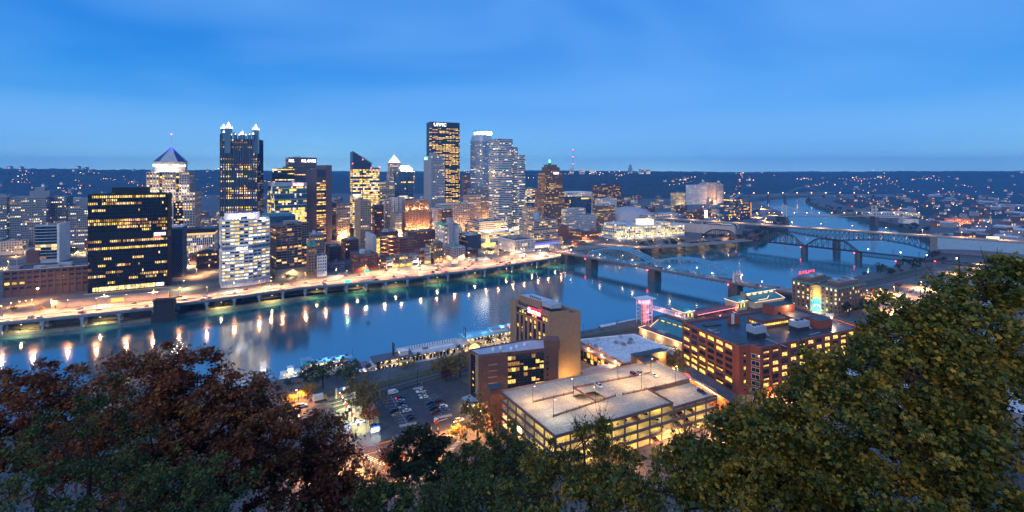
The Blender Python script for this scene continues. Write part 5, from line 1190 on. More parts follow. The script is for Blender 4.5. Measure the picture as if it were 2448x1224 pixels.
def quadslab(name, s0, s1, t0, t1, z0, z1, m):
    pts = [at(s0,t0), at(s1,t0), at(s1,t1), at(s0,t1)]; return MB().prism([(p.x,p.y) for p in pts], z0, z1, bottom=True).build(name, m, ga)
# roof deck: left bay, right bay lower, well in the middle
quadslab('roof_deck', 0, .30, 0, 1, HR-.35, HR, GC); quadslab('roof_deck', .30, .44, 0, .42, HR-.35, HR, GC); quadslab('roof_deck', .30, .44, .62, 1, HR-.35, HR, GC)
quadslab('roof_deck', .44, .69, 0, 1, HR-.35, HR, GC); quadslab('roof_deck', .69, 1, .40, 1, HR-.35, HR, GC); quadslab('ramp_deck', .69, 1, 0, .398, HR-2.7, HR-2.4, GC); quadslab('ramp_deck', .30, .44, .42, .62, HR-3.4, HR-3.1, GC)
for j in range(4): quadslab('floor_slab', .004, .996, .004, .996, j*pitch-.3 if j else -.25, j*pitch+.02, GI)
MB().prism([(p.x,p.y) for p in (at(.02,.62),at(.98,.62),at(.98,.64),at(.02,.64))], 0, HR-3.5).build('inner_wall', GI, ga); MB().prism([(p.x,p.y) for p in (at(.28,.06),at(.29,.06),at(.29,.6),at(.28,.6))], 0, HR-3.5).build('inner_wall', GI, ga)
def spandrels(p0, p1, nb, zlist, drop=None):
    d = (p1-p0); ln = d.length/nb; d.normalize(); hd = math.atan2(d.y,d.x)
    pm = MB().box(.05,-.35,0,ln-.05,.02,1.35, bottom=True).mesh('spandrel_panel', GB); po = MB().box(-.22,-.5,0,.22,.1,1).mesh('post', GB)
    for i in range(nb):
        for j, z in enumerate(zlist):
            zz = z-(drop if drop and j == len(zlist)-1 and i/nb > .69 else 0); obj('spandrel_panel', pm, ga, (p0.x+d.x*ln*i, p0.y+d.y*ln*i, zz-.25), hd)
    for i in range(nb+1): obj('post', po, ga, (p0.x+d.x*ln*i, p0.y+d.y*ln*i, 0), hd, scale=(1,1,HR+1 if not (drop and i/nb > .69) else HR-1.4))
lev = [j*pitch for j in range(5)]; spandrels(q[0], q[1], 13, lev, 2.4); spandrels(q[3], q[0], 6, lev); 
pm = MB().box(0,-.15,0,1,.15,1).mesh('parapet', mat('parapet_pink', (.40,.27,.23), .8))
for a, b in ((q[2],q[3]),(q[1],q[2])):
    d = b-a; obj('parapet', pm, ga, (a.x,a.y,HR), math.atan2(d.y,d.x), scale=(d.length,1,1.0))
MB().prism([(p.x,p.y) for p in (at(.69,.0),at(.694,.0),at(.694,.4),at(.69,.4))], HR-2.6, HR+.9).build('step_wall', GB, ga); MB().prism([(p.x,p.y) for p in (at(.69,.396),at(1,.396),at(1,.402),at(.69,.402))], HR-2.6, HR+.2).build('step_wall', GB, ga)
RUSTR = mat('rail_rust', (.22,.10,.075), .7)
for (u0,v0,u1,v1,np_) in ((1274,963,1371,940,4),(1371,929,1556,893,7),(1323,997,1471,948,5),(1489,945,1615,918,5),(1371,929,1425,962,3),(1553,935,1592,957,2)):
    a, b = loc_(P(u0,v0,ZR)), loc_(P(u1,v1,ZR)); o = MB().bar(a+Vector((0,0,.9)), b+Vector((0,0,.9)), .22,.22).bar(a+Vector((0,0,.35)), b+Vector((0,0,.35)), .22,.4).build('guard_rail', RUSTR, ga)
    for i in range(np_+1): p = a.lerp(b, i/np_); MB().box(p.x-.2,p.y-.2,p.z,p.x+.2,p.y+.2,p.z+1.5).build('rail_post', RUSTR, o)
mb = MB()
for s0, t0 in ((.0,.0),(.0,.36),(.0,.64),(.0,.93)):
    for i in range(34):
        s = .02+i*.0285
        if .30 < s < .44 and .36 < t0 < .7: continue
        a, b = at(s,max(.02,t0)), at(s+.004,max(.02,t0)+.09); z = HR+.006 if not (s > .69 and t0 < .38) else HR-2.39
        d = (b-a).normalized(); n_ = Vector((-d.y,d.x,0))*.08; a.z = b.z = z; mb.quad(a-n_, b-n_, b+n_, a+n_)
mb.build('stall_line', mat('faded_paint', (.52,.49,.44), .8), ga, kind='stuff')
for u, v, hd in ((1246,949,0),(1305,983,0),(1347,1018,0),(1455,932,0),(1491,967,0),(1577,905,0),(1594,904,0),(1646,934,0),(1518,889,0)):
    p = loc_(P(u,v,ZR)); z = HR+.008 if u < 1640 else HR-2.38
    MB().poly([(0,-.2,0),(2.6,-.2,0),(2.6,-.65,0),(3.8,0,0),(2.6,.65,0),(2.6,.2,0),(0,.2,0)]).build('turn_arrow', LINE, ga, loc=(p.x,p.y,z), rz=R(25))
for (u0,v0,u1,v1) in ((1322,912,1370,940),(1424,966,1480,1000),(1530,938,1596,960)):
    a, b = loc_(P(u0,v0,ZR)), loc_(P(u1,v1,ZR)); z = Vector((0,0,.01)); d = (b-a).normalized(); n_ = Vector((-d.y,d.x,0))*.12; MB().quad(a-n_+z,b-n_+z,b+n_+z,a+n_+z).build('expansion_joint', ROOFD, ga)
sx, sy = loc_(P(1186,938,ZR)), 0
MB().prism([(q[3].x-5,q[3].y-3.5),(q[3].x+1.2,q[3].y-.5),(q[3].x-.4,q[3].y+4.5),(q[3].x-6.6,q[3].y+1.5)], 0, HR+2.6).build('stair_tower', mat('stair_brick', (.26,.10,.06), .85, bump=.2), ga)
MB().prism([(q[3].x-5.3,q[3].y-3.8),(q[3].x+1.5,q[3].y-.6),(q[3].x-.3,q[3].y+4.8),(q[3].x-6.9,q[3].y+1.7)], HR+2.6, HR+3.0, bottom=True).build('stair_roof', ROOFD, ga)
YL = (1,.63,.09)
for j in range(4):
    for i in range(7):
        p = at(.07+i*.14,.16); lamp(ga, (p.x,p.y,(j+1)*pitch-1.0-(2.6 if i > 4 and j == 3 else 0)), YL, 1000, .5)
    for i in range(2): p = at(.07,.35+.38*i); lamp(ga, (p.x,p.y,(j+1)*pitch-1.0), YL, 900, .5)
    mb = MB()
    for i in range(14): p = at(.04+i*.07,.1); mb.box(p.x-1.1,p.y-.12,(j+1)*pitch-.62-(2.4 if i > 8 and j == 3 else 0),p.x+1.1,p.y+.12,(j+1)*pitch-.5-(2.4 if i > 8 and j == 3 else 0), bottom=True)
    mb.build('light_strip', glow('garage_tube', (1,.85,.35), 2, .2), ga, kind='stuff')
for i, (u,v) in enumerate(((1273.7,963.7),(1371,942.7),(1323,998),(1424,963.7),(1477,909.6),(1533.4,931.7),(1556,893),(1614.6,918.5))):
    lamp_post(u, v, ZR, 8.2, ['roof-deck lamp post near the brick stair tower','roof-deck lamp post at the left end of the ramp well','roof-deck lamp post nearest the camera','roof-deck lamp post at the middle of the ramp well rail','roof-deck lamp post behind the white pickup','slim lit lamp post in the centre of the roof deck','roof-deck lamp post beside the parked white sedan','slim lit lamp post at the far right of the roof deck'][i], 'lamps on the garage roof deck', LSOD if i != 2 else LYEL, 3000 if i != 2 else 1500, (1,.60,.22) if i != 2 else (1,.88,.6), .9, R(200 if i % 2 else 20), name='deck_lamp')
HP = R(-62)
for kd, co, u, v, lb_ in (('pickup','white',1432,925,'white pickup with black bed on the garage roof'),('suv','maroon',1515,897,'dark red hatchback on the garage roof'),('sedan','silver',1531,893.5,'silver sedan next to the dark red hatchback on the garage roof'),('sedan','white',1563,899,'white sedan on the garage roof beside a lamp post'),('suv','navy',1677,940,'navy estate car alone at the right corner of the garage roof')):
    z = ZR if u < 1640 else ZR-2.4; car(kd, co, P(u,v,z)+Vector((0,0,.01)), HP, lb_, 'cars on the garage roof')
ri = random.Random(3); ci = 0
for j in range(4):
    for i in range(5):
        s = ri.uniform(.12,.95); p = at(s,.07); ci += 1
        if j == 3 and s > .68: continue
        car(ri.choice(('sedan','suv')), ri.choice(('black','navy','grey','red','silver','white')), (p.x+fc.x,p.y+fc.y,GS+j*pitch+.03), HP, 'car parked inside the lit garage floors', 'cars inside the garage')
# ================================================================ hotel, brick office, landmark terminal, shops, boats
HB = mat('hotel_brick', (.30,.195,.125), .85, var=.12, scale=.4, grime=.25, bump=.2, bscale=6); HBR = mat('wing_brick', (.16,.085,.065), .85, var=.15, scale=.5, grime=.25, bump=.2, bscale=6)
WPAL = [WYEL, WARM, GDARK, GDARK, GDARK]
def facade_windows(root, p0, p1, nb, z0, nf, fh, ww, wh, lit, name='window', inset=.12, pal=(WYEL,WARM), skip=lambda i, j: False, frame=None, seed=1, blank=0.0):
    """each window a mesh of its own: recessed pane in a proud frame; alike ones share data"""
    r = random.Random(seed); d = p1-p0; d = Vector((d.x,d.y,0)); L_ = d.length; d.normalize(); hd = math.atan2(d.y,d.x); bw = L_*(1-2*blank)/nb
    fm = frame or STEEL
    fr_ = MB(); t = .14
    for (xa,za,xb,zb) in ((-ww/2-t,-t,ww/2+t,0),(-ww/2-t,wh,ww/2+t,wh+t),(-ww/2-t,0,-ww/2,wh),(ww/2,0,ww/2+t,wh)): fr_.box(xa,-.10,za,xb,.05,zb, bottom=True)
    fr_.box(-.04,-.06,0,.04,.03,wh); fmesh = fr_.mesh('window', fm)
    panes = [MB().quad((-ww/2,-.02,0),(ww/2,-.02,0),(ww/2,-.02,wh),(-ww/2,-.02,wh)).mesh('pane', m) for m in (GDARK,)+tuple(pal)]
    half = [MB().quad((-ww/2,-.02,wh*.45),(ww/2,-.02,wh*.45),(ww/2,-.02,wh),(-ww/2,-.02,wh), 1).quad((-ww/2,-.02,0),(ww/2,-.02,0),(ww/2,-.02,wh*.44),(-ww/2,-.02,wh*.44), 0).mesh('pane', [m, GDARK]) for m in pal]
    for j in range(nf):
        q_ = lit*r.uniform(.6,1.4)
        for i in range(nb):
            if skip(i,j): continue
            c = p0+d*(L_*blank+bw*(i+.5)); w_ = obj(name, fmesh, root, (c.x,c.y,z0+j*fh), hd)
            on = r.random() < q_; me = panes[0] if not on else (r.choice(half) if r.random() < .35 else panes[1+r.randrange(len(pal))])
            obj('pane', me, w_)
V3 = lambda p, z=0: Vector((p[0],p[1],z))
# --- hotel tower
ZH = 53.5; C_, D_, FL = (P(u,v,ZH) for u, v in ((1317,746),(1388,740),(1222,713.5)))
ho = thing('hotel_tower', 'tan brick hotel tower with dark window strips and a red lit script sign', 'hotel', (C_.x,C_.y,GS)); c0 = Vector((0,0,0)); d0 = V3((D_.x-C_.x,D_.y-C_.y)); f0 = V3((FL.x-C_.x,FL.y-C_.y)); hh = ZH-GS
m1 = d0*.62
MB().prism([(0,0),(m1.x,m1.y),((m1+f0*.2).x,(m1+f0*.2).y),((d0+f0*.2).x,(d0+f0*.2).y),((d0+f0).x,(d0+f0).y),(f0.x,f0.y)], 0, hh-2.4).build('wall', HB, ho)
MB().prism([(m1.x+.05,m1.y+.03),(d0.x,d0.y),((d0+f0*.2).x,(d0+f0*.2).y),((m1+f0*.2).x,(m1+f0*.2).y)], 0, hh-3.4, 0, 1).build('end_bay', [HB, ROOFD], ho)
MB().prism([(p.x,p.y) for p in (f0*.02+d0*.02,d0*.98+f0*.02,d0*.98+f0*.98,f0*.98+d0*.02)], hh-2.5, hh-2.3).build('roof', ROOFD, ho)
def par(a, b, z0, z1, t=.5, m=HB, name='parapet'):
    d = (b-a).normalized(); n_ = Vector((-d.y,d.x,0))*t; MB().prism([(x.x,x.y) for x in (a,b,b+n_,a+n_)], z0, z1).build(name, m, ho)
par(c0, m1, hh-2.4, hh); par(m1, d0, hh-3.4, hh-1.6); par(d0, d0+f0, hh-2.4, hh-.9); par(d0+f0, f0, hh-2.4, hh-.6); par(f0, f0*.82, hh-2.4, hh); par(f0*.30, c0, hh-2.4, hh)
u2 = f0.normalized(); n2 = Vector((-u2.y, u2.x, 0))    # outward of the long left face
LF = f0.length
for t0, t1 in ((.0,.06),(.84,1.0)):
    a, b = f0*t0, f0*t1; MB().prism([(x.x,x.y) for x in (b,a,a+n2*.9,b+n2*.9)][::-1], 0, hh).build('end_pier', HB, ho)
for i in range(8):
    t = .07+i*.109; a, b = f0*t, f0*(t+.045); MB().prism([(x.x,x.y) for x in (a,b,b+n2*.8,a+n2*.8)], 4, hh-8.3).build('pilaster', HB, ho)
a, b = f0*.06, f0*.84
MB().prism([(x.x,x.y) for x in (a,b,b+n2*.75,a+n2*.75)], hh-8.3, hh-7.4, bottom=True).build('band', HB, ho); MB().prism([(x.x,x.y) for x in (a,b,b+n2*.5,a+n2*.5)], hh-3.6, hh-2.2, bottom=True).build('band', HB, ho); MB().prism([(x.x,x.y) for x in (a,b,b+n2*.15,a+n2*.15)], 4, hh-3.6).build('glass_field', GDARK, ho)
facade_windows(ho, f0*.845+n2*.3, f0*.085+n2*.3, 7, 6.5, 10, 3.0, 2.0, 2.2, .34, seed=5)
facade_windows(ho, f0*.84+n2*.3, f0*.06+n2*.3, 12, hh-6.9, 1, 3, 1.7, 2.4, .4, seed=6, pal=(WYEL,))
hd = math.atan2(-u2.y,-u2.x)
cs = f0*.36+n2*1.2; MB().box(-6.4,-.15,-2.1,6.4,.1,2.1, bottom=True).build('sign_panel', glow('sign_red_panel', (1,.04,.09), .8, 0), ho, loc=(cs.x,cs.y,hh-2.9), rz=hd)
sign_text('Sheraton', 11.5, 3.0, glow('script_white', (1,.80,.72), 2.6, 0), ho, (cs.x+n2.x*.3,cs.y+n2.y*.3,hh-2.9), hd); lamp(ho, tuple(cs+n2*3+Vector((0,0,hh-3))), (1,.1,.15), 900, 1)
x_ = f0*.62+d0*.45; MB().prism([(p.x,p.y) for p in (f0*.42+d0*.25,d0*.72+f0*.42,d0*.72+f0*.95,f0*.95+d0*.25)], hh-2.4, hh+2.6, 0, 1).build('penthouse', [HB, ROOFL], ho)
MB().prism([(p.x,p.y) for p in (f0*.2+d0*.3,d0*.62+f0*.2,d0*.62+f0*.40,f0*.40+d0*.3)], hh-2.3, hh-.2).build('unit_base', STEEL, ho); MB().prism([(p.x,p.y) for p in (f0*.19+d0*.29,d0*.63+f0*.19,d0*.63+f0*.41,f0*.41+d0*.29)], hh-.2, hh+2.6).build('cooling_unit', SILV, ho)
for i in range(6): p = f0*(.5+.05*i)+d0*.35; MB().cyl(p.x,p.y,hh+2.6,hh+3.9,.35,k=6).build('exhaust_pipe', STEEL, ho)
p = d0*.22-Vector((-d0.y,d0.x,0)).normalized()*.2; hd0 = math.atan2(d0.y,d0.x); MB().box(-2.1,-.12,-2.3,2.1,.1,2.3, bottom=True).build('emblem_panel', mat('emblem_blue', (.03,.05,.18), .4), ho, loc=(p.x+2.6,p.y+1.6,hh-22), rz=hd0)
q_ = Vector((p.x+2.6,p.y+1.6,hh-22))+Vector((d0.y,-d0.x,0)).normalized()*.2; sign_text('S', 1.3, 2.0, glow('emblem_glow', (.75,.85,1), 1.4, 0), ho, q_, hd0)
mb = MB()
for i in range(20): t0, t1 = 2*math.pi*i/20, 2*math.pi*(i+1)/20; mb.bar((1.6*math.cos(t0),0,1.6*math.sin(t0)),(1.6*math.cos(t1),0,1.6*math.sin(t1)),.12)
mb.build('emblem_ring', glow('emblem_glow', (.75,.85,1), 1.4, 0), ho, loc=q_, rz=hd0)
dn = Vector((d0.y,-d0.x,0)).normalized(); lamp(ho, tuple(d0*.5+dn*8+Vector((0,0,3))), (1,.58,.16), 5200, .6)
# --- lower brick wing
ZW = 37.5; wp = [P(u,v,ZW) for u, v in ((1147,852.7),(1335,832),(1306,812),(1262,813),(1120,838))]; w0 = wp[0]
wi = thing('hotel_wing', 'lower dark-brick hotel wing with glass front and pale flat roof', 'hotel wing', (w0.x,w0.y,GS)); wl = [V3((p.x-w0.x,p.y-w0.y)) for p in wp]; hw = ZW-GS
MB().prism([(p.x,p.y) for p in wl], -2, hw, 0, 1).build('wall', [HBR, mat('wing_roof', (.36,.42,.50), .7, var=.2, scale=.15, grime=.3)], wi)
fd = (wl[1]-wl[0]); FLn = fd.length; fd.normalize(); fn_ = Vector((fd.y,-fd.x,0)); whd = math.atan2(fd.y,fd.x)
def on(t, o=0): return wl[0]+fd*FLn*t+fn_*o
for a, b in ((0,1),(1,2),(2,3),(3,4),(4,0)):
    d = (wl[b]-wl[a]).normalized(); n_ = Vector((-d.y,d.x,0))*.5; MB().prism([(x.x,x.y) for x in (wl[a],wl[b],wl[b]+n_,wl[a]+n_)], hw, hw+.7).build('parapet', HBR, wi)
MB().prism([(x.x,x.y) for x in (on(.0,2.4),on(.26,2.4),on(.26,0),on(0,0))], -2, hw+1.2).build('corner_block', HBR, wi)
MB().prism([(x.x,x.y) for x in (on(.26,3.0),on(.33,3.0),on(.33,0),on(.26,0))], -2, hw+2.2, 0, 1).build('pier_block', [HBR, ROOFL], wi)
tanm = mat('tan_band', (.45,.28,.16), .8)
for j in range(6): MB().prism([(x.x,x.y) for x in (on(.09,2.55),on(.20,2.55),on(.20,2.3),on(.09,2.3))], 7+j*3.4, 7.5+j*3.4, bottom=True).build('brick_band', tanm, wi)
for z in (1.2,3.0): MB().prism([(x.x,x.y) for x in (on(.0,2.6),on(.26,2.6),on(.26,2.3),on(0,2.3))], z, z+.8, bottom=True).build('brick_band', tanm, wi)
MB().prism([(x.x,x.y) for x in (on(.335,.25),on(.80,.25),on(.80,.02),on(.335,.02))], 1, hw-1).build('curtain_wall', GDARK, wi)
facade_windows(wi, on(.34,.32), on(.80,.32), 9, 1.6, 8, 3.3, 2.5, 2.2, .42, seed=11, pal=(WYEL,WARM,WDIM)); facade_windows(wi, on(.83,.06), on(.88,.06), 1, 3, 7, 3.4, 1.0, 1.2, 0, seed=12)
ed = (wl[0]-wl[4]); El = ed.length; ed.normalize(); en = Vector((ed.y,-ed.x,0))
a, b = wl[4]+ed*El*.25, wl[4]+ed*El*.7; MB().prism([(x.x,x.y) for x in (a+en*.3,b+en*.3,b,a)], 0, hw-1).build('end_glazing', GDARK, wi); facade_windows(wi, a+en*.4, b+en*.4, 1, 3, 7, 3.6, 1.4, 2.4, .45, seed=13)
a, b = wl[4]+ed*El*.74, wl[4]+ed*El*1.0; MB().prism([(x.x,x.y) for x in (a+en*1.0,b+en*1.0,b,a)], -2, hw+.4).build('end_pier', mat('end_tan', (.36,.23,.15), .85), wi)
for (t, o) in ((.3,-8),(.5,-7),(.62,-9),(.42,-5),(.2,-7)):
    p = on(t,o); MB().cyl(p.x,p.y,hw,hw+1.0,1.0,k=10).cyl(p.x,p.y,hw+1.0,hw+1.7,.8,.5,k=10).build('roof_fan', WHITE, wi)
p = on(.93,-4); MB().box(p.x-4,p.y-4,hw,p.x+5,p.y+4,hw+4.5).build('lift_house', HBR, wi)
a, b = wl[4]+ed*El*.2+en*.5, wl[4]+ed*El*1.0+en*.5; cp = MB().prism([(x.x,x.y) for x in (a+en*5.5,b+en*5.5,b,a)], 3.2, 4.3, bottom=True).build('entrance_canopy', mat('canopy_blue', (.30,.42,.50), .6), wi)
MB().prism([(x.x,x.y) for x in (a+en*.7,b+en*.7,b+en*.1,a+en*.1)], 0, 3.0).build('lobby_glazing', WYEL, wi); lamp(wi, tuple((a+b)/2+en*3+Vector((0,0,2.6))), (1,.74,.3), 2600, .6)
# --- low white-roofed hall and the glazed passage beside the hotel
ZA = 19.0; hp_ = [P(u,v,ZA) for u, v in ((1490,866),(1628,842.5),(1516,798),(1375,812))]; h0 = hp_[0]; wh_ = thing('white_roof_building', 'low broad building with a stained white flat roof behind the garage', 'building', (h0.x,h0.y,GS)); hl = [V3((p.x-h0.x,p.y-h0.y)) for p in hp_]
MB().prism([(p.x,p.y) for p in hl], 0, ZA-GS-.6, 0, 1).build('wall', [mat('hall_wall', (.17,.10,.085), .85), mat('white_roof', (.62,.64,.66), .8, var=.25, scale=.12, grime=.75)], wh_)
for i in range(4):
    a, b = hl[i], hl[(i+1) % 4]; d = (b-a).normalized(); n_ = Vector((-d.y,d.x,0))*.4; MB().prism([(x.x,x.y) for x in (a,b,b+n_,a+n_)], ZA-GS-1.4, ZA-GS+.2).build('parapet', WHITE if i != 3 else mat('hall_wall', (.17,.10,.085), .85), wh_)
for (u,v) in ((1429,812),(1484,806),(1508,812),(1473,819),(1486,820),(1492,824),(1504,820),(1513,819),(1410,824),(1424,828),(1437,834)):
    p = P(u,v,ZA); b_ = MB().box(-1.1,-1.1,0,1.1,1.1,1.5).box(-.7,-.7,1.5,.7,.7,1.9).build('roof_unit', random.choice((ROOFM,SILV)), wh_, loc=(p.x-h0.x,p.y-h0.y,ZA-GS-.6), rz=R(20))
ZP = 18.0; gp = [P(u,v,ZP) for u, v in ((1482,874),(1490,869),(1388,820),(1380,826))]; g0 = gp[0]; gw = thing('glazed_passage', 'long glazed hotel passage with yellow lit panes below the white roof', 'building', (g0.x,g0.y,GS)); gl_ = [V3((p.x-g0.x,p.y-g0.y)) for p in gp]
MB().prism([(p.x,p.y) for p in gl_], 0, ZP-GS, 0, 1).build('wall', [HBR, ROOFM], gw); d = gl_[3]-gl_[0]; n_ = Vector((-d.y,d.x,0)).normalized()
facade_windows(gw, gl_[3]+n_*.1, gl_[0]+n_*.1, 12, 1.0, 2, 3.4, 2.4, 2.8, .8, seed=21, pal=(WYEL,WORG,WARM))
for t in (.1,.4,.72): p = gl_[0].lerp(gl_[3], t); b_ = MB().ball((p.x,p.y,ZP-GS+1.4),.42).cyl(p.x,p.y,ZP-GS,ZP-GS+1.2,.08,k=5).build('wall_lamp', LSOD, gw); lamp(gw, (p.x+n_.x,p.y+n_.y,ZP-GS+1.6), SOD, 2600, .4)
poly_px('hotel_terrace', ((1388,885),(1440,870),(1480,873),(1400,900)), 17.0, ROOFM, kind='structure')
# --- brick entrance lodge at the back of the garage roof
lo = P(1530,872,ZR-.0); eg = thing('entrance_lodge', 'small brick lift lodge with dark canopy glowing yellow at the back of the garage', 'kiosk', (lo.x,lo.y,ZR-GS-6 if False else ZR-4), R(25))
MB().box(0,3,-13,5,8,7.2).build('lift_house', mat('lodge_brick', (.20,.10,.06), .85), eg); MB().box(-.3,2.7,7.2,5.3,8.3,7.7, bottom=True).build('lift_roof', ROOFD, eg); MB().box(1.5,-2,5.6,13,6,6.1, bottom=True).build('canopy', ROOFD, eg)
MB().box(5.2,4,-4,24,9,6.6).build('wing_wall', mat('lodge_brick', (.20,.10,.06), .85), eg); MB().box(5,3.7,6.6,24.2,9.2,7.1, bottom=True).build('wing_roof', ROOFD, eg)
m_ = MB()
for i in range(5): m_.quad((6+i*1.4,3.94,4.2),(7.2+i*1.4,3.94,4.2),(7.2+i*1.4,3.94,6.0),(6+i*1.4,3.94,6.0))
m_.build('lodge_glazing', WYEL, eg, kind='stuff'); lamp(eg, (7,1,5.2), (1,.72,.25), 2600, .5); lamp(eg, (20,2,5.4), (1,.65,.2), 2600, .5)
for x in (2.5,12.5): MB().box(x-.12,-1.7,0,x+.12,-1.4,5.6).build('canopy_post', STEEL, eg)
# --- big red-brick office
ZC = 38.0; op = [P(u,v,ZC) for u, v in ((1754,822.5),(1767,828),(1793,824.5),(1820,831),(2061,782),(1892.5,732),(1633,769.6))]; o0 = op[0]
of = thing('brick_office', 'large seven-storey red-brick office with recessed yellow windows and dark flat roof', 'office building', (o0.x,o0.y,GS)); ol = [V3((p.x-o0.x,p.y-o0.y)) for p in op]; ho_ = ZC-GS
OB = mat('office_brick', (.27,.075,.042), .85, var=.12, scale=.5, grime=.2, bump=.2, bscale=6); OR = mat('office_roof', (.045,.055,.07), .38, var=.4, scale=.1, grime=.6)
MB().prism([(p.x,p.y) for p in ol], 0, ho_-.8, 0, 1).build('wall', [OB, OR], of)
for i in range(7):
    a, b = ol[i], ol[(i+1) % 7]; d = (b-a).normalized(); n_ = Vector((-d.y,d.x,0))*.6; MB().prism([(x.x,x.y) for x in (a,b,b+n_,a+n_)], ho_-.9, ho_+.2, 0, 1).build('parapet', [OB, mat('coping', (.10,.12,.15), .5)], of)
def piers(a, b, nb, m, w=.9, pr=.35):
    d = (b-a); L_ = d.length; d.normalize(); n_ = Vector((d.y,-d.x,0)); hd = math.atan2(d.y,d.x); pm = MB().box(-w/2,-pr,0,w/2,.02,1).mesh('pier', m)
    for i in range(nb+1): c = a+d*(L_*i/nb); obj('pier', pm, of, (c.x,c.y,0), hd, scale=(1,1,ho_-.9))
    for j in range(8): MB().box(0,-.18,0,L_,.02,.35, bottom=True).build('string_course', m, of, loc=(a.x,a.y,.6+j*3.95), rz=hd)
ln = (ol[0]-ol[6]); n_l = Vector((ln.y,-ln.x,0)).normalized(); piers(ol[6], ol[0], 6, OB); facade_windows(of, ol[6]+n_l*.06, ol[0]+n_l*.06, 6, 1.6, 7, 3.95, 5.0, 2.2, .55, seed=31, pal=(WYEL,WYEL,WARM))
rn_ = (ol[4]-ol[3]); n_r = Vector((rn_.y,-rn_.x,0)).normalized(); piers(ol[3], ol[4], 12, OB); facade_windows(of, ol[3]+n_r*.06, ol[4]+n_r*.06, 12, 1.6, 7, 3.95, 4.4, 2.2, .5, seed=32, pal=(WYEL,WYEL,WARM))
d = ol[2]-ol[1]; n_ = Vector((d.y,-d.x,0)).normalized(); facade_windows(of, ol[1]+n_*.06, ol[2]+n_*.06, 1, 3, 6, 3.95, 1.3, 1.9, .45, seed=33, blank=.1)
d = ol[3]-ol[2]; n_ = Vector((d.y,-d.x,0)).normalized(); facade_windows(of, ol[2]+n_*.06, ol[3]+n_*.06, 1, 2, 6, 3.95, 4.2, 2.4, 0, seed=34, frame=WHITE)
def roofbox(u0, v0, w, d, h, m, name, top=ROOFD, rz=R(21)):
    p = P(u0,v0,ZC-.8); o = MB().box(0,0,0,w,d,h).build(name, m, of, loc=(p.x-o0.x,p.y-o0.y,ho_-.8), rz=rz); MB().box(-.15,-.15,h,w+.15,d+.15,h+.25, bottom=True).build('coping', top, o); return o
ph = roofbox(1823,786,24,12,4.6,OB,'skylight_house'); m_ = MB()
for i in range(11): m_.quad((1+i*2.05,-.06,1.6),(2.7+i*2.05,-.06,1.6),(2.7+i*2.05,-.06,2.9),(1+i*2.05,-.06,2.9))
for i in range(5): m_.quad((-.06,10.5-i*2,1.6),(-.06,9-i*2,1.6),(-.06,9-i*2,2.9),(-.06,10.5-i*2,2.9))
m_.build('clerestory', WYEL, ph, kind='stuff')
p2_ = roofbox(1850,771,20,9,10.5,OB,'plant_house'); MB().cyl(0,0,0,.2,1.3,k=14).build('round_vent', GDARK, p2_, loc=(5,-.1,5.5)).rotation_euler = (math.pi/2,0,0)
lamp(p2_, (13,-2.5,9.5), (1,.6,.3), 1800, .3); MB().ball((12.5,-.6,10),.35).build('wall_lamp', LSOD, p2_); m_ = MB()
for i in range(7): m_.quad((6+i*2,-.06,.8),(7.5+i*2,-.06,.8),(7.5+i*2,-.06,2.0),(6+i*2,-.06,2.0))
m_.build('clerestory', WYEL, p2_, kind='stuff')
roofbox(1903,782,16,11,5.5,OB,'brick_house'); roofbox(1752,776,6.5,4.5,4.6,OB,'brick_stack'); roofbox(1960,787,12,8,5,OB,'brick_house')
for (u,v,w,d,h) in ((1805,812,9,6,7.5),(1908,795,10,6,6.5)):
    o = roofbox(u,v,w,d,h*.45,STEEL,'tower_frame'); MB().box(-.3,-.3,h*.45,w+.3,d+.3,h).build('cooling_tower', SILV, o)
    for i in range(2): MB().cyl(w*(.3+.4*i),d/2,h,h+.8,1.2,k=10).build('fan', STEEL, o)
    for i in range(4): MB().bar((w+.3,1+i,h*.5),(w+4,1+i*1.3,.3),.35).build('pipe', WHITE, o)
for (u,v,w,d,h,m) in ((1700,793,5,3,1.6,SILV),(1712,797,3,2,1.2,SILV),(1800,766,3,2.2,2.4,SILV),(1880,745,5,3,2,SILV),(1892,750,6,2.5,1.8,mat('tan_unit',(.4,.24,.12),.7)),(1985,760,3.4,3.4,3,WHITE),(1762,822,6,2.6,.8,ROOFM),(1690,782,12,4,.5,STEEL),(1800,826,5,2,.8,ROOFM),(1960,765,7,4,1.4,STEEL)): roofbox(u,v,w,d,h,m,'roof_unit')
for (u,v) in ((1750,775),(1754,774)): p = P(u,v,ZC); MB().cyl(p.x-o0.x,p.y-o0.y,ho_,ho_+7,.35,k=8).build('flue', WHITE, of)
for (u0,v0,u1,v1) in ((1830,810,1880,830),(1880,772,1990,762),(1960,795,1935,801),(2010,775,1960,752)):
    a, b = P(u0,v0,ZC-.7), P(u1,v1,ZC-.7); a -= Vector((o0.x,o0.y,GS)); b -= Vector((o0.x,o0.y,GS)); MB().bar(a+Vector((0,0,.2)), b+Vector((0,0,.2)), .35,.3).build('roof_pipe', SILV, of)
p = P(1988,772,ZC); MB().cyl(p.x-o0.x,p.y-o0.y,ho_,ho_+3.4,.1,k=5).ball((p.x-o0.x,p.y-o0.y,ho_+3.6),.5).build('flood_lamp', LSOD, of); lamp(of, (p.x-o0.x,p.y-o0.y-1,ho_+3.2), (1,.6,.3), 3000, .4)
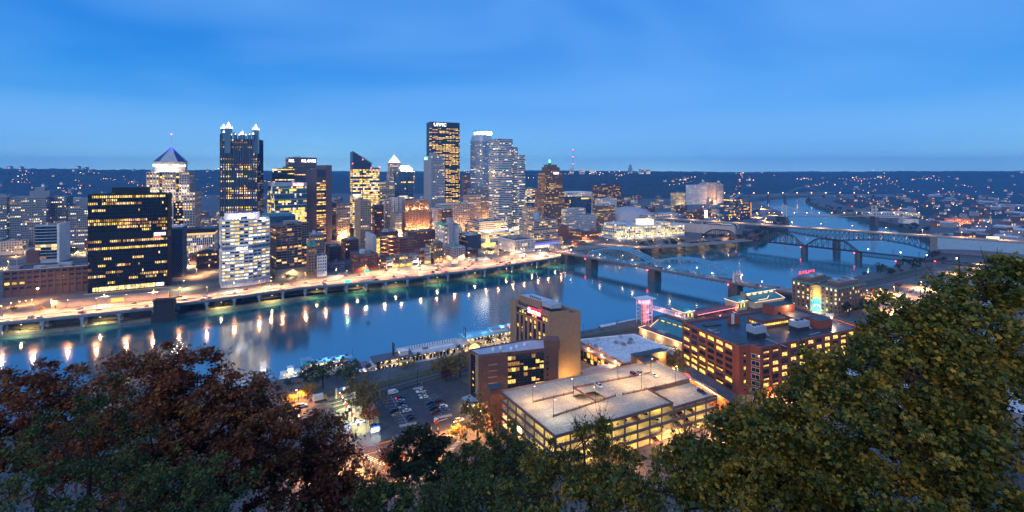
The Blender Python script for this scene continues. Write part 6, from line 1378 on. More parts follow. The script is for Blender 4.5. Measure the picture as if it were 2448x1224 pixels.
# low frontage with orange wall and red arched sign
ZL = 18.5; lp = [P(u,v,ZL) for u, v in ((1636,893),(1748,964),(1764,944),(1656,876))]; l0 = lp[0]; lw = thing('restaurant_front', 'low restaurant frontage with orange lit wall, white bulbs and a red arched sign', 'restaurant', (l0.x,l0.y,GS)); ll = [V3((p.x-l0.x,p.y-l0.y)) for p in lp]
MB().prism([(p.x,p.y) for p in ll], 0, ZL-GS-.5, 0, 1).build('wall', [mat('orange_wall', (.52,.20,.07), .8), ROOFD], lw); d = (ll[1]-ll[0]); L_ = d.length; d.normalize(); n_ = Vector((d.y,-d.x,0)); hd = math.atan2(d.y,d.x)
MB().box(0,-.3,ZL-GS-2.6,L_,.2,ZL-GS+.4).build('fascia', mat('orange_wall', (.52,.20,.07), .8), lw, rz=hd)
mb = MB()
for i in range(9): t0, t1 = math.pi*i/9, math.pi*(i+1)/9; mb.poly([(0,-.6,0),(3.2*math.cos(t0),-.6,2.6*math.sin(t0)),(3.2*math.cos(t1),-.6,2.6*math.sin(t1))])
mb.build('arched_sign', SRED, lw, loc=(d.x*4.4,d.y*4.4,ZL-GS-1), rz=hd); MB().box(-2.4,-.8,.3,2.4,-.7,.9).build('sign_stripe', SWHT, lw, loc=(d.x*4.4,d.y*4.4,ZL-GS-1), rz=hd)
for i in range(16): MB().ball((9+i*1.35,-.5,ZL-GS-.1),.22).build('bulb', LYEL, lw, rz=hd)
for t in (6,14,22,30): lamp(lw, tuple(d*t+n_*3+Vector((0,0,ZL-GS+.6))), (1,.42,.14), 1300, .5)
# --- landmark terminal
ZT_ = 36.0
te = thing('terminal_building', 'old brown-brick rail terminal in two wings with copper cornices and a red roof sign', 'terminal', (P(2003,686,ZT_).x,P(2003,686,ZT_).y,GS)); t0_ = te.location.copy()
def tl(u, v): p = P(u,v,ZT_); return V3((p.x-t0_.x,p.y-t0_.y))
TB = mat('terminal_brick', (.20,.125,.085), .85, var=.15, scale=.5, grime=.35, bump=.2); ht = ZT_-GS
left = [tl(1893,665.5), tl(1937,674.5), tl(1987,662), tl(1945,654)]; right = [tl(1962,677.5), tl(2003,686), tl(2068,674), tl(2028,662)]
for pl_, sd in ((left,41),(right,43)):
    MB().prism([(p.x,p.y) for p in pl_], 0, ht, 0, 1).build('wall', [TB, ROOFD], te); cx_ = sum((p for p in pl_), Vector())/4
    MB().prism([((cx_+(p-cx_)*1.06).x,(cx_+(p-cx_)*1.06).y) for p in pl_], ht-2.2, ht-1.4, bottom=True).build('cornice', TEALR, te)
    MB().prism([((cx_+(p-cx_)*1.03).x,(cx_+(p-cx_)*1.03).y) for p in pl_], ht*.22, ht*.24, bottom=True).build('string_course', TB, te)
    for e in (0,1):
        a, b = pl_[e], pl_[e+1]; d = (b-a).normalized(); n_ = Vector((d.y,-d.x,0))*.08; nb = max(4, int((b-a).length/4.2)); facade_windows(te, a+n_, b+n_, nb, 2.6, 6, 3.9, 1.5, 2.3, .34, seed=sd+e, pal=(WYEL,WWHT), frame=TB)
    MB().prism([((cx_+(p-cx_)*.72).x,(cx_+(p-cx_)*.72).y) for p in pl_], ht, ht+2.6, 0, 1).build('attic', [TB, ROOFM], te)
    for k_ in range(4): p = cx_+(pl_[k_]-cx_)*.35; MB().box(p.x-2,p.y-1.6,ht+2.6,p.x+2,p.y+1.6,ht+4.2).build('roof_unit', random.choice((SILV,ROOFM)), te)
MB().prism([(p.x,p.y) for p in (left[1]+(left[2]-left[1])*.12, right[0]+(right[3]-right[0])*.12, right[0]+(right[3]-right[0])*.9, left[1]+(left[2]-left[1])*.9)], 0, ht-3, 0, 1).build('link_wall', [mat('court_brick', (.42,.28,.12), .85), ROOFD], te)
a, b = left[1]+(left[2]-left[1])*.06, right[0]+(right[3]-right[0])*.06; d = (b-a); L_ = d.length; d.normalize(); hd = math.atan2(d.y,d.x); n_ = Vector((d.y,-d.x,0))
ag = mat('arch_green', (.05,.36,.30), .6); mb = MB().poly([(0,0,0),(L_,0,0),(L_,0,9),(L_*.75,0,12.4),(L_*.35,0,12.8),(0,0,10)]); mb.build('arched_gable', ag, te, loc=(a.x,a.y,0), rz=hd)
mb = MB(); cxa = L_/2
for i in range(13):
    t0, t1 = math.pi*(i+.2)/13, math.pi*(i+.8)/13
    mb.quad((cxa+4.4*math.cos(t0),-.12,3.4+4.4*math.sin(t0)),(cxa+5.5*math.cos(t0),-.12,3.4+5.5*math.sin(t0)),(cxa+5.5*math.cos(t1),-.12,3.4+5.5*math.sin(t1)),(cxa+4.4*math.cos(t1),-.12,3.4+4.4*math.sin(t1)))
mb.build('fan_panes', GDARK, te, loc=(a.x,a.y,0), rz=hd, kind='stuff')
mb = MB()
for i in range(12): t0, t1 = math.pi*i/12, math.pi*(i+1)/12; mb.quad((cxa+2.2*math.cos(t0),-.15,3.4+2.2*math.sin(t0)),(cxa+3.2*math.cos(t0),-.15,3.4+3.2*math.sin(t0)),(cxa+3.2*math.cos(t1),-.15,3.4+3.2*math.sin(t1)),(cxa+2.2*math.cos(t1),-.15,3.4+2.2*math.sin(t1)))
mb.build('arch_band', mat('arch_pale', (.55,.62,.5), .6), te, loc=(a.x,a.y,0), rz=hd); lamp(te, tuple((a+b)/2+n_*5+Vector((0,0,1.5))), (.55,1,.55), 2600, .5); lamp(te, tuple((a+b)/2+n_*5+Vector((0,0,9))), (.35,.8,1), 1500, .5); lamp(te, tuple((a+b)/2+n_*3+Vector((0,0,15))), (1,.66,.2), 2600, .5)
a, b = tl(1908,660.5), tl(1946,655); d = (b-a); L_ = d.length; hd = math.atan2(d.y,d.x)
sg = MB()
for i in range(7): p = a.lerp(b, i/6); sg.bar((p.x,p.y,ht),(p.x,p.y,ht+4.8),.18).bar((p.x,p.y,ht+3.6),(p.x+.8,p.y+1.8,ht),.14)
sg.bar(a+Vector((0,0,ht+1.5)), b+Vector((0,0,ht+1.5)), .3); sg.build('sign_frame', STEEL, te)
m = (a+b)/2; sign_text('P.&L.E.R.R.', L_, 2.9, SRED, te, (m.x,m.y-.1,ht+3.2), hd+math.pi, .12)
# ================================================================ riverside shops, transit tower, boats
NEON = glow('neon_warm', (1,.58,.32), 1.5, 0); NEONP = glow('neon_pink', (1,.22,.30), 1.6, 0); TEALD = mat('teal_roof_panel', (.04,.22,.26), .55, var=.2, grime=.3)
def hip(mb, x0, y0, x1, y1, z0, z1, rx=0.0):
    cx, cy_ = (x0+x1)/2, (y0+y1)/2; a, b = (cx-rx,cy_,z1), (cx+rx,cy_,z1)
    mb.poly([(x0,y0,z0),(x1,y0,z0),b,a]); mb.poly([(x1,y0,z0),(x1,y1,z0),b]); mb.poly([(x1,y1,z0),(x0,y1,z0),a,b]); mb.poly([(x0,y1,z0),(x0,y0,z0),a]); return mb
def outline(root, x0, y0, x1, y1, z, w=.22, name='neon_tube'):
    MB().bar((x0,y0,z),(x1,y0,z),w).bar((x1,y0,z),(x1,y1,z),w).bar((x1,y1,z),(x0,y1,z),w).bar((x0,y1,z),(x0,y0,z),w).build(name, NEON, root)
# freight house with teal roof, running behind the brick office
a = P(1528,783.5,14.6); b = P(1640,823.5,14.6); d = (b-a); L_ = d.length; hd = math.atan2(d.y,d.x)
fh_ = thing('freight_house', 'long tan freight house with teal roof, lit clerestory and neon edged eaves', 'building', (a.x,a.y,GS), hd); Lh = L_+55; dw = 30
TW = mat('freight_wall', (.40,.26,.16), .85, var=.15, grime=.3, bump=.15); zw = 5.6
MB().box(0,0,0,Lh,dw,zw).build('wall', TW, fh_); MB().box(-.3,-.3,zw,Lh,dw*.3,zw+.25, bottom=True).build('flat_roof', ROOFD, fh_)
MB().quad((4,dw*.28,zw+.3),(Lh,dw*.28,zw+.3),(Lh,dw*.66,zw+3.6),(4,dw*.66,zw+3.6)).poly([(4,dw*.28,zw),(4,dw*.66,zw+3.6),(4,dw*.66,zw)]).build('teal_roof', TEALD, fh_)
mo = MB().box(4,dw*.66,zw+1,Lh,dw*.8,zw+5).build('clerestory', TW, fh_); MB().quad((3.6,dw*.60,zw+5.0),(Lh,dw*.60,zw+5.0),(Lh,dw*.73,zw+6.2),(3.6,dw*.73,zw+6.2)).quad((3.6,dw*.73,zw+6.2),(Lh,dw*.73,zw+6.2),(Lh,dw*.86,zw+5),(3.6,dw*.86,zw+5)).build('clerestory_roof', TEALD, mo)
m_ = MB()
for i in range(16): m_.quad((6+i*5.6,dw*.655,zw+3.7),(9.4+i*5.6,dw*.655,zw+3.7),(9.4+i*5.6,dw*.655,zw+4.8),(6+i*5.6,dw*.655,zw+4.8))
m_.build('clerestory_pane', WYEL, mo, kind='stuff')
MB().bar((-.3,-.4,zw+.3),(Lh,-.4,zw+.3),.2).bar((-.3,-.4,zw+.3),(-.3,dw*.28,zw+.3),.2).bar((3.8,dw*.28,zw+.4),(3.8,dw*.62,zw+4.2),.2).build('neon_tube', NEON, fh_)
for i in range(5): lamp(fh_, (5+i*15,-2.2,3.4), (1,.72,.36), 900, .3); MB().ball((5+i*15,-.4,3.4),.3).build('wall_lamp', LYEL, fh_)
for x in (16,44):
    o = MB().box(x,3,zw+.25,x+6,6,zw+1.4).build('roof_unit', ROOFM, fh_)
    for k_ in range(3): MB().bar((x-1+k_*2.5,2.5,zw+1.6),(x+2+k_*2.5,7,zw+1.9),.4).build('duct', SILV, o)
# small hipped pavilions
def pavilion(label, u, v, w, dd, h, rise, hd=R(26), dep=True):
    p = P(u,v,GS); o = thing('shop_pavilion', label, 'shop', p, hd)
    MB().box(0,0,0,w,dd,h).build('wall', mat('pavilion_stone', (.45,.34,.25), .8), o); hip(MB(), -.5,-.5,w+.5,dd+.5,h,h+rise).build('hip_roof', TEALD, o); outline(o,-.6,-.6,w+.6,dd+.6,h)
    m_ = MB(); n_ = int(w/2.2)
    for i in range(n_): m_.quad((.6+i*2.2,-.05,h*.3),(2+i*2.2,-.05,h*.3),(2+i*2.2,-.05,h*.75),(.6+i*2.2,-.05,h*.75), i % 2)
    m_.build('glazing', [WYEL, GDARK], o, kind='stuff'); MB().ball((w/2,-.9,h+.4),.35).build('lamp_globe', glow('lamp_teal', (.6,1,.85), 9, 0), o); lamp(o, (w/2,-2,h+.8), (.7,1,.9), 500, .3); return o
pavilion('small square pavilion with neon edged green hip roof behind the brick office', 1634, 766, 13, 13, 7, 3.6)
o = pavilion('yellow lit corner pavilion with green hip roof at the end of the long teal shop', 1762, 744, 14, 13, 8.5, 4)
p = P(1804,738,GS); sh = thing('teal_shop', 'long low shop hall with teal roof and glowing white clerestory windows', 'shop', p, R(24)); w = 42
MB().box(0,0,0,w,24,6).build('wall', mat('pavilion_stone', (.45,.34,.25), .8), sh); MB().quad((-.5,-.5,6),(w+.5,-.5,6),(w+.5,10,9.4),(-.5,10,9.4)).build('roof_slope', TEALD, sh); mo = MB().box(0,10,6,w,16,12).build('clerestory', TW, sh); hip(MB(),-.5,9.2,w+.5,16.8,12,13.8,w*.46).build('clerestory_roof', TEALD, mo)
for i in range(5): MB().box(2+i*8,9.86,9.9,7+i*8,9.96,11.5).build('clerestory_pane', WWHT, mo)
MB().bar((-.5,-.6,6.1),(w+.5,-.6,6.1),.2).bar((w+.5,-.6,6.1),(w+.5,10,9.5),.2).bar((8,2,7),(20,2,7),.2).bar((20,2,7),(28,6,8.3),.2).bar((-.5,9.1,12.1),(w+.5,9.1,12.1),.2).build('neon_tube', NEON, sh)
# red promenade of stalls between pavilions
p = P(1668,762,GS); pr = thing('promenade_canopy', 'long low promenade canopy glowing pink-red along the river', 'canopy', p, R(27)); MB().box(0,0,3.2,62,8,3.5, bottom=True).build('roof', mat('canopy_red', (.30,.10,.10), .7), pr); MB().bar((0,-.2,3.3),(62,-.2,3.3),.25).build('neon_tube', NEONP, pr)
for i in range(12): MB().box(i*5.5,.3,0,i*5.5+.2,.5,3.2).build('post', STEEL, pr)
for i in range(3): lamp(pr, (8+i*20,-1,2.8), (1,.25,.28), 900, .4)
# steel lift tower with a walkway
p = P(1534,776,GS); tw_ = thing('lift_tower', 'white steel lift tower glowing pink inside, with a flat canopy roof by the river', 'tower', p, R(22)); ws = mat('white_steel', (.70,.66,.66), .5); Wt, Ht = 11, 20
for x in (0,Wt):
    for y in (0,7): MB().box(x-.25,y-.25,0,x+.25,y+.25,Ht).build('leg', ws, tw_)
mb = MB()
for j in range(1,6):
    z = j*Ht/6
    for y in (0,7): mb.bar((0,y,z),(Wt,y,z),.22)
    for x in (0,Wt): mb.bar((x,0,z),(x,7,z),.22)
for x in (Wt/3,2*Wt/3): mb.bar((x,0,0),(x,0,Ht),.2)
mb.build('lattice', ws, tw_, kind='stuff'); MB().prism([(-3,-2),(Wt+3,-2),(Wt+2,9),(-2,9)], Ht+1, Ht+1.6, bottom=True).build('canopy_roof', ws, tw_); MB().prism([(1,1),(Wt-1,1),(Wt-1,6),(1,6)], Ht-3, Ht+1).build('lantern', NEONP, tw_); MB().box(3,2,0,7,5.5,Ht-3).build('lift_shaft', mat('pink_shaft', (.5,.25,.25), .6), tw_)
for z in (4,10,16): lamp(tw_, (Wt/2,-1.2,z), (1,.25,.3), 700, .4)
p2_ = P(1640,781,GS); v_ = tw_.matrix_basis.inverted() @ p2_; mb = MB(); a, b = Vector((Wt,3,12)), Vector((v_.x,v_.y,7)); wk = MB().bar(a, b, 4, .4).build('walkway_deck', ws, tw_)
for s in (-2,2):
    for z in (1.2,3): mb.bar(a+Vector((0,s,z)), b+Vector((0,s,z)), .18)
    for i in range(16): q0 = a.lerp(b, i/15); mb.bar(q0+Vector((0,s,0)), q0+Vector((0,s,3)), .14)
    for i in range(15): mb.bar(a.lerp(b,i/15)+Vector((0,s,0)), a.lerp(b,(i+1)/15)+Vector((0,s,3)), .1)
mb.build('walkway_truss', ws, tw_, kind='stuff'); lamp(tw_, tuple(a.lerp(b,.35)+Vector((0,0,2.2))), (1,.3,.3), 600, .4); lamp(tw_, tuple(a.lerp(b,.8)+Vector((0,0,2.2))), (1,.3,.3), 600, .4)
# white moored barge
p = P(1442,790,0); bg_ = thing('dock_barge', 'flat white mooring barge with black mooring posts along the bank', 'barge', p, R(27)); MB().prism([(0,0),(52,0),(54,9),(2,9)], -.4, 1.6, 0, 1).build('hull', [STEEL, mat('barge_deck', (.62,.63,.64), .8, grime=.5)], bg_)
for x in (14,16,44): MB().cyl(x,-.8,-1,7,.3,k=6).build('mooring_post', STEEL, bg_)
mb = MB()
for i in range(26): mb.bar((1+i*2,8.6,1.6),(1+i*2,8.6,2.7),.06)
mb.bar((1,8.6,2.7),(52,8.6,2.7),.06).build('railing', STEEL, bg_, kind='stuff'); MB().prism([(20,2),(44,2),(46,4),(18,4)], 1.6, 2.6).build('tarpaulin', TEALD, bg_)

# ---------------------------------------------------------------- river boats
BW = mat('boat_white', (.72,.70,.70), .5, var=.08, grime=.25); BRED = mat('boat_red', (.28,.03,.03), .5); BNAVY = mat('boat_navy', (.03,.05,.16), .5); BROOF = mat('boat_roof_blue', (.16,.36,.50), .6); BULB = glow('bulb_warm', (1,.55,.10), 4.5, .2)
def boat(name, label, p, hd, L_, W_, decks, roofm, trim, name_of='boat'):
    o = thing(name, label, name_of, p, hd); hw = W_/2
    hull = [(0,-hw),(L_*.9,-hw),(L_,-hw*.2),(L_,hw*.2),(L_*.9,hw),(0,hw)]; MB().prism(hull, -.5, 1.5, 0, 1).build('hull', [trim, BW], o); z = 1.5
    for k_, (x0, x1, inset, h, roofed) in enumerate(decks):
        dk = MB().prism([(x0,-hw+inset),(x1,-hw+inset),(x1,hw-inset),(x0,hw-inset)], z, z+.25, bottom=True).build('deck', BW, o)
        MB().box(x0+2,-hw+inset+1.6,z+.25,x1-2,hw-inset-1.6,z+h).build('cabin', BW, dk); m_ = MB(); n_ = int((x1-x0-6)/2.6)
        for i in range(n_):
            for s in (-1,1):
                y = s*(hw-inset-1.55); xx = x0+3+i*2.6; q_ = [(xx,y,z+1.0),(xx+1.7,y,z+1.0),(xx+1.7,y,z+h-.5),(xx,y,z+h-.5)]; m_.quad(*(q_ if s < 0 else q_[::-1]), mi=0 if random.random() < .26 else 1)
        m_.build('cabin_window', [WARM, GDARK], dk, kind='stuff'); mb = MB()
        for s in (-1,1):
            y = s*(hw-inset-.12); mb.bar((x0,y,z+1.2),(x1,y,z+1.2),.08).bar((x0,y,z+.75),(x1,y,z+.75),.06)
            for i in range(int((x1-x0)/3)+1): mb.bar((x0+i*3,y,z+.2),(x0+i*3,y,z+(h if roofed else 1.2)),.1)
        mb.build('railing', BW, dk, kind='stuff')
        for i in range(int((x1-x0)/3.6)): MB().ball((x0+1.8+i*3.6,-hw+inset-.1,z+h-.35),.24).build('bulb', BULB, dk)
        lamp(dk, ((x0+x1)/2,-hw-1.6,z+h-.8), (1,.72,.45), 120, .5); z += h
    x0, x1, inset, h, _ = decks[-1]; rf = MB().prism([(x0-.6,-hw+inset-.3),(x1+.6,-hw+inset-.3),(x1+.6,hw-inset+.3),(x0-.6,hw-inset+.3)], z, z+.3, bottom=True).build('top_deck', roofm, o); return o, z+.3, hw
def stacks(o, x, z, h, ys=(-1.8,1.8)):
    for y in ys: s = MB().cyl(x,y,z,z+h,.45,.4,k=8).build('smoke_stack', STEEL, o); MB().cyl(x,y,z+h,z+h+.7,.4,.85,k=8).build('stack_crown', STEEL, s)
def pilot(o, x, z, w=5): 
    h = MB().box(x,-w/2,z,x+w,w/2,z+3).build('pilot_house', BW, o); MB().box(x-.04,-w/2+.5,z+1.2,x+w+.04,w/2-.5,z+2.4).build('pilot_window', WARM, h); hip(MB(),x-.5,-w/2-.5,x+w+.5,w/2+.5,z+3,z+4.2).build('pilot_roof', BW, h)
def wheel(o, x, y, z, r, side=False, m=BRED):
    wl_ = MB(); 
    for i in range(14):
        t = 2*math.pi*i/14; c, s = math.cos(t), math.sin(t); t2 = 2*math.pi*(i+1)/14
        for yy in (y-2.2,y,y+2.2) if not side else (y,): wl_.bar((x,yy,z),(x+r*c,yy,z+r*s),.2); wl_.bar((x+r*c,yy,z+r*s),(x+r*math.cos(t2),yy,z+r*math.sin(t2)),.22)
        if not side: wl_.bar((x+r*c,y-2.6,z+r*s),(x+r*c,y+2.6,z+r*s),.5,.2)
    return wl_.build('paddle_wheel', m, o)
H0 = R(27)
pb = P(712,898,0); o, z, hw = boat('excursion_boat', 'white excursion boat with a glowing cyan top deck and dark deck tables', pb, H0, 38, 9, [(1,36,0,3.0,True),(3,35,.3,2.8,True)], BROOF, BW)
for i in range(9): b_ = MB().cyl(8+i*3,(-1.6 if i % 2 else 1.7),z,z+.8,1.0,k=8).build('deck_table', BNAVY, o)
MB().box(2,-3,z,8,3,z+2.6).build('wheel_house', mat('cyan_house', (.12,.5,.62), .6), o); MB().box(1.6,-3.3,z+2.6,8.4,3.3,z+2.9, bottom=True).build('wheel_house_roof', BROOF, o); MB().box(12,-hw-.05,4.6,34,-hw+.05,5.8).build('name_board', mat('name_blue', (.03,.09,.45), .5), o); MB().cyl(36,0,z-1,z+6,.12,k=5).build('mast', STEEL, o)
for x in (9,18,27): lamp(o, (x,0,z+2.2), (.45,.9,1), 420, .5)
pb = P(668,908,0); o, z, hw = boat('tow_boat', 'small white tow boat with cyan lit pilot house behind the left tree', pb, H0, 16, 6.5, [(1,12,.2,2.6,False)], BW, BNAVY); pilot(o, 5, z, 3.4); lamp(o, (7,-4,z+1), (.4,.85,1), 500, .4)
pb = P(882,890,0); o, z, hw = boat('stern_wheeler', 'white stern-wheel riverboat with red paddle wheel and low glowing decks', pb, H0, 34, 13, [(2,32,0,3.4,True),(2,30,.3,3.4,True)], mat('deck_slate', (.10,.11,.13), .7), BRED); wheel(o, -3, 0, 3.0, 4.4); MB().bar((-6,-4,1),(2,-4,6),.3).bar((-6,4,1),(2,4,6),.3).build('wheel_frame', BW, o); stacks(o, 17, z, 8); pilot(o, 21, z, 6)
MB().cyl(0,0,0,.2,1.5,k=4).build('emblem', BRED, o, loc=(5,-hw-.1,5)).rotation_euler = (math.pi/2,0,0)
pb = P(946,872,0); o, z, hw = boat('dining_barge', 'long white dining barge with a plain pale roof and dark doorways', pb, H0, 50, 15, [(0,50,.2,5.2,False)], mat('barge_roof', (.50,.50,.52), .7, grime=.4), BNAVY)
mb = MB()
for i in range(24): mb.box(2+i*2,hw-1,z,3.2+i*2,hw-.7,z+2.4)
mb.build('roof_screen', BW, o, kind='stuff'); MB().box(6,-2,z,44,1.5,z+.8).build('raised_roof', BW, o); MB().box(20,-1,z+.8,24,1,z+1.8).build('roof_unit', ROOFM, o)
for i in range(4): MB().box(3+i*2.6,-hw+1.75,2.2,4.5+i*2.6,-hw+1.83,5).build('doorway', GDARK, o)
pb = P(1088,846,0); o, z, hw = boat('paddle_steamer', 'largest riverboat, with blue lit roof, side wheel and strings of warm bulbs', pb, H0, 66, 17, [(0,64,0,3.6,True),(2,62,.3,3.6,True),(6,56,1.6,3.4,True)], BROOF, BW)
stacks(o, 8, z-3, 9); stacks(o, 50, z, 8); pilot(o, 46, z, 5.5); wh2 = wheel(o, 12, -hw-1.2, 4.6, 4.2, True, BULB)
mb = MB()
for i in range(10): t0, t1 = math.pi*i/10, math.pi*(i+1)/10; mb.quad((12+4.6*math.cos(t0),-hw-1.6,4.6+4.6*math.sin(t0)),(12+5.8*math.cos(t0),-hw-1.6,4.6+5.8*math.sin(t0)),(12+5.8*math.cos(t1),-hw-1.6,4.6+5.8*math.sin(t1)),(12+4.6*math.cos(t1),-hw-1.6,4.6+4.6*math.sin(t1)))
mb.build('wheel_box', BW, o); MB().box(30,-3,z,44,3,z+2.4).build('texas_cabin', BW, o); MB().box(29,-3.6,z+2.4,45,3.6,z+2.7, bottom=True).build('texas_roof', BROOF, o); MB().cyl(60,0,z-3,z+6,.12,k=5).build('mast', BW, o)
for x in (10,24,40,56): lamp(o, (x,0,z+3.4), (.45,.85,1), 420, .5); lamp(o, (x,-hw-2.5,5), (1,.6,.22), 260, .5)
# landing stages along the bank
for lb, u, v, wd in (('pale floating landing stage with blue lights beside the stern-wheeler', 838, 898, 18), ('low dock house with pink awning below the excursion boat', 795, 915, 14)):
    p = P(u,v,0); o = thing('landing_stage', lb, 'dock', p, H0); MB().box(0,-3,-.4,wd,3,1.4).build('float', BW, o); MB().box(2,-2,1.4,wd-3,2,4).build('dock_house', mat('dock_house', (.40,.40,.44), .7), o); MB().box(1.6,-2.6,4,wd-2.6,2.6,4.3, bottom=True).build('awning', mat('awning_pink', (.45,.16,.18), .7) if wd == 14 else BROOF, o); lamp(o, (wd/2,-4,3), (1,.6,.25) if wd == 14 else (.5,.8,1), 700, .4)
p = P(394,764,0); o = thing('cabin_cruiser', 'small blue and white motor cruiser moored at the old stone pier', 'boat', p, R(20)); MB().prism([(0,-1.4),(7.5,-1.4),(10,0),(7.5,1.4),(0,1.4)], -.2, 1.3, bottom=True).build('hull', WHITE, o); MB().prism([(1.5,-1.1),(6,-1.1),(6,1.1),(1.5,1.1)], 1.3, 2.6).build('cabin', mat('cruiser_blue', (.04,.12,.5), .5), o)
p = P(400,772,0); o = thing('stone_pier', 'massive black stone bridge pier left standing at the wharf edge', 'pier', (P(371,766,0).x+3, P(371,766,0).y-9, -1), R(22)); PS = mat('black_stone', (.028,.03,.036), .95, var=.4, scale=.5, grime=.4, bump=.5)
MB().prism([(0,0),(20,0),(20,9),(0,9)], 0, 9).build('base', PS, o); MB().prism([(1.6,.8),(17.6,.8),(17.6,8.2),(1.6,8.2)], 9, 22).build('shaft', PS, o); MB().box(1.0,.3,20.6,18.2,8.7,21.4, bottom=True).build('cap', PS, o)
for j in range(11): MB().box(1.55-(1.7 if j < 4 else 0),.76-(.8 if j < 4 else 0),1.4+j*1.7,17.65+(2.4 if j < 4 else 0),.79-(.8 if j < 4 else 0),1.5+j*1.7).build('course_joint', STEEL, o)
# --- plaza by the car park: arch sign, map board, kiosks, poles
p = P(833,1041,9.05); o = thing('arch_sign', 'blue arched walkway sign with white lettering over the plaza entrance', 'sign', p, R(30)); a_ = []
for x in (0,8.6): MB().cyl(x,0,0,5,.16,k=6).build('post', BNAVY, o)
mb = MB(); pts_ = [(8.6*i/8, 4.4+1.3*math.sin(math.pi*i/8)) for i in range(9)]
for (x0,z0),(x1,z1) in zip(pts_[:-1],pts_[1:]): mb.bar((x0,0,z0),(x1,0,z1),.15,.9)
mb.build('arch_band', mat('sign_blue', (.03,.10,.42), .5), o); MB().ball((4.3,-.1,5.9),.8,k=10,rings=5).build('globe', glow('globe_white', (.9,1,.95), 1.3, 0), o)
sign_text('Station', 3.0, .6, SWHT, o, (2.2,-.15,5.2), 0, .03); sign_text('Square', 2.8, .6, SWHT, o, (6.5,-.15,5.2), 0, .03); lamp(o, (4.3,-1.5,5), (.85,1,.75), 300, .5)
p = P(886,1046,9.05); o = thing('map_board', 'glowing blue and white three-sided map board on dark posts', 'sign', p, R(30))
for x, y in ((0,0),(4.4,0),(2.2,3.4)): MB().cyl(x,y,0,6,.14,k=6).build('post', BNAVY, o)
MB().box(.1,-.12,2,4.3,.06,5).build('panel', glow('panel_white', (.75,.92,1), .7, 0), o); MB().box(.1,-.2,4.5,4.3,.12,5.3).build('header', mat('sign_blue', (.03,.10,.42), .5), o); lamp(o, (2.2,-2,3), (.6,.85,1), 350, .5)
p = P(804,953,9.05); o = thing('gateway_sign', 'bright plaza gateway with a dark blue banner between pale pylons', 'sign', p, R(26))
for x in (0,10): MB().box(x-.5,-.5,0,x+.5,.5,6).build('pylon', CREAM, o)
MB().box(.5,-.2,4,9.5,.2,6).build('banner', mat('banner_blue', (.03,.05,.25), .5), o); MB().box(3.6,-.3,4.2,6.4,-.22,5.8).build('banner_mark', glow('banner_mark', (.8,.9,1), .6, 0), o); lamp(o, (5,-3,4.5), (.95,1,.5), 420, .5); lamp(o, (5,-9,4), (.95,1,.5), 420, .5)
for i in range(7):
    u = 812+i*7; v = 962+i*11.5; p = P(u,v,9.05); o = thing('banner_pole', ['banner pole nearest the plaza gateway','second banner pole from the plaza gateway','third banner pole along the plaza','middle banner pole of the bright plaza','fifth banner pole from the plaza gateway','sixth banner pole, next to the last','banner pole nearest the trolley display'][i], 'banner pole', p, 0, 'banner poles along the plaza'); MB().cyl(0,0,0,5.2,.1,k=6).build('post', STEEL, o); MB().box(.1,-.03,2.6,1.1,.03,4.8).build('banner', random.choice((BNAVY, BNAVY, BRED)), o); MB().ball((0,0,5.4),.22).build('lamp_globe', LYEL, o)
    if i % 2 == 0: lamp(o, (2.2,-.4,5.6), (.95,1,.45), 2600, .4, 150)
p = P(826,1052,9.05); o = thing('trolley_display', 'old white and red trolley car on a kerbed stand by the plaza', 'trolley', p, R(100)); MB().prism([(-1.6,-1.6),(10.6,-1.6),(11.4,0),(10.6,1.6),(-1.6,1.6)], 0, .35).build('stand', WALK, o); MB().box(0,-1.2,.5,9,1.2,1.8, bottom=True).build('body', BRED, o); MB().box(.1,-1.15,1.8,8.9,1.15,3.0).build('window_band', CGLASS, o); MB().box(-.2,-1.3,3.0,9.2,1.3,3.3, bottom=True).build('roof', BW, o)
p = P(700,985,9.07); o = thing('box_truck', 'white box truck parked in the orange lit service yard', 'truck', P(748,962,9.07), R(30)); MB().box(0,-1.2,1,5.4,1.2,3.9, bottom=True).build('cargo_box', BW, o); MB().box(5.6,-1.1,.6,7.4,1.1,2.6, bottom=True).build('cab', mat('cab_yellow', (.5,.3,.05), .5), o)
for x in (1.2,6.4):
    for y in (-1.1,1.1): t = MB().cyl(0,0,-.15,.15,.48,k=12).build('wheel', TYRE, o, loc=(x,y,.48)); t.rotation_euler = (math.pi/2,0,0)
car('suv','white', P(724,972,9.07), R(30), 'white car in the orange lit service yard', 'cars in the service yard'); car('pickup','black', P(700,985,9.07), R(30), 'dark pickup half hidden by leaves in the service yard', 'cars in the service yard')
p = P(1040,1015,9.05); o = thing('ticket_booth', 'small red and yellow ticket booth with barrier arm at the car park exit', 'booth', p, R(30)); MB().box(0,0,0,1.6,1.6,2.3).build('cabin', BRED, o); MB().box(-.2,-.2,2.3,1.8,1.8,2.5, bottom=True).build('roof', BW, o); MB().box(-.03,.2,1.1,1.63,1.4,1.9).build('window', WYEL, o); MB().bar((1.8,.4,1),(7,.4,1.1),.12).build('barrier_arm', WHITE, o)
for i, (u,v) in enumerate(((1031,1026),(1047,1027),(1079,1021))): o = thing('bollard', ['yellow bollard left of the ticket booth','yellow bollard right of the ticket booth','yellow bollard at the exit kerb'][i], 'bollard', P(u,v,9.1), 0, 'yellow bollards'); MB().cyl(0,0,0,1.1,.2,k=8).build('post', YLINE, o); MB().ball((0,0,1.1),.2).build('cap', YLINE, o)
o = thing('planter_wall', 'low orange lit planter wall at the car park corner', 'planter', P(905,1062,9.1), R(24)); MB().box(0,-.4,0,6,.4,.8).build('wall', mat('planter', (.45,.22,.08), .8), o); MB().box(.2,-.25,.8,5.8,.25,.95).build('soil', GRASS, o)
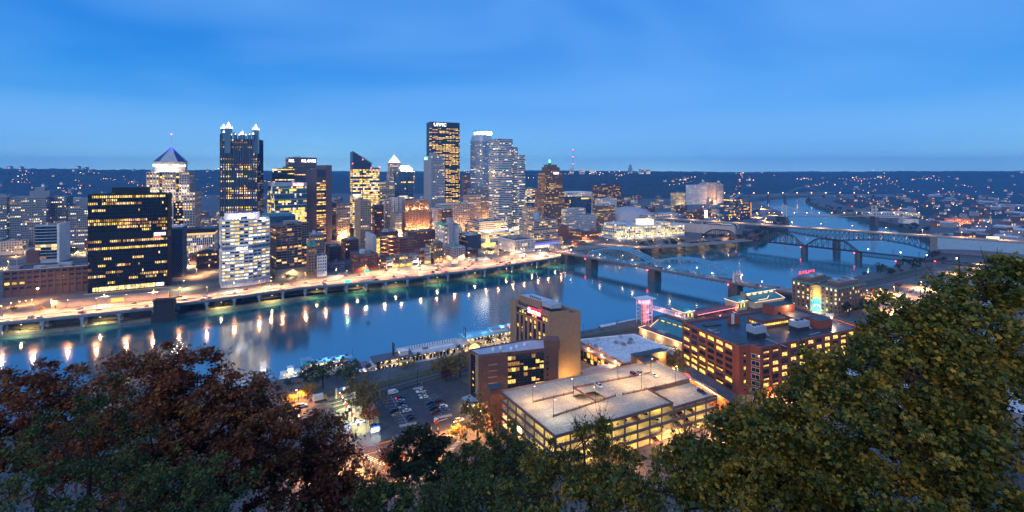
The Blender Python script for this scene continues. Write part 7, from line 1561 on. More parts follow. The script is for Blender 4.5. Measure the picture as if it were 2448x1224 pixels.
# ================================================================ trees
BARK = mat('bark', (.030,.024,.020), .95, var=.3, bump=.4, scale=2)
LM = {
 'oak': rnd_mat('leaf_oak', [(.05,.018,.014),(.10,.032,.020),(.18,.052,.028),(.25,.08,.035),(.32,.13,.04),(.38,.20,.05)], .75, .25, .3, .5),
 'green': rnd_mat('leaf_green', [(.018,.035,.016),(.035,.055,.02),(.07,.10,.03),(.11,.14,.035),(.20,.16,.035)], .75, .25, .3, .5),
 'maple': rnd_mat('leaf_maple', [(.018,.04,.016),(.03,.06,.018),(.08,.11,.02),(.17,.15,.022),(.36,.24,.03),(.52,.31,.05)], .65, .35, .3, .9),
 'tan': rnd_mat('leaf_tan', [(.24,.15,.035),(.36,.22,.05),(.15,.12,.035),(.30,.17,.035)], .8, .2, .35),
 'red': rnd_mat('leaf_red', [(.36,.08,.03),(.45,.15,.035),(.24,.05,.025)], .8, .2, .35),
 'plum': rnd_mat('leaf_plum', [(.10,.02,.02),(.15,.03,.024),(.07,.02,.02)], .8, .2, .3),
 'dark': rnd_mat('leaf_dark', [(.02,.036,.018),(.04,.055,.022),(.05,.05,.02),(.075,.055,.02)], .85, .2, .2),
 'gold': rnd_mat('leaf_gold', [(.45,.26,.03),(.40,.22,.03),(.5,.33,.05)], .8, .2, .35)}
MAPLE = np.array([(0,-.5),(.12,-.22),(.46,-.30),(.34,-.05),(.52,.16),(.22,.16),(.0,.55),(-.22,.16),(-.52,.16),(-.34,-.05),(-.46,-.30),(-.12,-.22)])
def leaf_mesh(name, C, size, material, rs, shape='rhomb', down=.35):
    n = len(C); nrm = rs.normal(size=(n,3)); nrm[:,2] += down*np.sign(nrm[:,2]+1e-6)*1.2; nrm /= np.linalg.norm(nrm,axis=1)[:,None]
    r = rs.normal(size=(n,3)); a = np.cross(nrm,r); a /= np.linalg.norm(a,axis=1)[:,None]; b = np.cross(nrm,a); s = size*rs.uniform(.35,1.45,(n,1))
    if shape == 'rhomb': pr = np.array([(0,-.62),(.42,-.05),(0,.62),(-.42,.08)])
    elif shape == 'lobed': pr = np.array([(0,-.55),(.5,-.25),(.24,.08),(.34,.42),(0,.6),(-.34,.42),(-.24,.08),(-.5,-.25)])
    k = len(pr); V = (C[:,None,:]+s[:,None]*(pr[None,:,0:1]*a[:,None,:]+pr[None,:,1:2]*b[:,None,:])); V[:,0,:] -= .18*s*nrm; 
    me = bpy.data.meshes.new(name); nv = n*k; me.vertices.add(nv); me.vertices.foreach_set('co', V.reshape(-1).astype(np.float32)); me.loops.add(nv); me.loops.foreach_set('vertex_index', np.arange(nv,dtype=np.int32)); me.polygons.add(n); me.polygons.foreach_set('loop_start', (np.arange(n)*k).astype(np.int32)); me.polygons.foreach_set('loop_total', np.full(n,k,np.int32)); me.update(); me.validate()
    me.materials.append(material); return me
def limb(mb, p, q, r0, r1, k=5):
    p, q = Vector(p), Vector(q); d = (q-p).normalized(); a = d.orthogonal().normalized(); b = d.cross(a); n = len(mb.v)
    for c, r in ((p,r0),(q,r1)): mb.v += [tuple(c+(a*math.cos(2*math.pi*i/k)+b*math.sin(2*math.pi*i/k))*r) for i in range(k)]
    for i in range(k): j = (i+1) % k; mb.f.append((n+i,n+j,n+k+j,n+k+i)); mb.m.append(0)
def lobes_points(lobes, n, clump, rs, hollow=.35, per_=42):
    """leaf centres: many small clumps scattered over ellipsoid lobes, with gaps between the clumps"""
    vol = np.array([l[1][0]*l[1][2] for l in lobes]); cnt = (vol/vol.sum()*n/per_).astype(int)+2; cl, wts = [], []
    for (c, r), m in zip(lobes, cnt):
        d = rs.normal(size=(m,3)); d /= np.linalg.norm(d,axis=1)[:,None]; q = rs.uniform(hollow,1,(m,1))**.6; q = np.where(rs.rand(m,1) < .16, rs.uniform(1.0,1.32,(m,1)), q); cl.append(np.array(c)+d*q*np.array(r))
    cl = np.concatenate(cl); per = max(1, n//len(cl)); k = np.repeat(np.arange(len(cl)), np.maximum(3,(per*rs.uniform(.25,1.75,len(cl))).astype(int))); sc = clump*rs.uniform(.5,1.3,(len(cl),1))
    return cl, cl[k]+rs.normal(size=(len(k),3))*sc[k]*np.array([1,1,.75])
def big_tree(label, base, lobes, n, size, kind, clump, shape='rhomb', seed=1, trunk=.35, name='tree', twigs=0, cat='tree'):
    rs = np.random.RandomState(seed); o = thing(name, label, cat, base); B0 = np.array(base); L2 = [((c[0]-B0[0],c[1]-B0[1],c[2]-B0[2]), r) for c, r in lobes]
    cl, pts = lobes_points(L2, n, clump*.75, rs, .3, 105); mb = MB(); tw2 = MB(); allc = np.array([l[0] for l in L2]); mid = allc.mean(0); top = Vector(mid)*.86; k1 = Vector((mid[0]*.25,mid[1]*.25,mid[2]*.45))
    limb(mb, (0,0,-.6), k1, trunk, trunk*.75, 8); limb(mb, k1, top, trunk*.75, trunk*.4, 7)
    for c, r in L2:
        c = Vector(c); f_ = k1.lerp(top, rs.uniform(.2,1)); m1_ = f_.lerp(c, .55)+Vector(rs.normal(size=3)*.25*min(r)); limb(mb, f_, m1_, trunk*.42, trunk*.26); limb(mb, m1_, c, trunk*.26, trunk*.12)
        near = cl[np.argsort(((cl-np.array(c))**2).sum(1))[:14]]
        for q_ in near:
            q_ = Vector(q_); m2 = m1_.lerp(c, rs.uniform(.3,1)); e_ = m2.lerp(q_,.5)+Vector(rs.normal(size=3)*.12*min(r)); limb(mb, m2, e_, trunk*.11, trunk*.06, 4); limb(mb, e_, q_, trunk*.06, trunk*.02, 4)
    for i in range(twigs):
        q_ = Vector(cl[rs.randint(len(cl))]); d_ = Vector((rs.normal()*.35, rs.normal()*.35, 1)).normalized()*rs.uniform(.5,1.4)*clump*3; limb(tw2, q_, q_+d_, .014, .006, 3); e2 = q_+d_*.5; limb(tw2, e2, e2+Vector((rs.normal()*.3,rs.normal()*.3,.5))*clump*1.5, .009, .004, 3)
    mb.build('trunk', BARK, o)
    if twigs: tw2.build('twig_spray', BARK, o, kind='stuff')
    cm = leaf_mesh('crown', pts, size, LM[kind], rs, shape); obj('crown', cm, o, kind='stuff'); return o, pts
def LB(u, v, ru, rv, d, dep=.8):   # an ellipsoid lobe by its place in the picture and its distance
    c = PD(u, v, d); return ((c.x,c.y,c.z), (ru*d/F, ru*d/F*dep, rv*d/F))
def base_of(u, d, off=0): x = (u-CU)/F*d; y = d+off; return (x, y, slope_z(x, y)-.2)
big_tree('dark russet oak filling the left foreground', base_of(420,33), [LB(345,935,120,105,34),LB(455,930,95,95,34),LB(575,965,75,95,35),LB(500,1040,170,95,33),LB(330,1060,160,110,33),LB(640,1060,90,110,35),LB(420,1150,200,80,32)], 60000, .19, 'oak', .42, seed=3)
big_tree('russet oak at the far left edge', base_of(90,36), [LB(40,960,110,80,37),LB(130,960,90,75,37),LB(60,1060,150,90,35),LB(200,1060,110,90,35)], 26000, .20, 'oak', .42, seed=4)
big_tree('russet oak leaning over the orange lit street', base_of(690,37), [LB(690,1085,85,75,38),LB(760,1075,70,85,38),LB(810,1120,55,65,38),LB(690,1170,130,65,36),LB(820,1190,70,50,37)], 22000, .20, 'oak', .42, seed=5)
big_tree('thin grey-green tree standing before the left oak', base_of(210,26), [LB(190,1000,90,80,27),LB(270,960,60,75,27),LB(120,1050,80,60,27),LB(300,1080,90,60,26),LB(200,1120,150,50,25)], 5200, .13, 'green', .34, seed=6, trunk=.2, twigs=220)
big_tree('dark green tree along the bottom left edge', base_of(250,22), [LB(90,1190,160,70,22),LB(300,1200,170,60,22),LB(480,1200,120,55,22),LB(400,1140,120,40,23)], 13000, .12, 'green', .30, seed=7, trunk=.2, twigs=120)
big_tree('green tree backlit by the street lamp in the centre', base_of(1010,62), [LB(1008,1040,40,30,64),LB(985,1085,55,42,64),LB(1050,1090,50,45,64),LB(1000,1145,75,45,62),LB(1080,1150,60,45,62)], 15000, .30, 'dark', .55, seed=8)
big_tree('leafy thicket tree below the garage corner', base_of(1180,40), [LB(1130,1110,60,45,42),LB(1210,1080,50,60,42),LB(1180,1160,110,55,40),LB(1090,1180,90,45,38),LB(1290,1120,70,50,40)], 24000, .21, 'green', .40, seed=9, twigs=160)
big_tree('bare-twigged maple in front of the garage front', base_of(1420,22), [LB(1330,1130,90,50,23),LB(1440,1110,70,50,23),LB(1390,1180,130,45,22),LB(1540,1160,90,45,22),LB(1445,1040,22,30,23),LB(1390,1030,22,26,23),LB(1250,1190,100,40,21)], 10500, .14, 'maple', .30, 'lobed', seed=10, trunk=.16, twigs=420)
big_tree('bare-twigged maple at the bottom centre right', base_of(1620,18), [LB(1580,1175,100,50,18),LB(1680,1140,80,60,18),LB(1640,1080,40,45,18.5),LB(1740,1190,90,45,17)], 7500, .13, 'maple', .26, 'lobed', seed=12, trunk=.14, twigs=300)
big_tree('bushy dark thicket along the bottom centre', base_of(950,30), [LB(900,1200,80,45,31),LB(1010,1205,100,40,30),LB(1130,1210,120,35,28)], 11000, .16, 'green', .34, seed=13, twigs=220)
big_tree('thicket of bare brown stems at the street corner', base_of(860,46), [LB(850,1180,60,60,47),LB(905,1190,40,45,47),LB(790,1200,60,40,46)], 2600, .20, 'oak', .5, seed=14, twigs=520, trunk=.12)
mt, mp_pts = big_tree('yellow-green maple filling the right foreground', base_of(2250,13), [LB(2340,705,100,75,13.5),LB(2420,665,70,55,13.5),LB(2230,760,95,70,13.5),LB(2120,815,85,60,14),LB(2330,830,150,110,13),LB(2180,900,150,100,13),LB(2040,880,80,60,14),LB(2380,980,150,150,12.5),LB(2180,1040,170,120,12.5),LB(2030,1010,110,100,13.5),LB(2330,1170,170,80,12),LB(2120,1180,140,60,12)], 66000, .10, 'maple', .20, 'lobed', seed=15, trunk=.22, twigs=200)
big_tree('lower yellow-green maple beside the big right one', base_of(1880,15), [LB(1900,985,80,60,15.5),LB(1960,920,50,45,15.5),LB(1810,1040,100,60,15.5),LB(1900,1090,120,80,15),LB(1740,1110,80,60,15.5),LB(1850,1180,150,50,14.5),LB(1990,1150,90,60,14.5)], 42000, .105, 'maple', .22, 'lobed', seed=16, trunk=.18, twigs=200)
big_tree('tan autumn tree in front of the red-brick office', (P(1790,1040,12).x, P(1790,1040,12).y, 9), [(tuple(P(1775,975,22)),(7,6,6.5)),(tuple(P(1805,965,24)),(6,5,6)),(tuple(P(1830,985,20)),(7,6,6)),(tuple(P(1760,1010,17)),(6,5,5))], 9000, .42, 'tan', .8, seed=17)
# the largest leaves of the right maple, one by one
W3 = mp_pts+np.array(mt.location); dist = np.hypot(np.hypot(W3[:,0],W3[:,1]), W3[:,2]-CH); uu = CU+F*W3[:,0]/W3[:,1]; vv = HZ+F*(CH-W3[:,2])/W3[:,1]
idx = np.where((uu > 1700) & (uu < 2440) & (vv > 600) & (vv < 1215))[0]; idx = idx[np.argsort(dist[idx])][:300]; rl_ = random.Random(8)
lms = []
for kx, c in enumerate(((.30,.19,.02),(.05,.085,.02),(.20,.15,.02),(.03,.055,.015),(.34,.24,.04))):
    mb = MB().poly([(x,y,-.10*abs(x)) for x, y in MAPLE]); lms.append(mb.mesh('leaf', mat('leaf_tint_%d' % kx, c, .6, var=.2, scale=4)))
for i in idx:
    o = obj('leaf', rl_.choice(lms), mt, tuple(mp_pts[i]), scale=rl_.uniform(.09,.14)); o.rotation_euler = (rl_.uniform(-1.2,1.2),rl_.uniform(-1.2,1.2),rl_.uniform(0,6.28))

# ---- brush covering the slope below the viewpoint
rs = np.random.RandomState(33); C = []; ncl = 1500
for _ in range(ncl):
    y = 12+150*rs.rand()**1.3; x = y*rs.uniform(-1.25,1.25); z = slope_z(x, y); r_ = .5+y*.012; m_ = int(34+rs.rand()*30); C.append(np.array([x,y,z+r_*.5])+rs.normal(size=(m_,3))*np.array([r_*1.2,r_*1.2,r_*.9]))
C = np.concatenate(C); C = C[C[:,1] > 9]; dd_ = C[:,1:2]
for k_, (lo, hi, sz) in enumerate(((9,30,.16),(30,70,.32),(70,200,.6))):
    sel = C[(C[:,1] >= lo) & (C[:,1] < hi)]; obj('undergrowth', leaf_mesh('undergrowth', sel, sz, LM['dark'] if k_ else LM['green'], rs), kind='stuff', label=['tangled brush on the slope nearest the viewpoint','brush on the middle of the steep slope','brush at the foot of the slope above the street'][k_], cat='undergrowth')
# ---- smaller trees: a few kinds, copied
def small_proto(kind, n, size, h, r, seed, conic=False):
    rs = np.random.RandomState(seed); o = thing('tree', 'x', 'tree'); lob = [((0,0,h*.62),(r,r,h*.36))]+[((r*.55*math.cos(t),r*.55*math.sin(t),h*(.5+.2*rs.rand())),(r*.6,r*.6,h*.2)) for t in (0,1.3,2.6,3.9,5.2)]
    cl, pts = lobes_points(lob, n, r*.16, rs, .2); mb = MB(); limb(mb, (0,0,-.3),(0,0,h*.5), .035*h*.7, .02*h, 6)
    for q_ in cl[::max(1,len(cl)//9)]: limb(mb, (0,0,h*rs.uniform(.25,.5)), tuple(q_), .012*h, .004*h, 4)
    mb.build('trunk', BARK, o); obj('crown', leaf_mesh('crown', pts, size, LM[kind], rs), o, kind='stuff'); return o
TP = {k: small_proto(k, n, s, h, r, i+50) for i, (k, n, s, h, r) in enumerate((('plum',700,.42,6,2.3),('dark',900,.75,11,5),('tan',1500,.5,9.5,4.2),('red',1300,.42,7,3.2),('gold',1100,.42,6,2.8),('green',1500,.5,10,4.4)))}
tused = set()
def tree(kind, loc, sc, label, group, rz=0):
    if kind not in tused: tused.add(kind); o = TP[kind]; o.location = loc; o.rotation_euler.z = rz; o.scale = (sc,)*3; o['label'] = label; o['group'] = group
    else: o = place(TP[kind], loc, rz, label, group, sc)
    return o
rt = random.Random(12)
# plum trees on the wharf
for i, p in enumerate(resample(NB[4:10], 13)[2:-1]):
    if rt.random() < .62: tree('plum', (p.x-3.5,p.y+6.5,3), rt.uniform(.7,1.15), 'small dark red tree on the wharf below the expressway', 'wharf trees', rt.uniform(0,6))
# wooded banks right of the blue bridge
for i in range(70):
    t = rt.random()*4.2; k_ = int(t); a, b = NB[11+k_], NB[12+k_]; p = a.lerp(b, t-k_); d = (b-a).normalized(); n_ = Vector((-d.y,d.x,0)); q_ = p+n_*rt.uniform(3,26); tree('dark', (q_.x,q_.y,min(13,.6*(q_-p).length)), rt.uniform(.6,1.15), 'dark bank tree in the riverside thicket', 'trees on the city bank', rt.uniform(0,6))
for i in range(90):
    t = rt.random()*9.8; k_ = int(t); a, b = SB[8+k_], SB[9+k_]; p = a.lerp(b, t-k_); d = (b-a).normalized(); n_ = Vector((d.y,-d.x,0)); q_ = p+n_*rt.uniform(4,34); tree('dark' if rt.random() < .8 else 'plum', (q_.x,q_.y,min(9,.7*(q_-p).length)), rt.uniform(.5,1.2), 'dark tree on the wooded south bank', 'trees on the south bank', rt.uniform(0,6))
for i in range(16): p = P(1230+i*45 if i > 4 else 660+i*50, 0+ (835-i*9 if i > 4 else 925), 5); 
near = [('tan',1060,905,1.7,'brown tree left of the hotel wing'),('tan',1100,902,1.8,'larger russet-brown tree against the hotel wing'),('plum',1066,912,1.5,'dark red tree at the top corner of the car park'),('tan',868,990,2.2,'tall thinning tree between the plaza and the car park'),('red',884,1018,1.5,'rust red tree behind the white passenger van'),('gold',736,955,1.7,'golden tree lit by the yard lamp'),('gold',690,970,1.2,'small golden shrub tree at the end of the yard'),
 ('green',772,928,1.7,'olive tree in front of the excursion boat'),('green',838,922,1.7,'olive tree with a red lamp behind the plaza'),('dark',735,918,1.2,'dark tree before the tow boat'),('gold',965,880,.8,'small yellow bush on the bank below the dining barge'),('gold',985,876,.7,'second yellow bush on the bank below the dining barge'),('red',935,1130,1.9,'red-orange tree glowing beside the crosswalk'),('gold',1090,1055,1.4,'golden street tree by the exit lane'),('tan',1142,1045,2.0,'tan street tree at the garage corner'),
 ('tan',1608,895,1.8,'yellowish tree between the garage and the brick office'),('dark',2030,755,1.3,'dark round tree in front of the terminal corner'),('dark',2070,750,1.5,'dark tree right of the terminal corner'),('red',2086,705,1.1,'rusty tree behind the terminal by the tracks'),('red',2148,690,1.1,'rusty tree at the edge of the pale car park'),('red',2215,668,1.0,'rusty tree at the far corner of the pale car park'),('tan',1270,872,.6,'small olive tree behind the hotel wing')]
for k_, u, v, sc, lb in near: tree(k_, tuple(P(u,v,9.05)), sc, lb, 'trees on the near bank', rt.uniform(0,6))
for i in range(26):
    u = 640+i*24; v = 938-i*5.3; tree(rt.choice(('green','dark','gold')), tuple(P(u,v,7.5)), rt.uniform(.3,.62), 'low scrub bush between boats and tracks', 'bank scrub', rt.uniform(0,6))
for i in range(24):
    u = 1400+i*38; v = 803-i*7.2; tree(rt.choice(('plum','dark','tan')), tuple(P(u,v,6)), rt.uniform(.18,.38), 'low scrub along the railway near the blue bridge', 'railway scrub', rt.uniform(0,6))
for u, v, k_, sc, lb in ((1490,548,'dark',1.6,'big dark tree left of the dome'),(1540,527,'dark',1.8,'dark tree on the bluff behind the dome'),(1510,520,'dark',1.8,'dark tree highest on the bluff'),(1580,533,'dark',1.6,'dark tree on the bluff right of the dome'),(1365,600,'dark',.8,'dark tree beside the bridge head'),(1172,606,'dark',1.0,'dark tree in the golden lit yard'),(1160,604,'gold',1.0,'golden lit tree in the yard'),(1108,608,'dark',1.0,'dark tree beside the striped building'),(1195,606,'plum',1.4,'dark red street tree before the finned office'),(706,672,'green',.7,'small lit tree before the tan podium'),(690,668,'dark',.7,'small dark tree before the tan podium'),(600,676,'dark',.7,'dark tree at the foot of the white curved tower'),(880,704,'plum',1.0,'dark red tree near the green road sign'),(180,590,'dark',1.7,'large dark park tree behind the banded block'),(170,612,'dark',1.5,'dark park tree with lamps below'),(30,600,'dark',1.8,'dark park tree at the left edge'),(95,745,'gold',.8,'orange lit tree beside the expressway lamp'),(30,748,'green',.7,'small tree on the left verge')):
    y = 139480/(v-HZ) if lb.find('bluff') < 0 else 139480/(v-HZ); tree(k_, (( u-CU)/F*y, y, 13.2), sc, lb, 'city trees', rt.uniform(0,6))
# ================================================================ street lamps, traffic, distant town, haze
def lamp_proto(m, h, r, arm): 
    return MB().cyl(0,0,0,h,.14,.09,k=5,mi=0).bar((0,0,h),(arm,0,h+.3),.12).ball((arm,0,h+.1),r,mi=1,k=7,rings=4)
def lamp_thing(label, group, loc, hd, h, m, r, power, col, arm=1.6, name='street_lamp', pc={}):
    key = (h,m.name,r,arm)
    if key not in pc: pc[key] = (MB().cyl(0,0,0,h,.15,.09,k=5).bar((0,0,h),(arm,0,h+.3),.12).mesh('post', STEEL), MB().box(arm-.5,-.25,h+.12,arm+.5,.25,h+.36, bottom=True).mesh('housing', STEEL), MB().ball((arm,0,h-.02),r,sz=.7,k=8,rings=4).mesh('bulb', m))
    o = thing(name, label, 'lamp', loc, hd, group)
    for nm, me in zip(('post','housing','bulb'), pc[key]): obj(nm, me, o)
    if power: lamp(o, (arm,0,h-.9), col, power, .35, 0 if 'flood' in label else 162)
    return o
PINKS = (1,.42,.17)
ml = resample(lerp(RN, RF, .46), 23)[1:]
for i, p in enumerate(ml): lamp_thing('sodium lamp on the median of the riverfront expressway', 'expressway median lamps', (p.x,p.y,ZD), R(-60 if i % 2 else 120), 11, LSOD, .34, 26000, PINKS, 2.4)
fl = resample([Vector((p.x-.505*4,p.y+.863*4,p.z)) for p in RF], 36)[1:]
for i, p in enumerate(fl): lamp_thing('sodium lamp on the boulevard kerb behind the expressway', 'boulevard lamps', (p.x,p.y,13.3), R(-60), 9, LSOD if i % 3 else LWHT, 0.40, 12000, SOD if i % 3 else (1,.8,.55), 1.8)
for i, p in enumerate(lamps_w): lamp_thing('yellow lamp hung at the wharf under the viaduct', 'wharf lamps', (p.x-.505*2.5,p.y+.863*2.5,3), R(120), 6.6, LYEL, .30, 10000, (1,.78,.28), 1.0)
p = P(91,718,13.2); lamp_thing('brightest orange flood lamp in front of the long brick building', 'yard floods', (p.x,p.y,13.2), R(-60), 12, LSOD, 1.0, 20000, (1,.42,.12), 1.2)
for u in (25,45,60,75): p = P(u,738-u*.16,13.2); lamp_thing('low orange lamp along the foot of the long brick building', 'hall lamps', (p.x,p.y,13.2), 0, 4, LSOD, .4, 3500, (1,.42,.12), .6)
# city streets
for i, (u,v,pw,m) in enumerate(((452,636,14000,LYEL),(470,660,14000,LSOD),(440,690,9000,LYEL),(500,650,9000,LSOD),(480,600,16000,LSOD),(640,668,9000,LSOD),(648,690,6000,LSOD),(700,662,4000,LYEL),(790,605,22000,LSOD),(825,602,14000,LSOD),(745,612,9000,LSOD),(860,640,7000,LSOD),(905,648,7000,LSOD),(950,650,6000,LYEL),(1005,640,6000,LYEL),(1062,622,9000,LSOD),(1120,618,5000,LWHT),(1170,602,9000,LYEL),(1195,596,5000,LSOD),(1245,608,5000,LWHT),(1290,612,9000,LWHT),(1330,602,9000,LWHT),(1345,590,9000,LSOD),(1400,575,16000,LSOD),(1420,563,16000,LSOD),(1440,560,12000,LSOD),(1450,585,12000,LSOD),(1480,588,12000,LSOD),(1520,590,9000,LSOD),(1560,586,9000,LSOD),(1620,582,9000,LSOD),(1680,577,9000,LSOD),(1740,570,9000,LSOD),(1490,540,30000,LSOD),(1530,535,30000,LSOD),(1560,530,30000,LSOD),(1600,518,40000,LSOD),(1640,508,40000,LSOD),(1680,500,40000,LSOD),(1720,492,60000,LSOD),(1750,480,60000,LSOD),(1700,520,30000,LSOD),(1740,512,30000,LSOD),(1650,540,24000,LWHT),(1700,545,24000,LWHT),(1810,520,40000,LSOD),(1830,530,30000,LSOD),(1850,515,40000,LSOD),(1820,500,50000,LSOD),(1845,540,20000,LSOD),(1218,545,16000,LSOD),(1240,548,16000,LSOD),(1180,552,16000,LSOD),(1060,540,18000,LSOD),(1100,545,14000,LSOD),(1000,565,22000,LSOD),(960,570,16000,LSOD),(880,575,20000,LSOD),(940,592,9000,LSOD),(760,572,16000,LSOD),(690,590,9000,LSOD),(590,590,16000,LSOD),(540,560,20000,LSOD),(155,602,12000,LYEL),(175,605,12000,LYEL),(205,608,9000,LYEL),(20,640,9000,LYEL),(1015,520,26000,LSOD),(1140,515,30000,LSOD),(1260,520,22000,LSOD),(1345,545,12000,LSOD))):
    y = 139480/(v-HZ); lamp_thing('orange street lamp between the buildings of the city centre' if m is LSOD else 'yellow street lamp between the buildings of the city centre' if m is LYEL else 'white street lamp between the buildings of the city centre', 'city street lamps '+m.name[5:], ((u-CU)/F*y, y, 13.2), R(-60), 9, m, .4*max(1,y/800), pw*2.2, {"lamp_sodium":SOD,'lamp_yellow':(1,.76,.36),'lamp_white':(1,.86,.62)}[m.name])
for i, (ox, oy) in enumerate(occ[60::5][:44]):  # fill lights added beside filler blocks to wash their facades orange
    if 560 < oy < 1250: lamp_thing('orange street lamp between the buildings of the city centre', 'city street lamps sodium', (ox-7, oy-9, 13.2), R(-60), 8, LSOD, .4*max(1,oy/800), 0, SOD); o_ = COL.objects[-1]; q_ = thing('wall_lamp', 'added orange fill light washing a low city block', 'lamp', (ox-5, oy-6, 13.2), 0, 'added city fill lights'); MB().box(-.2,-.2,0,.2,.2,.8).build('housing', STEEL, q_); MB().ball((0,0,1.1),.3).build('bulb', LSOD, q_); lamp(q_, (0,-.5,1.8), SOD, 9000, .5)
# near bank
for u, v, m, pw, lb in ((949,1018,LWHT,0,'tall lot lamp on the front kerb island'),(1044,1000,LWHT,0,'tall lot lamp on the right kerb island'),(1012,962,LWHT,0,'lot lamp in the middle of the right row'),(931,928,LWHT,0,'lot lamp beside the railway fence behind the van'),(998,922,LWHT,0,'lot lamp beside the railway fence at the far end'),(713,965,LSOD,5200,'yard lamp standing in the golden tree'),(1024,1090,LSOD,4200,'street lamp behind the backlit green tree'),(1090,1046,LSOD,4200,'street lamp in the golden street tree'),(1153,1018,LSOD,4200,'street lamp beside the garage stair tower'),(1200,1000,LSOD,3600,'wall lamp on the garage left side'),(1245,1040,LSOD,3600,'street lamp below the garage left side'),(960,1130,LSOD,6500,'street lamp hidden behind the red-orange tree'),(870,1130,LSOD,6000,'street lamp over the left crosswalk'),(780,1120,LSOD,7000,'street lamp behind the left oak'),(1480,1110,LSOD,3500,'street lamp below the bare-twigged maples'),(1620,1065,LSOD,4500,'street lamp at the garage right corner'),(1740,1045,LSOD,7000,'street lamp under the tan autumn tree'),(1880,960,LSOD,6000,'street lamp at the foot of the red-brick office'),(1620,905,LYEL,3000,'lamp under the tree beside the brick office'),(1395,800,LWHT,0,'unlit lamp by the railway behind the hotel'),
 (2106,708,LSOD,9000,'lamp on the near edge of the pale car park'),(2138,703,LSOD,9000,'lamp by the rusty tree at the pale car park'),(2203,690,LSOD,12000,'double lamp in the middle of the pale car park'),(2182,735,LSOD,9000,'lamp in the maple leaves at the pale car park'),(2136,748,LSOD,9000,'lamp at the lower edge of the pale car park'),(2290,655,LSOD,9000,'lamp at the far end of the pale car park'),(2340,640,LSOD,9000,'lamp near the viaduct foot behind the maple'),(2074,712,LSOD,4000,'lamp at the terminal right corner'),(1930,752,LYEL,1500,'lamp at the green arch of the terminal'),(2240,720,LSOD,12000,'lamp hidden in the maple beside the car park')):
    p = P(u,v,9.05); h_ = 11 if v < 1200 and 'lot lamp' in lb else 8
    lamp_thing(lb, 'near bank lamps', tuple(p), R(200), h_, m if pw else mat('unlit_lens', (.6,.6,.6), .4), .34, pw*3.4, (1,.44,.13) if m is LSOD else (1,.8,.45), .9)
# pale car park on the right
poly_px('pale_car_park', ((2062,742),(2085,716),(2250,668),(2420,640),(2448,700),(2300,790),(2100,800)), 9.04, mat('pale_lot', (.33,.28,.24), .85, var=.15, scale=.15, grime=.3), kind='structure')
rc_ = random.Random(5); cols = ('black','navy','silver','white','grey','maroon','blue','red')
for i in range(46):
    r_ = i % 4; t = rc_.random(); u = 2090+t*230+r_*6; v = 722-t*62+r_*15+rc_.uniform(-1.5,1.5); car(rc_.choice(('sedan','suv')), rc_.choice(cols), tuple(P(u,v,9.06)), R(40 if r_ % 2 else 220), 'car parked in the pale lot beyond the terminal', 'cars in the pale lot')
for i in range(26):
    p = resample(NB[1:8], 9)[6+i*2]; q_ = Vector((p.x-.505*rc_.uniform(5,14), p.y+.863*rc_.uniform(5,14), 3.02)); car(rc_.choice(('sedan','suv')), rc_.choice(cols), tuple(q_), R(120 if rc_.random() < .6 else 30), 'car parked on the wharf under the viaduct', 'cars on the wharf')
# traffic: headlights and tail lights on the expressway, the bridge and the boulevard
for t, hd, h_, tl_ in ((.10,0,False,True),(.23,0,False,True),(.36,0,False,True),(.56,math.pi,True,False),(.70,math.pi,True,False),(.88,math.pi,True,False)):
    pl = resample(lerp(RN, RF, t), 5); n_ = 0
    for i in range(rc_.randrange(4,12), len(pl)-3, rc_.randrange(9,14)):
        i = min(len(pl)-2, i+rc_.randrange(-3,4)); a, b = pl[i], pl[i+1]; d = b-a; car(rc_.choice(('sedan','suv','sedan')), rc_.choice(cols), (a.x,a.y,ZD+.02), math.atan2(d.y,d.x)+hd, 'car with red tail lights on the expressway' if tl_ else 'car with white headlights on the expressway', 'expressway traffic '+('out' if tl_ else 'in'), h_, tl_)
for i in range(14):
    x = -60+i*26+rc_.uniform(-6,6); w_ = br.matrix_basis @ Vector((x, -4 if i % 2 else 4, zd+.02)); car('sedan', rc_.choice(cols), tuple(w_), br.rotation_euler.z+(0 if i % 2 else math.pi), 'car crossing the blue lens-truss bridge towards the camera' if i % 2 else 'car crossing the blue lens-truss bridge towards the city', 'bridge traffic '+('near' if i % 2 else 'far'), i % 2 == 1, i % 2 == 0)
# green road sign gantries and billboard
for u, v, lb in ((826,690,'green highway sign on a single post at the viaduct edge'),(872,664,'green highway sign gantry above the boulevard ramp')):
    y = F*(CH-ZD)/(v-HZ); o = thing('road_sign', lb, 'sign', ((u-CU)/F*y,y,ZD), R(115)); MB().cyl(0,0,0,9,.2,k=6).build('post', STEEL, o); MB().box(-.1,-5,6.2,.1,.5,9).build('panel', mat('sign_green', (.02,.25,.12), .5), o); lamp(o, (-2,-2,8.6), (.6,1,.7), 400, .3)
y = F*(CH-13.2)/(640-HZ); o = thing('billboard', 'small pale billboard beside the boulevard under the striped building', 'billboard', ((1080-CU)/F*y,y,13.2), R(25)); MB().cyl(4,0,0,7,.25,k=6).build('post', STEEL, o); MB().box(0,-.2,5,8.6,.2,9.4).build('panel', glow('billboard_face', (1,.75,.5), .5, 0), o)
y = F*(CH-9)/(596-HZ); o = thing('bright_billboard', 'big pale yellow-green lit billboard near the right viaduct', 'billboard', ((2358-CU)/F*y,y,9), R(-8)); MB().box(-12,1,0,16,14,9).build('base_building', DBRICK, o); MB().box(0,-.3,9,24*.8,.3,22).build('panel', glow('billboard_lime', (.85,1,.45), .7, 0), o)
for j in range(4): MB().box(5,-.5,11+j*2.6,18,-.35,12.2+j*2.6).build('panel_line', glow('billboard_pale', (.95,1,.8), 1.1, 0), o)
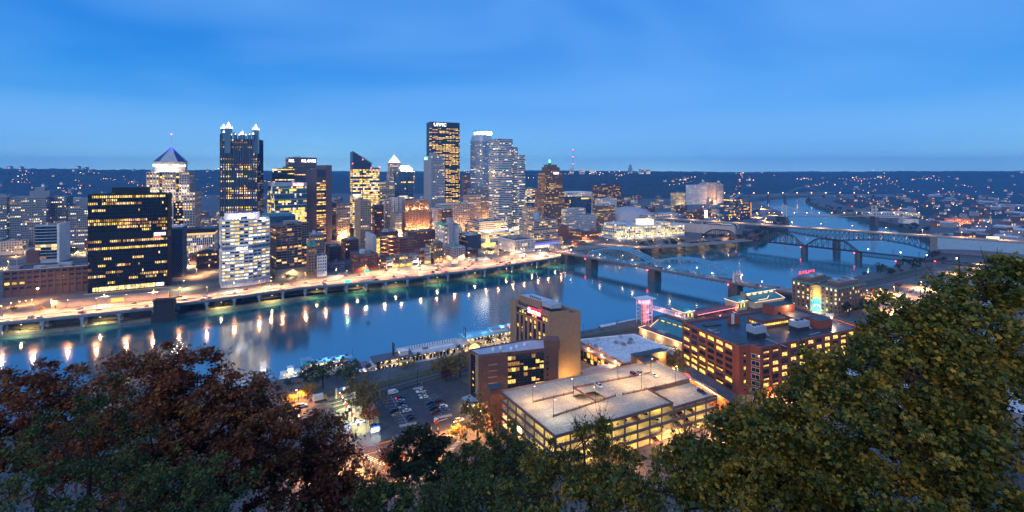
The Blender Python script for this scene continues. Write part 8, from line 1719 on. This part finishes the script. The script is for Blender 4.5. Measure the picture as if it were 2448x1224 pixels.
# retaining wall before the black tower
a, b = P(122,738,ZD), P(402,712,ZD); d = b-a; o = thing('retaining_wall', 'long beige retaining wall with an arched yellow opening before the black tower', 'wall', a, math.atan2(d.y,d.x)); L_ = d.length
MB().box(0,0,0,L_,3,6.2).build('wall', wallm('retaining', (.40,.31,.24)), o); MB().box(-.2,-.2,6.2,L_+.2,3.2,6.7, bottom=True).build('coping', CONC, o); MB().box(L_*.49,-.12,.6,L_*.60,-.02,4.4).build('opening', glow('opening', (1,.55,.12), .7, 0), o); MB().box(L_*.03,-.1,.2,L_*.04,0,2.6).build('door', GDARK, o)
# ---- ramps of the interchange left of the rail bridge
def ramp(label, pts, wd, z, m=ROAD, cols_=True):
    pl = [((u-CU)/F*(F*(CH-z_)/(v-HZ)), F*(CH-z_)/(v-HZ), z_) for (u,v,z_) in pts]; o = thing('highway_ramp', label, 'road ramp', (0,0,0)); mb = MB(); L2 = []; R2 = []
    for i, p in enumerate(pl):
        a = Vector(pl[max(0,i-1)]); b = Vector(pl[min(len(pl)-1,i+1)]); d = (b-a); d.z = 0; d.normalize(); n_ = Vector((-d.y,d.x,0))*wd/2; L2.append(Vector(p)+n_); R2.append(Vector(p)-n_)
    for i in range(len(pl)-1): mb.quad(R2[i],R2[i+1],L2[i+1],L2[i]); mb.quad(R2[i]-Vector((0,0,1.4)),R2[i+1]-Vector((0,0,1.4)),R2[i+1],R2[i])
    mb.build('deck', m, o); mb = MB()
    for i in range(len(pl)-1): mb.bar(R2[i]+Vector((0,0,.4)),R2[i+1]+Vector((0,0,.4)),.3,.9).bar(L2[i]+Vector((0,0,.4)),L2[i+1]+Vector((0,0,.4)),.3,.9)
    mb.build('parapet', CONC, o)
    if cols_:
        for p in pl[1:-1]:
            if p[2] > 15: MB().box(p[0]-1,p[1]-1,12,p[0]+1,p[1]+1,p[2]-1.3).build('column', CONC, o)
    return o
ramp('curving ramp sweeping from the bridge head to the riverside parkway', ((1345,600,14),(1400,592,14.5),(1450,588,15),(1500,592,15),(1560,590,15),(1640,586,15),(1720,580,15),(1790,573,15)), 16, 15)
ramp('upper expressway loop beside the navy offices', ((1640,537,24),(1720,520,24),(1790,505,20),(1812,497,18),(1822,505,17),(1830,520,16),(1815,534,16)), 14, 18)
ramp('hillside parkway climbing past the floodlit hospital', ((1480,541,20),(1560,530,22),(1640,513,24),(1700,497,28),(1740,482,30),(1760,470,30),(1772,462,30)), 18, 20)
# ---- distant town: houses, sheds, lamps
def house_proto(w, d, h, rise, wallc, roofc, lit):
    o = thing('house', 'x', 'house'); MB().box(0,0,0,w,d,h).poly([(0,0,h),(w,0,h),(w/2,0,h+rise)]).build('wall', wallc, o); MB().quad((-.4,-.4,h),(w/2,-.4,h+rise),(w/2,d,h+rise),(-.4,d,h)).quad((w/2,-.4,h+rise),(w+.4,-.4,h),(w+.4,d,h),(w/2,d,h+rise)).build('roof', roofc, o)
    if lit: MB().quad((w*.15,-.05,h*.3),(w*.4,-.05,h*.3),(w*.4,-.05,h*.7),(w*.15,-.05,h*.7)).quad((w*.6,-.05,h*.3),(w*.85,-.05,h*.3),(w*.85,-.05,h*.7),(w*.6,-.05,h*.7)).build('window', WARM, o)
    return o
HPR = [house_proto(9,12,8,3.5,BRICK,ROOFD,True), house_proto(8,12,9,3,TAN,ROOFM,False), house_proto(11,10,7,4,LGREY,ROOFD,True), house_proto(26,30,8,2,GREY,ROOFL,False), house_proto(18,16,11,1.5,DBRICK,ROOFM,True)]; hu = set()
HLAB = ['small brick house with lit front','small tan house with grey roof','pale house with two lit windows','low grey shed with pale roof','flat dark brick block with lit front']
def house(k, x, y, z, rz, where, sc=1.0):
    lab = HLAB[k]+' '+where; gr = where+' %d' % k
    if k not in hu: hu.add(k); o = HPR[k]; o.location = (x,y,z); o.rotation_euler.z = rz; o.scale = (sc,)*3; o['label'] = lab; o['group'] = gr
    else: place(HPR[k], (x,y,z), rz, lab, gr, sc)
rh = random.Random(77)
def in_river(x, y):
    for i in range(len(rc)-1):
        a = rc[i]; d = rc[i+1]-a; t = max(0,min(1,((x-a[0])*d[0]+(y-a[1])*d[1])/(d@d))); 
        if math.hypot(x-a[0]-t*d[0], y-a[1]-t*d[1]) < 190: return True
    return False
nn_ = 0
while nn_ < 150:
    y = rh.choice((850,930,1010,1100,1200,1300,1420,1550,1700,1850,2000,2200,2400,2600))+rh.uniform(-20,20); u = rh.uniform(1960,2500); x = (u-CU)/F*y
    if in_river(x,y) or y < 780 or (u < 2140 and y < 1500) or (u < 2260 and y < 1050): continue
    house(rh.choice((0,0,1,1,2,2,3,4)), x, y, 9 if y < 2500 else hill_z(x,y), R(20), 'on the flats', rh.uniform(.9,1.5)); nn_ += 1
for i in range(70):
    u = rh.uniform(-20,520) if i < 40 else rh.uniform(1560,2440); y = rh.uniform(2400,3400) if i < 40 else rh.uniform(2800,4000); x = (u-CU)/F*y
    if in_river(x,y): continue
    house(rh.choice((0,1,2,2)), x, y, hill_z(x,y)-1, rh.uniform(-.6,.6), 'on the far hillside', rh.uniform(1.2,2.0))
b = simple('brick_warehouse', 'big red-brick warehouse floodlit orange at its foot on the south side', 2258, 2322, 519, 1150, dict(OLD, lit=.15, wall=BRICK, fl=4.5, bay=4), 30, -6); b.root.location.z = 9
for i in range(5): lamp(b.root, (b.w*(i+.5)/5,-7,5), SOD, 6500, .6)
b = simple('market_shed', 'very long pale market shed with shallow roof by the suspension bridge', 2082, 2200, 506, 1330, dict(OLD, lit=.12, wall=LGREY, fl=6, bay=7, roof=ROOFL), 40, -4); b.root.location.z = 9
b = simple('white_mill', 'white windowed mill building at the right end of the suspension bridge', 2160, 2196, 521, 1180, dict(OLD, lit=.1, wall=WHT), 20, -8); b.root.location.z = 9
b = simple('neon_diner', 'low shed with pink neon roof lines below the high bridge', 2246, 2290, 561, 960, dict(OLD, lit=.2, wall=GREY), 18, -8); b.root.location.z = 9; MB().bar((0,-.6,b.h+1),(b.w,-.6,b.h+1),.7).build('neon_tube', NEONP, b.root)
b = simple('blue_roof_shed', 'long low shed with pale blue roofs beside the lime billboard', 2285, 2358, 558, 930, dict(OLD, lit=.05, wall=SILV, roof=mat('blue_roof2', (.30,.45,.58), .6)), 30, -8); b.root.location.z = 9
for i, (x, y) in enumerate(((200,235),(240,262),(285,290),(330,318),(262,215),(310,240),(360,268),(410,300),(470,330),(520,365))):   # street front behind the right maple
    house(4 if i % 2 else 3, x, y, 9, R(27), 'beyond the right maple', 1.3)
for i in range(26): q_ = (rh.uniform(150,520), rh.uniform(150,330)); tree('dark' if i % 3 else 'tan', (q_[0],q_[1],max(8.9,slope_z(*q_))), rh.uniform(.8,1.4), 'street tree beyond the right maple', 'trees beyond the maple', rh.uniform(0,6))
# far landmarks on the ridge
y = 3600; x = (1507-CU)/F*y; o = thing('gothic_tower', 'distant tapering gothic tower on the ridge', 'tower', (x,y,ZT(413,y))); h_ = (413-393)*y/F
MB().box(-13,-13,-20,13,13,h_*.6).build('shaft', GREY, o); MB().box(-9,-9,h_*.6,9,9,h_*.85).build('setback', GREY, o); MB().box(-6,-6,h_*.85,6,6,h_).build('crown', GREY, o)
y = 3300; x = (1370-CU)/F*y; o = thing('radio_mast', 'tall thin radio mast with red lights on the ridge', 'mast', (x,y,ZT(408,y)-6)); h_ = (408-358)*y/F+6
mb = MB(); 
for a0 in (0,2.1,4.2): mb.bar((4*math.cos(a0),4*math.sin(a0),0),(.6*math.cos(a0),.6*math.sin(a0),h_),.8)
for i in range(12): s = 4-3.4*i/12; z = h_*i/12; mb.bar((s,0,z),(-s*.5,s*.87,z),.5).bar((-s*.5,s*.87,z),(-s*.5,-s*.87,z),.5)
mb.build('lattice', STEEL, o)
for z in (.35,.68,1.0): MB().ball((0,0,h_*z),2.6).build('beacon', LRED, o)
for i, (u,v,w_,h_) in enumerate(((1362,401,30,26),(1385,404,40,18),(1410,405,36,14),(1528,405,34,24),(1545,407,30,18))): y = 3300; o = thing('hilltop_hospital', ['lit hilltop hospital block at the foot of the radio mast','wide lit hilltop block right of the radio mast','low lit hilltop block ending the bright ridge group','hilltop block with pink roof lights right of the gothic tower','small hilltop block right of the pink lit one'][i], 'building', ((u-CU)/F*y,y,ZT(412,y)-14), 0); block(o, rect(0,0,w_,20), 0, h_+14, stl(wall=LGREY, lit=.5, bay=5, fl=5, units=0), (0,3))
# lamps of the distant town: globes on thin poles
def far_lamp(m, r): return MB().cyl(0,0,0,8,.18,k=4).ball((0,0,8.5),r,mi=1,k=6,rings=3).mesh('street_lamp', [STEEL, m])
FLM = {}; NFL = 0; FIELD = MB()
def fl_(x, y, z, m, label, group):
    r = max(.5, y/F*rh.uniform(.3,.62)); key = (m.name, round(r*2)/2)
    if key not in FLM: FLM[key] = far_lamp(m, max(.6,key[1]))
    global NFL; NFL += 1
    if NFL % 4 == 0: obj('street_lamp', FLM[key], None, (x,y,z), label=label, cat='lamp', group=group)
    else: FIELD.cyl(x,y,z,z+8,.18,k=4,mi=0).ball((x,y,z+8.5), max(.6,key[1]), mi=1+[FSOD,FWHT,FPK].index(m), k=6, rings=3)
FSOD = glow('far_sodium', (1,.46,.13), 5.5, .8, (1,.34,.07)); FWHT = glow('far_white', (1,.85,.6), 4, .85); FPK = glow('far_pink', (1,.46,.28), 4.5, .8)
for r_ in range(16):
    u0, v0, u1, v1 = [(2060,470,2160,500),(2120,462,2240,500),(2180,458,2330,505),(2250,455,2420,500),(2060,480,2448,520),(2080,505,2440,545),(2300,470,2448,500),(2000,455,2448,462),(1960,452,2300,448),(2090,440,2220,470),(2150,520,2448,590),(1950,462,2100,458),(2330,520,2448,560),(2100,490,2230,530),(2290,540,2448,545),(2020,500,2150,520)][r_]; n_ = 11
    for i in range(n_):
        t = (i+rh.uniform(-.3,.3))/n_; u = u0+(u1-u0)*t; v = v0+(v1-v0)*t; y = F*(CH-17)/(v-HZ); x = (u-CU)/F*y
        if in_river(x,y): continue
        fl_(x, y, 9 if y < 2400 else max(9,hill_z(x,y)), rh.choice((FSOD,FSOD,FSOD,FWHT,FPK)), 'distant street lamp on the south side flats', 'south side lamps')
strings = []
for i in range(46):   # street strings climbing the hills
    if i < 20: u = rh.uniform(-20,500); v = rh.triangular(408,468,438)
    elif i < 26: u = rh.uniform(530,1340); v = rh.triangular(414,458,430)
    elif i < 32: u = rh.uniform(1340,1480); v = rh.triangular(409,430,412)
    else: u = rh.uniform(1500,2430); v = rh.triangular(415,456,430)
    du, dv = rh.uniform(4,11)*rh.choice((1,-1)), rh.uniform(-2.2,2.2)
    for j in range(rh.randrange(2,9)): strings.append((i, u+du*j+rh.uniform(-1.5,1.5), v+dv*j+rh.uniform(-.8,.8)))
for i, u, v in strings:
    k = (u-CU)/F; best = None
    for y in np.arange(1500, 6500, 40):
        if HZ+F*(CH-hill_z(k*y,y)-6)/y < v: best = y; break
    if best is None: continue
    x = k*best
    if in_river(x,best): continue
    fl_(x, best, hill_z(x,best)-1, rh.choice((FSOD,FSOD,FSOD,FWHT,FPK)) if not (26 <= i < 32) else rh.choice((FWHT,FWHT,FSOD)), 'distant lamp on the dark wooded hills', 'hillside lamps')
for i in range(60):   # lamps of the north shore beyond downtown
    u = rh.uniform(-10,1300); v = rh.uniform(436,474); y = F*(CH-17)/(v-HZ); x = (u-CU)/F*y; fl_(x, y, 12, rh.choice((FSOD,FSOD,FPK,FWHT)), 'distant lamp on the flats beyond the city centre', 'north flats lamps')
for pts_, n_ in ((((1742,478),(1770,452),(1778,440)),26),(((1590,520),(1660,505),(1735,482)),22),(((1500,430),(1470,445),(1480,470)),8),(((1120,450),(1112,430),(1120,415)),12),(((470,480),(505,452),(530,440)),12),(((2040,455),(2110,450),(2130,446)),10)):
    for i in range(n_):
        t = i/n_*(len(pts_)-1); k = int(t); (u0,v0),(u1,v1) = pts_[k], pts_[min(k+1,len(pts_)-1)]; u = u0+(u1-u0)*(t-k)+rh.uniform(-4,4); v = v0+(v1-v0)*(t-k)+rh.uniform(-2,2); y = F*(CH-22)/(v-HZ); x = (u-CU)/F*y
        if y > 7000 or in_river(x,y): continue
        fl_(x, y, max(13, hill_z(x,y)), FSOD, 'orange lamp along a far climbing highway', 'far highway lamps')
for r in CARS.values():
    if 'used' in r: 
        pass
for o in COL.objects:
    if 'used' in o: del o['used']
FIELD.build('distant_lamp_field', [STEEL, FSOD, FWHT, FPK], kind='stuff', label='countless small town lamps scattered over the far flats and hills', cat='lamps')
# ---- evening haze over the whole valley
hz = MB().box(-9800,-60,-9,9800,9650,420, bottom=True).build('haze', [], kind='stuff', label='thin blue evening haze over the valley', cat='haze')
m = bpy.data.materials.new('haze_air'); m.use_nodes = True; n = m.node_tree.nodes; n.remove(n['Principled BSDF'])
pv = n.new('ShaderNodeVolumePrincipled'); pv.inputs['Color'].default_value = (.10,.46,1,1); pv.inputs['Density'].default_value = 1.0e-4; pv.inputs['Anisotropy'].default_value = 0.0
m.node_tree.links.new(pv.outputs[0], n['Material Output'].inputs['Volume']); hz.data.materials.append(m)

# ---- things that share a label are told apart by the landmark they stand nearest to
from collections import defaultdict
tops = [o for o in COL.objects if o.parent is None and o.get('label')]; cnt = defaultdict(list)
for o in tops: cnt[o['label']].append(o)
marks = [(o.name.replace('_',' '), o.location.copy()) for o in tops if len(cnt[o['label']]) == 1 and '.' not in o.name and o.get('category') in ('building','bridge','hotel','office building','parking garage','terminal','restaurant','tower','boat','pier','viaduct','road ramp','hotel wing','billboard','shop')]
for lab, obs in list(cnt.items()):
    if len(obs) < 2: continue
    for o in obs:
        nm, p = min(marks, key=lambda m: (m[1].xy-o.location.xy).length)
        d = o.location-p; u0 = p.x/max(p.y,1); u1 = o.location.x/max(o.location.y,1); dd = d.y/F*40; side = 'behind' if d.y > abs(d.x) else 'before' if -d.y > abs(d.x) else 'right of' if u1 > u0 else 'left of'
        w = lab.split(); o['label'] = ' '.join(w[:10]+[side, 'the', nm])
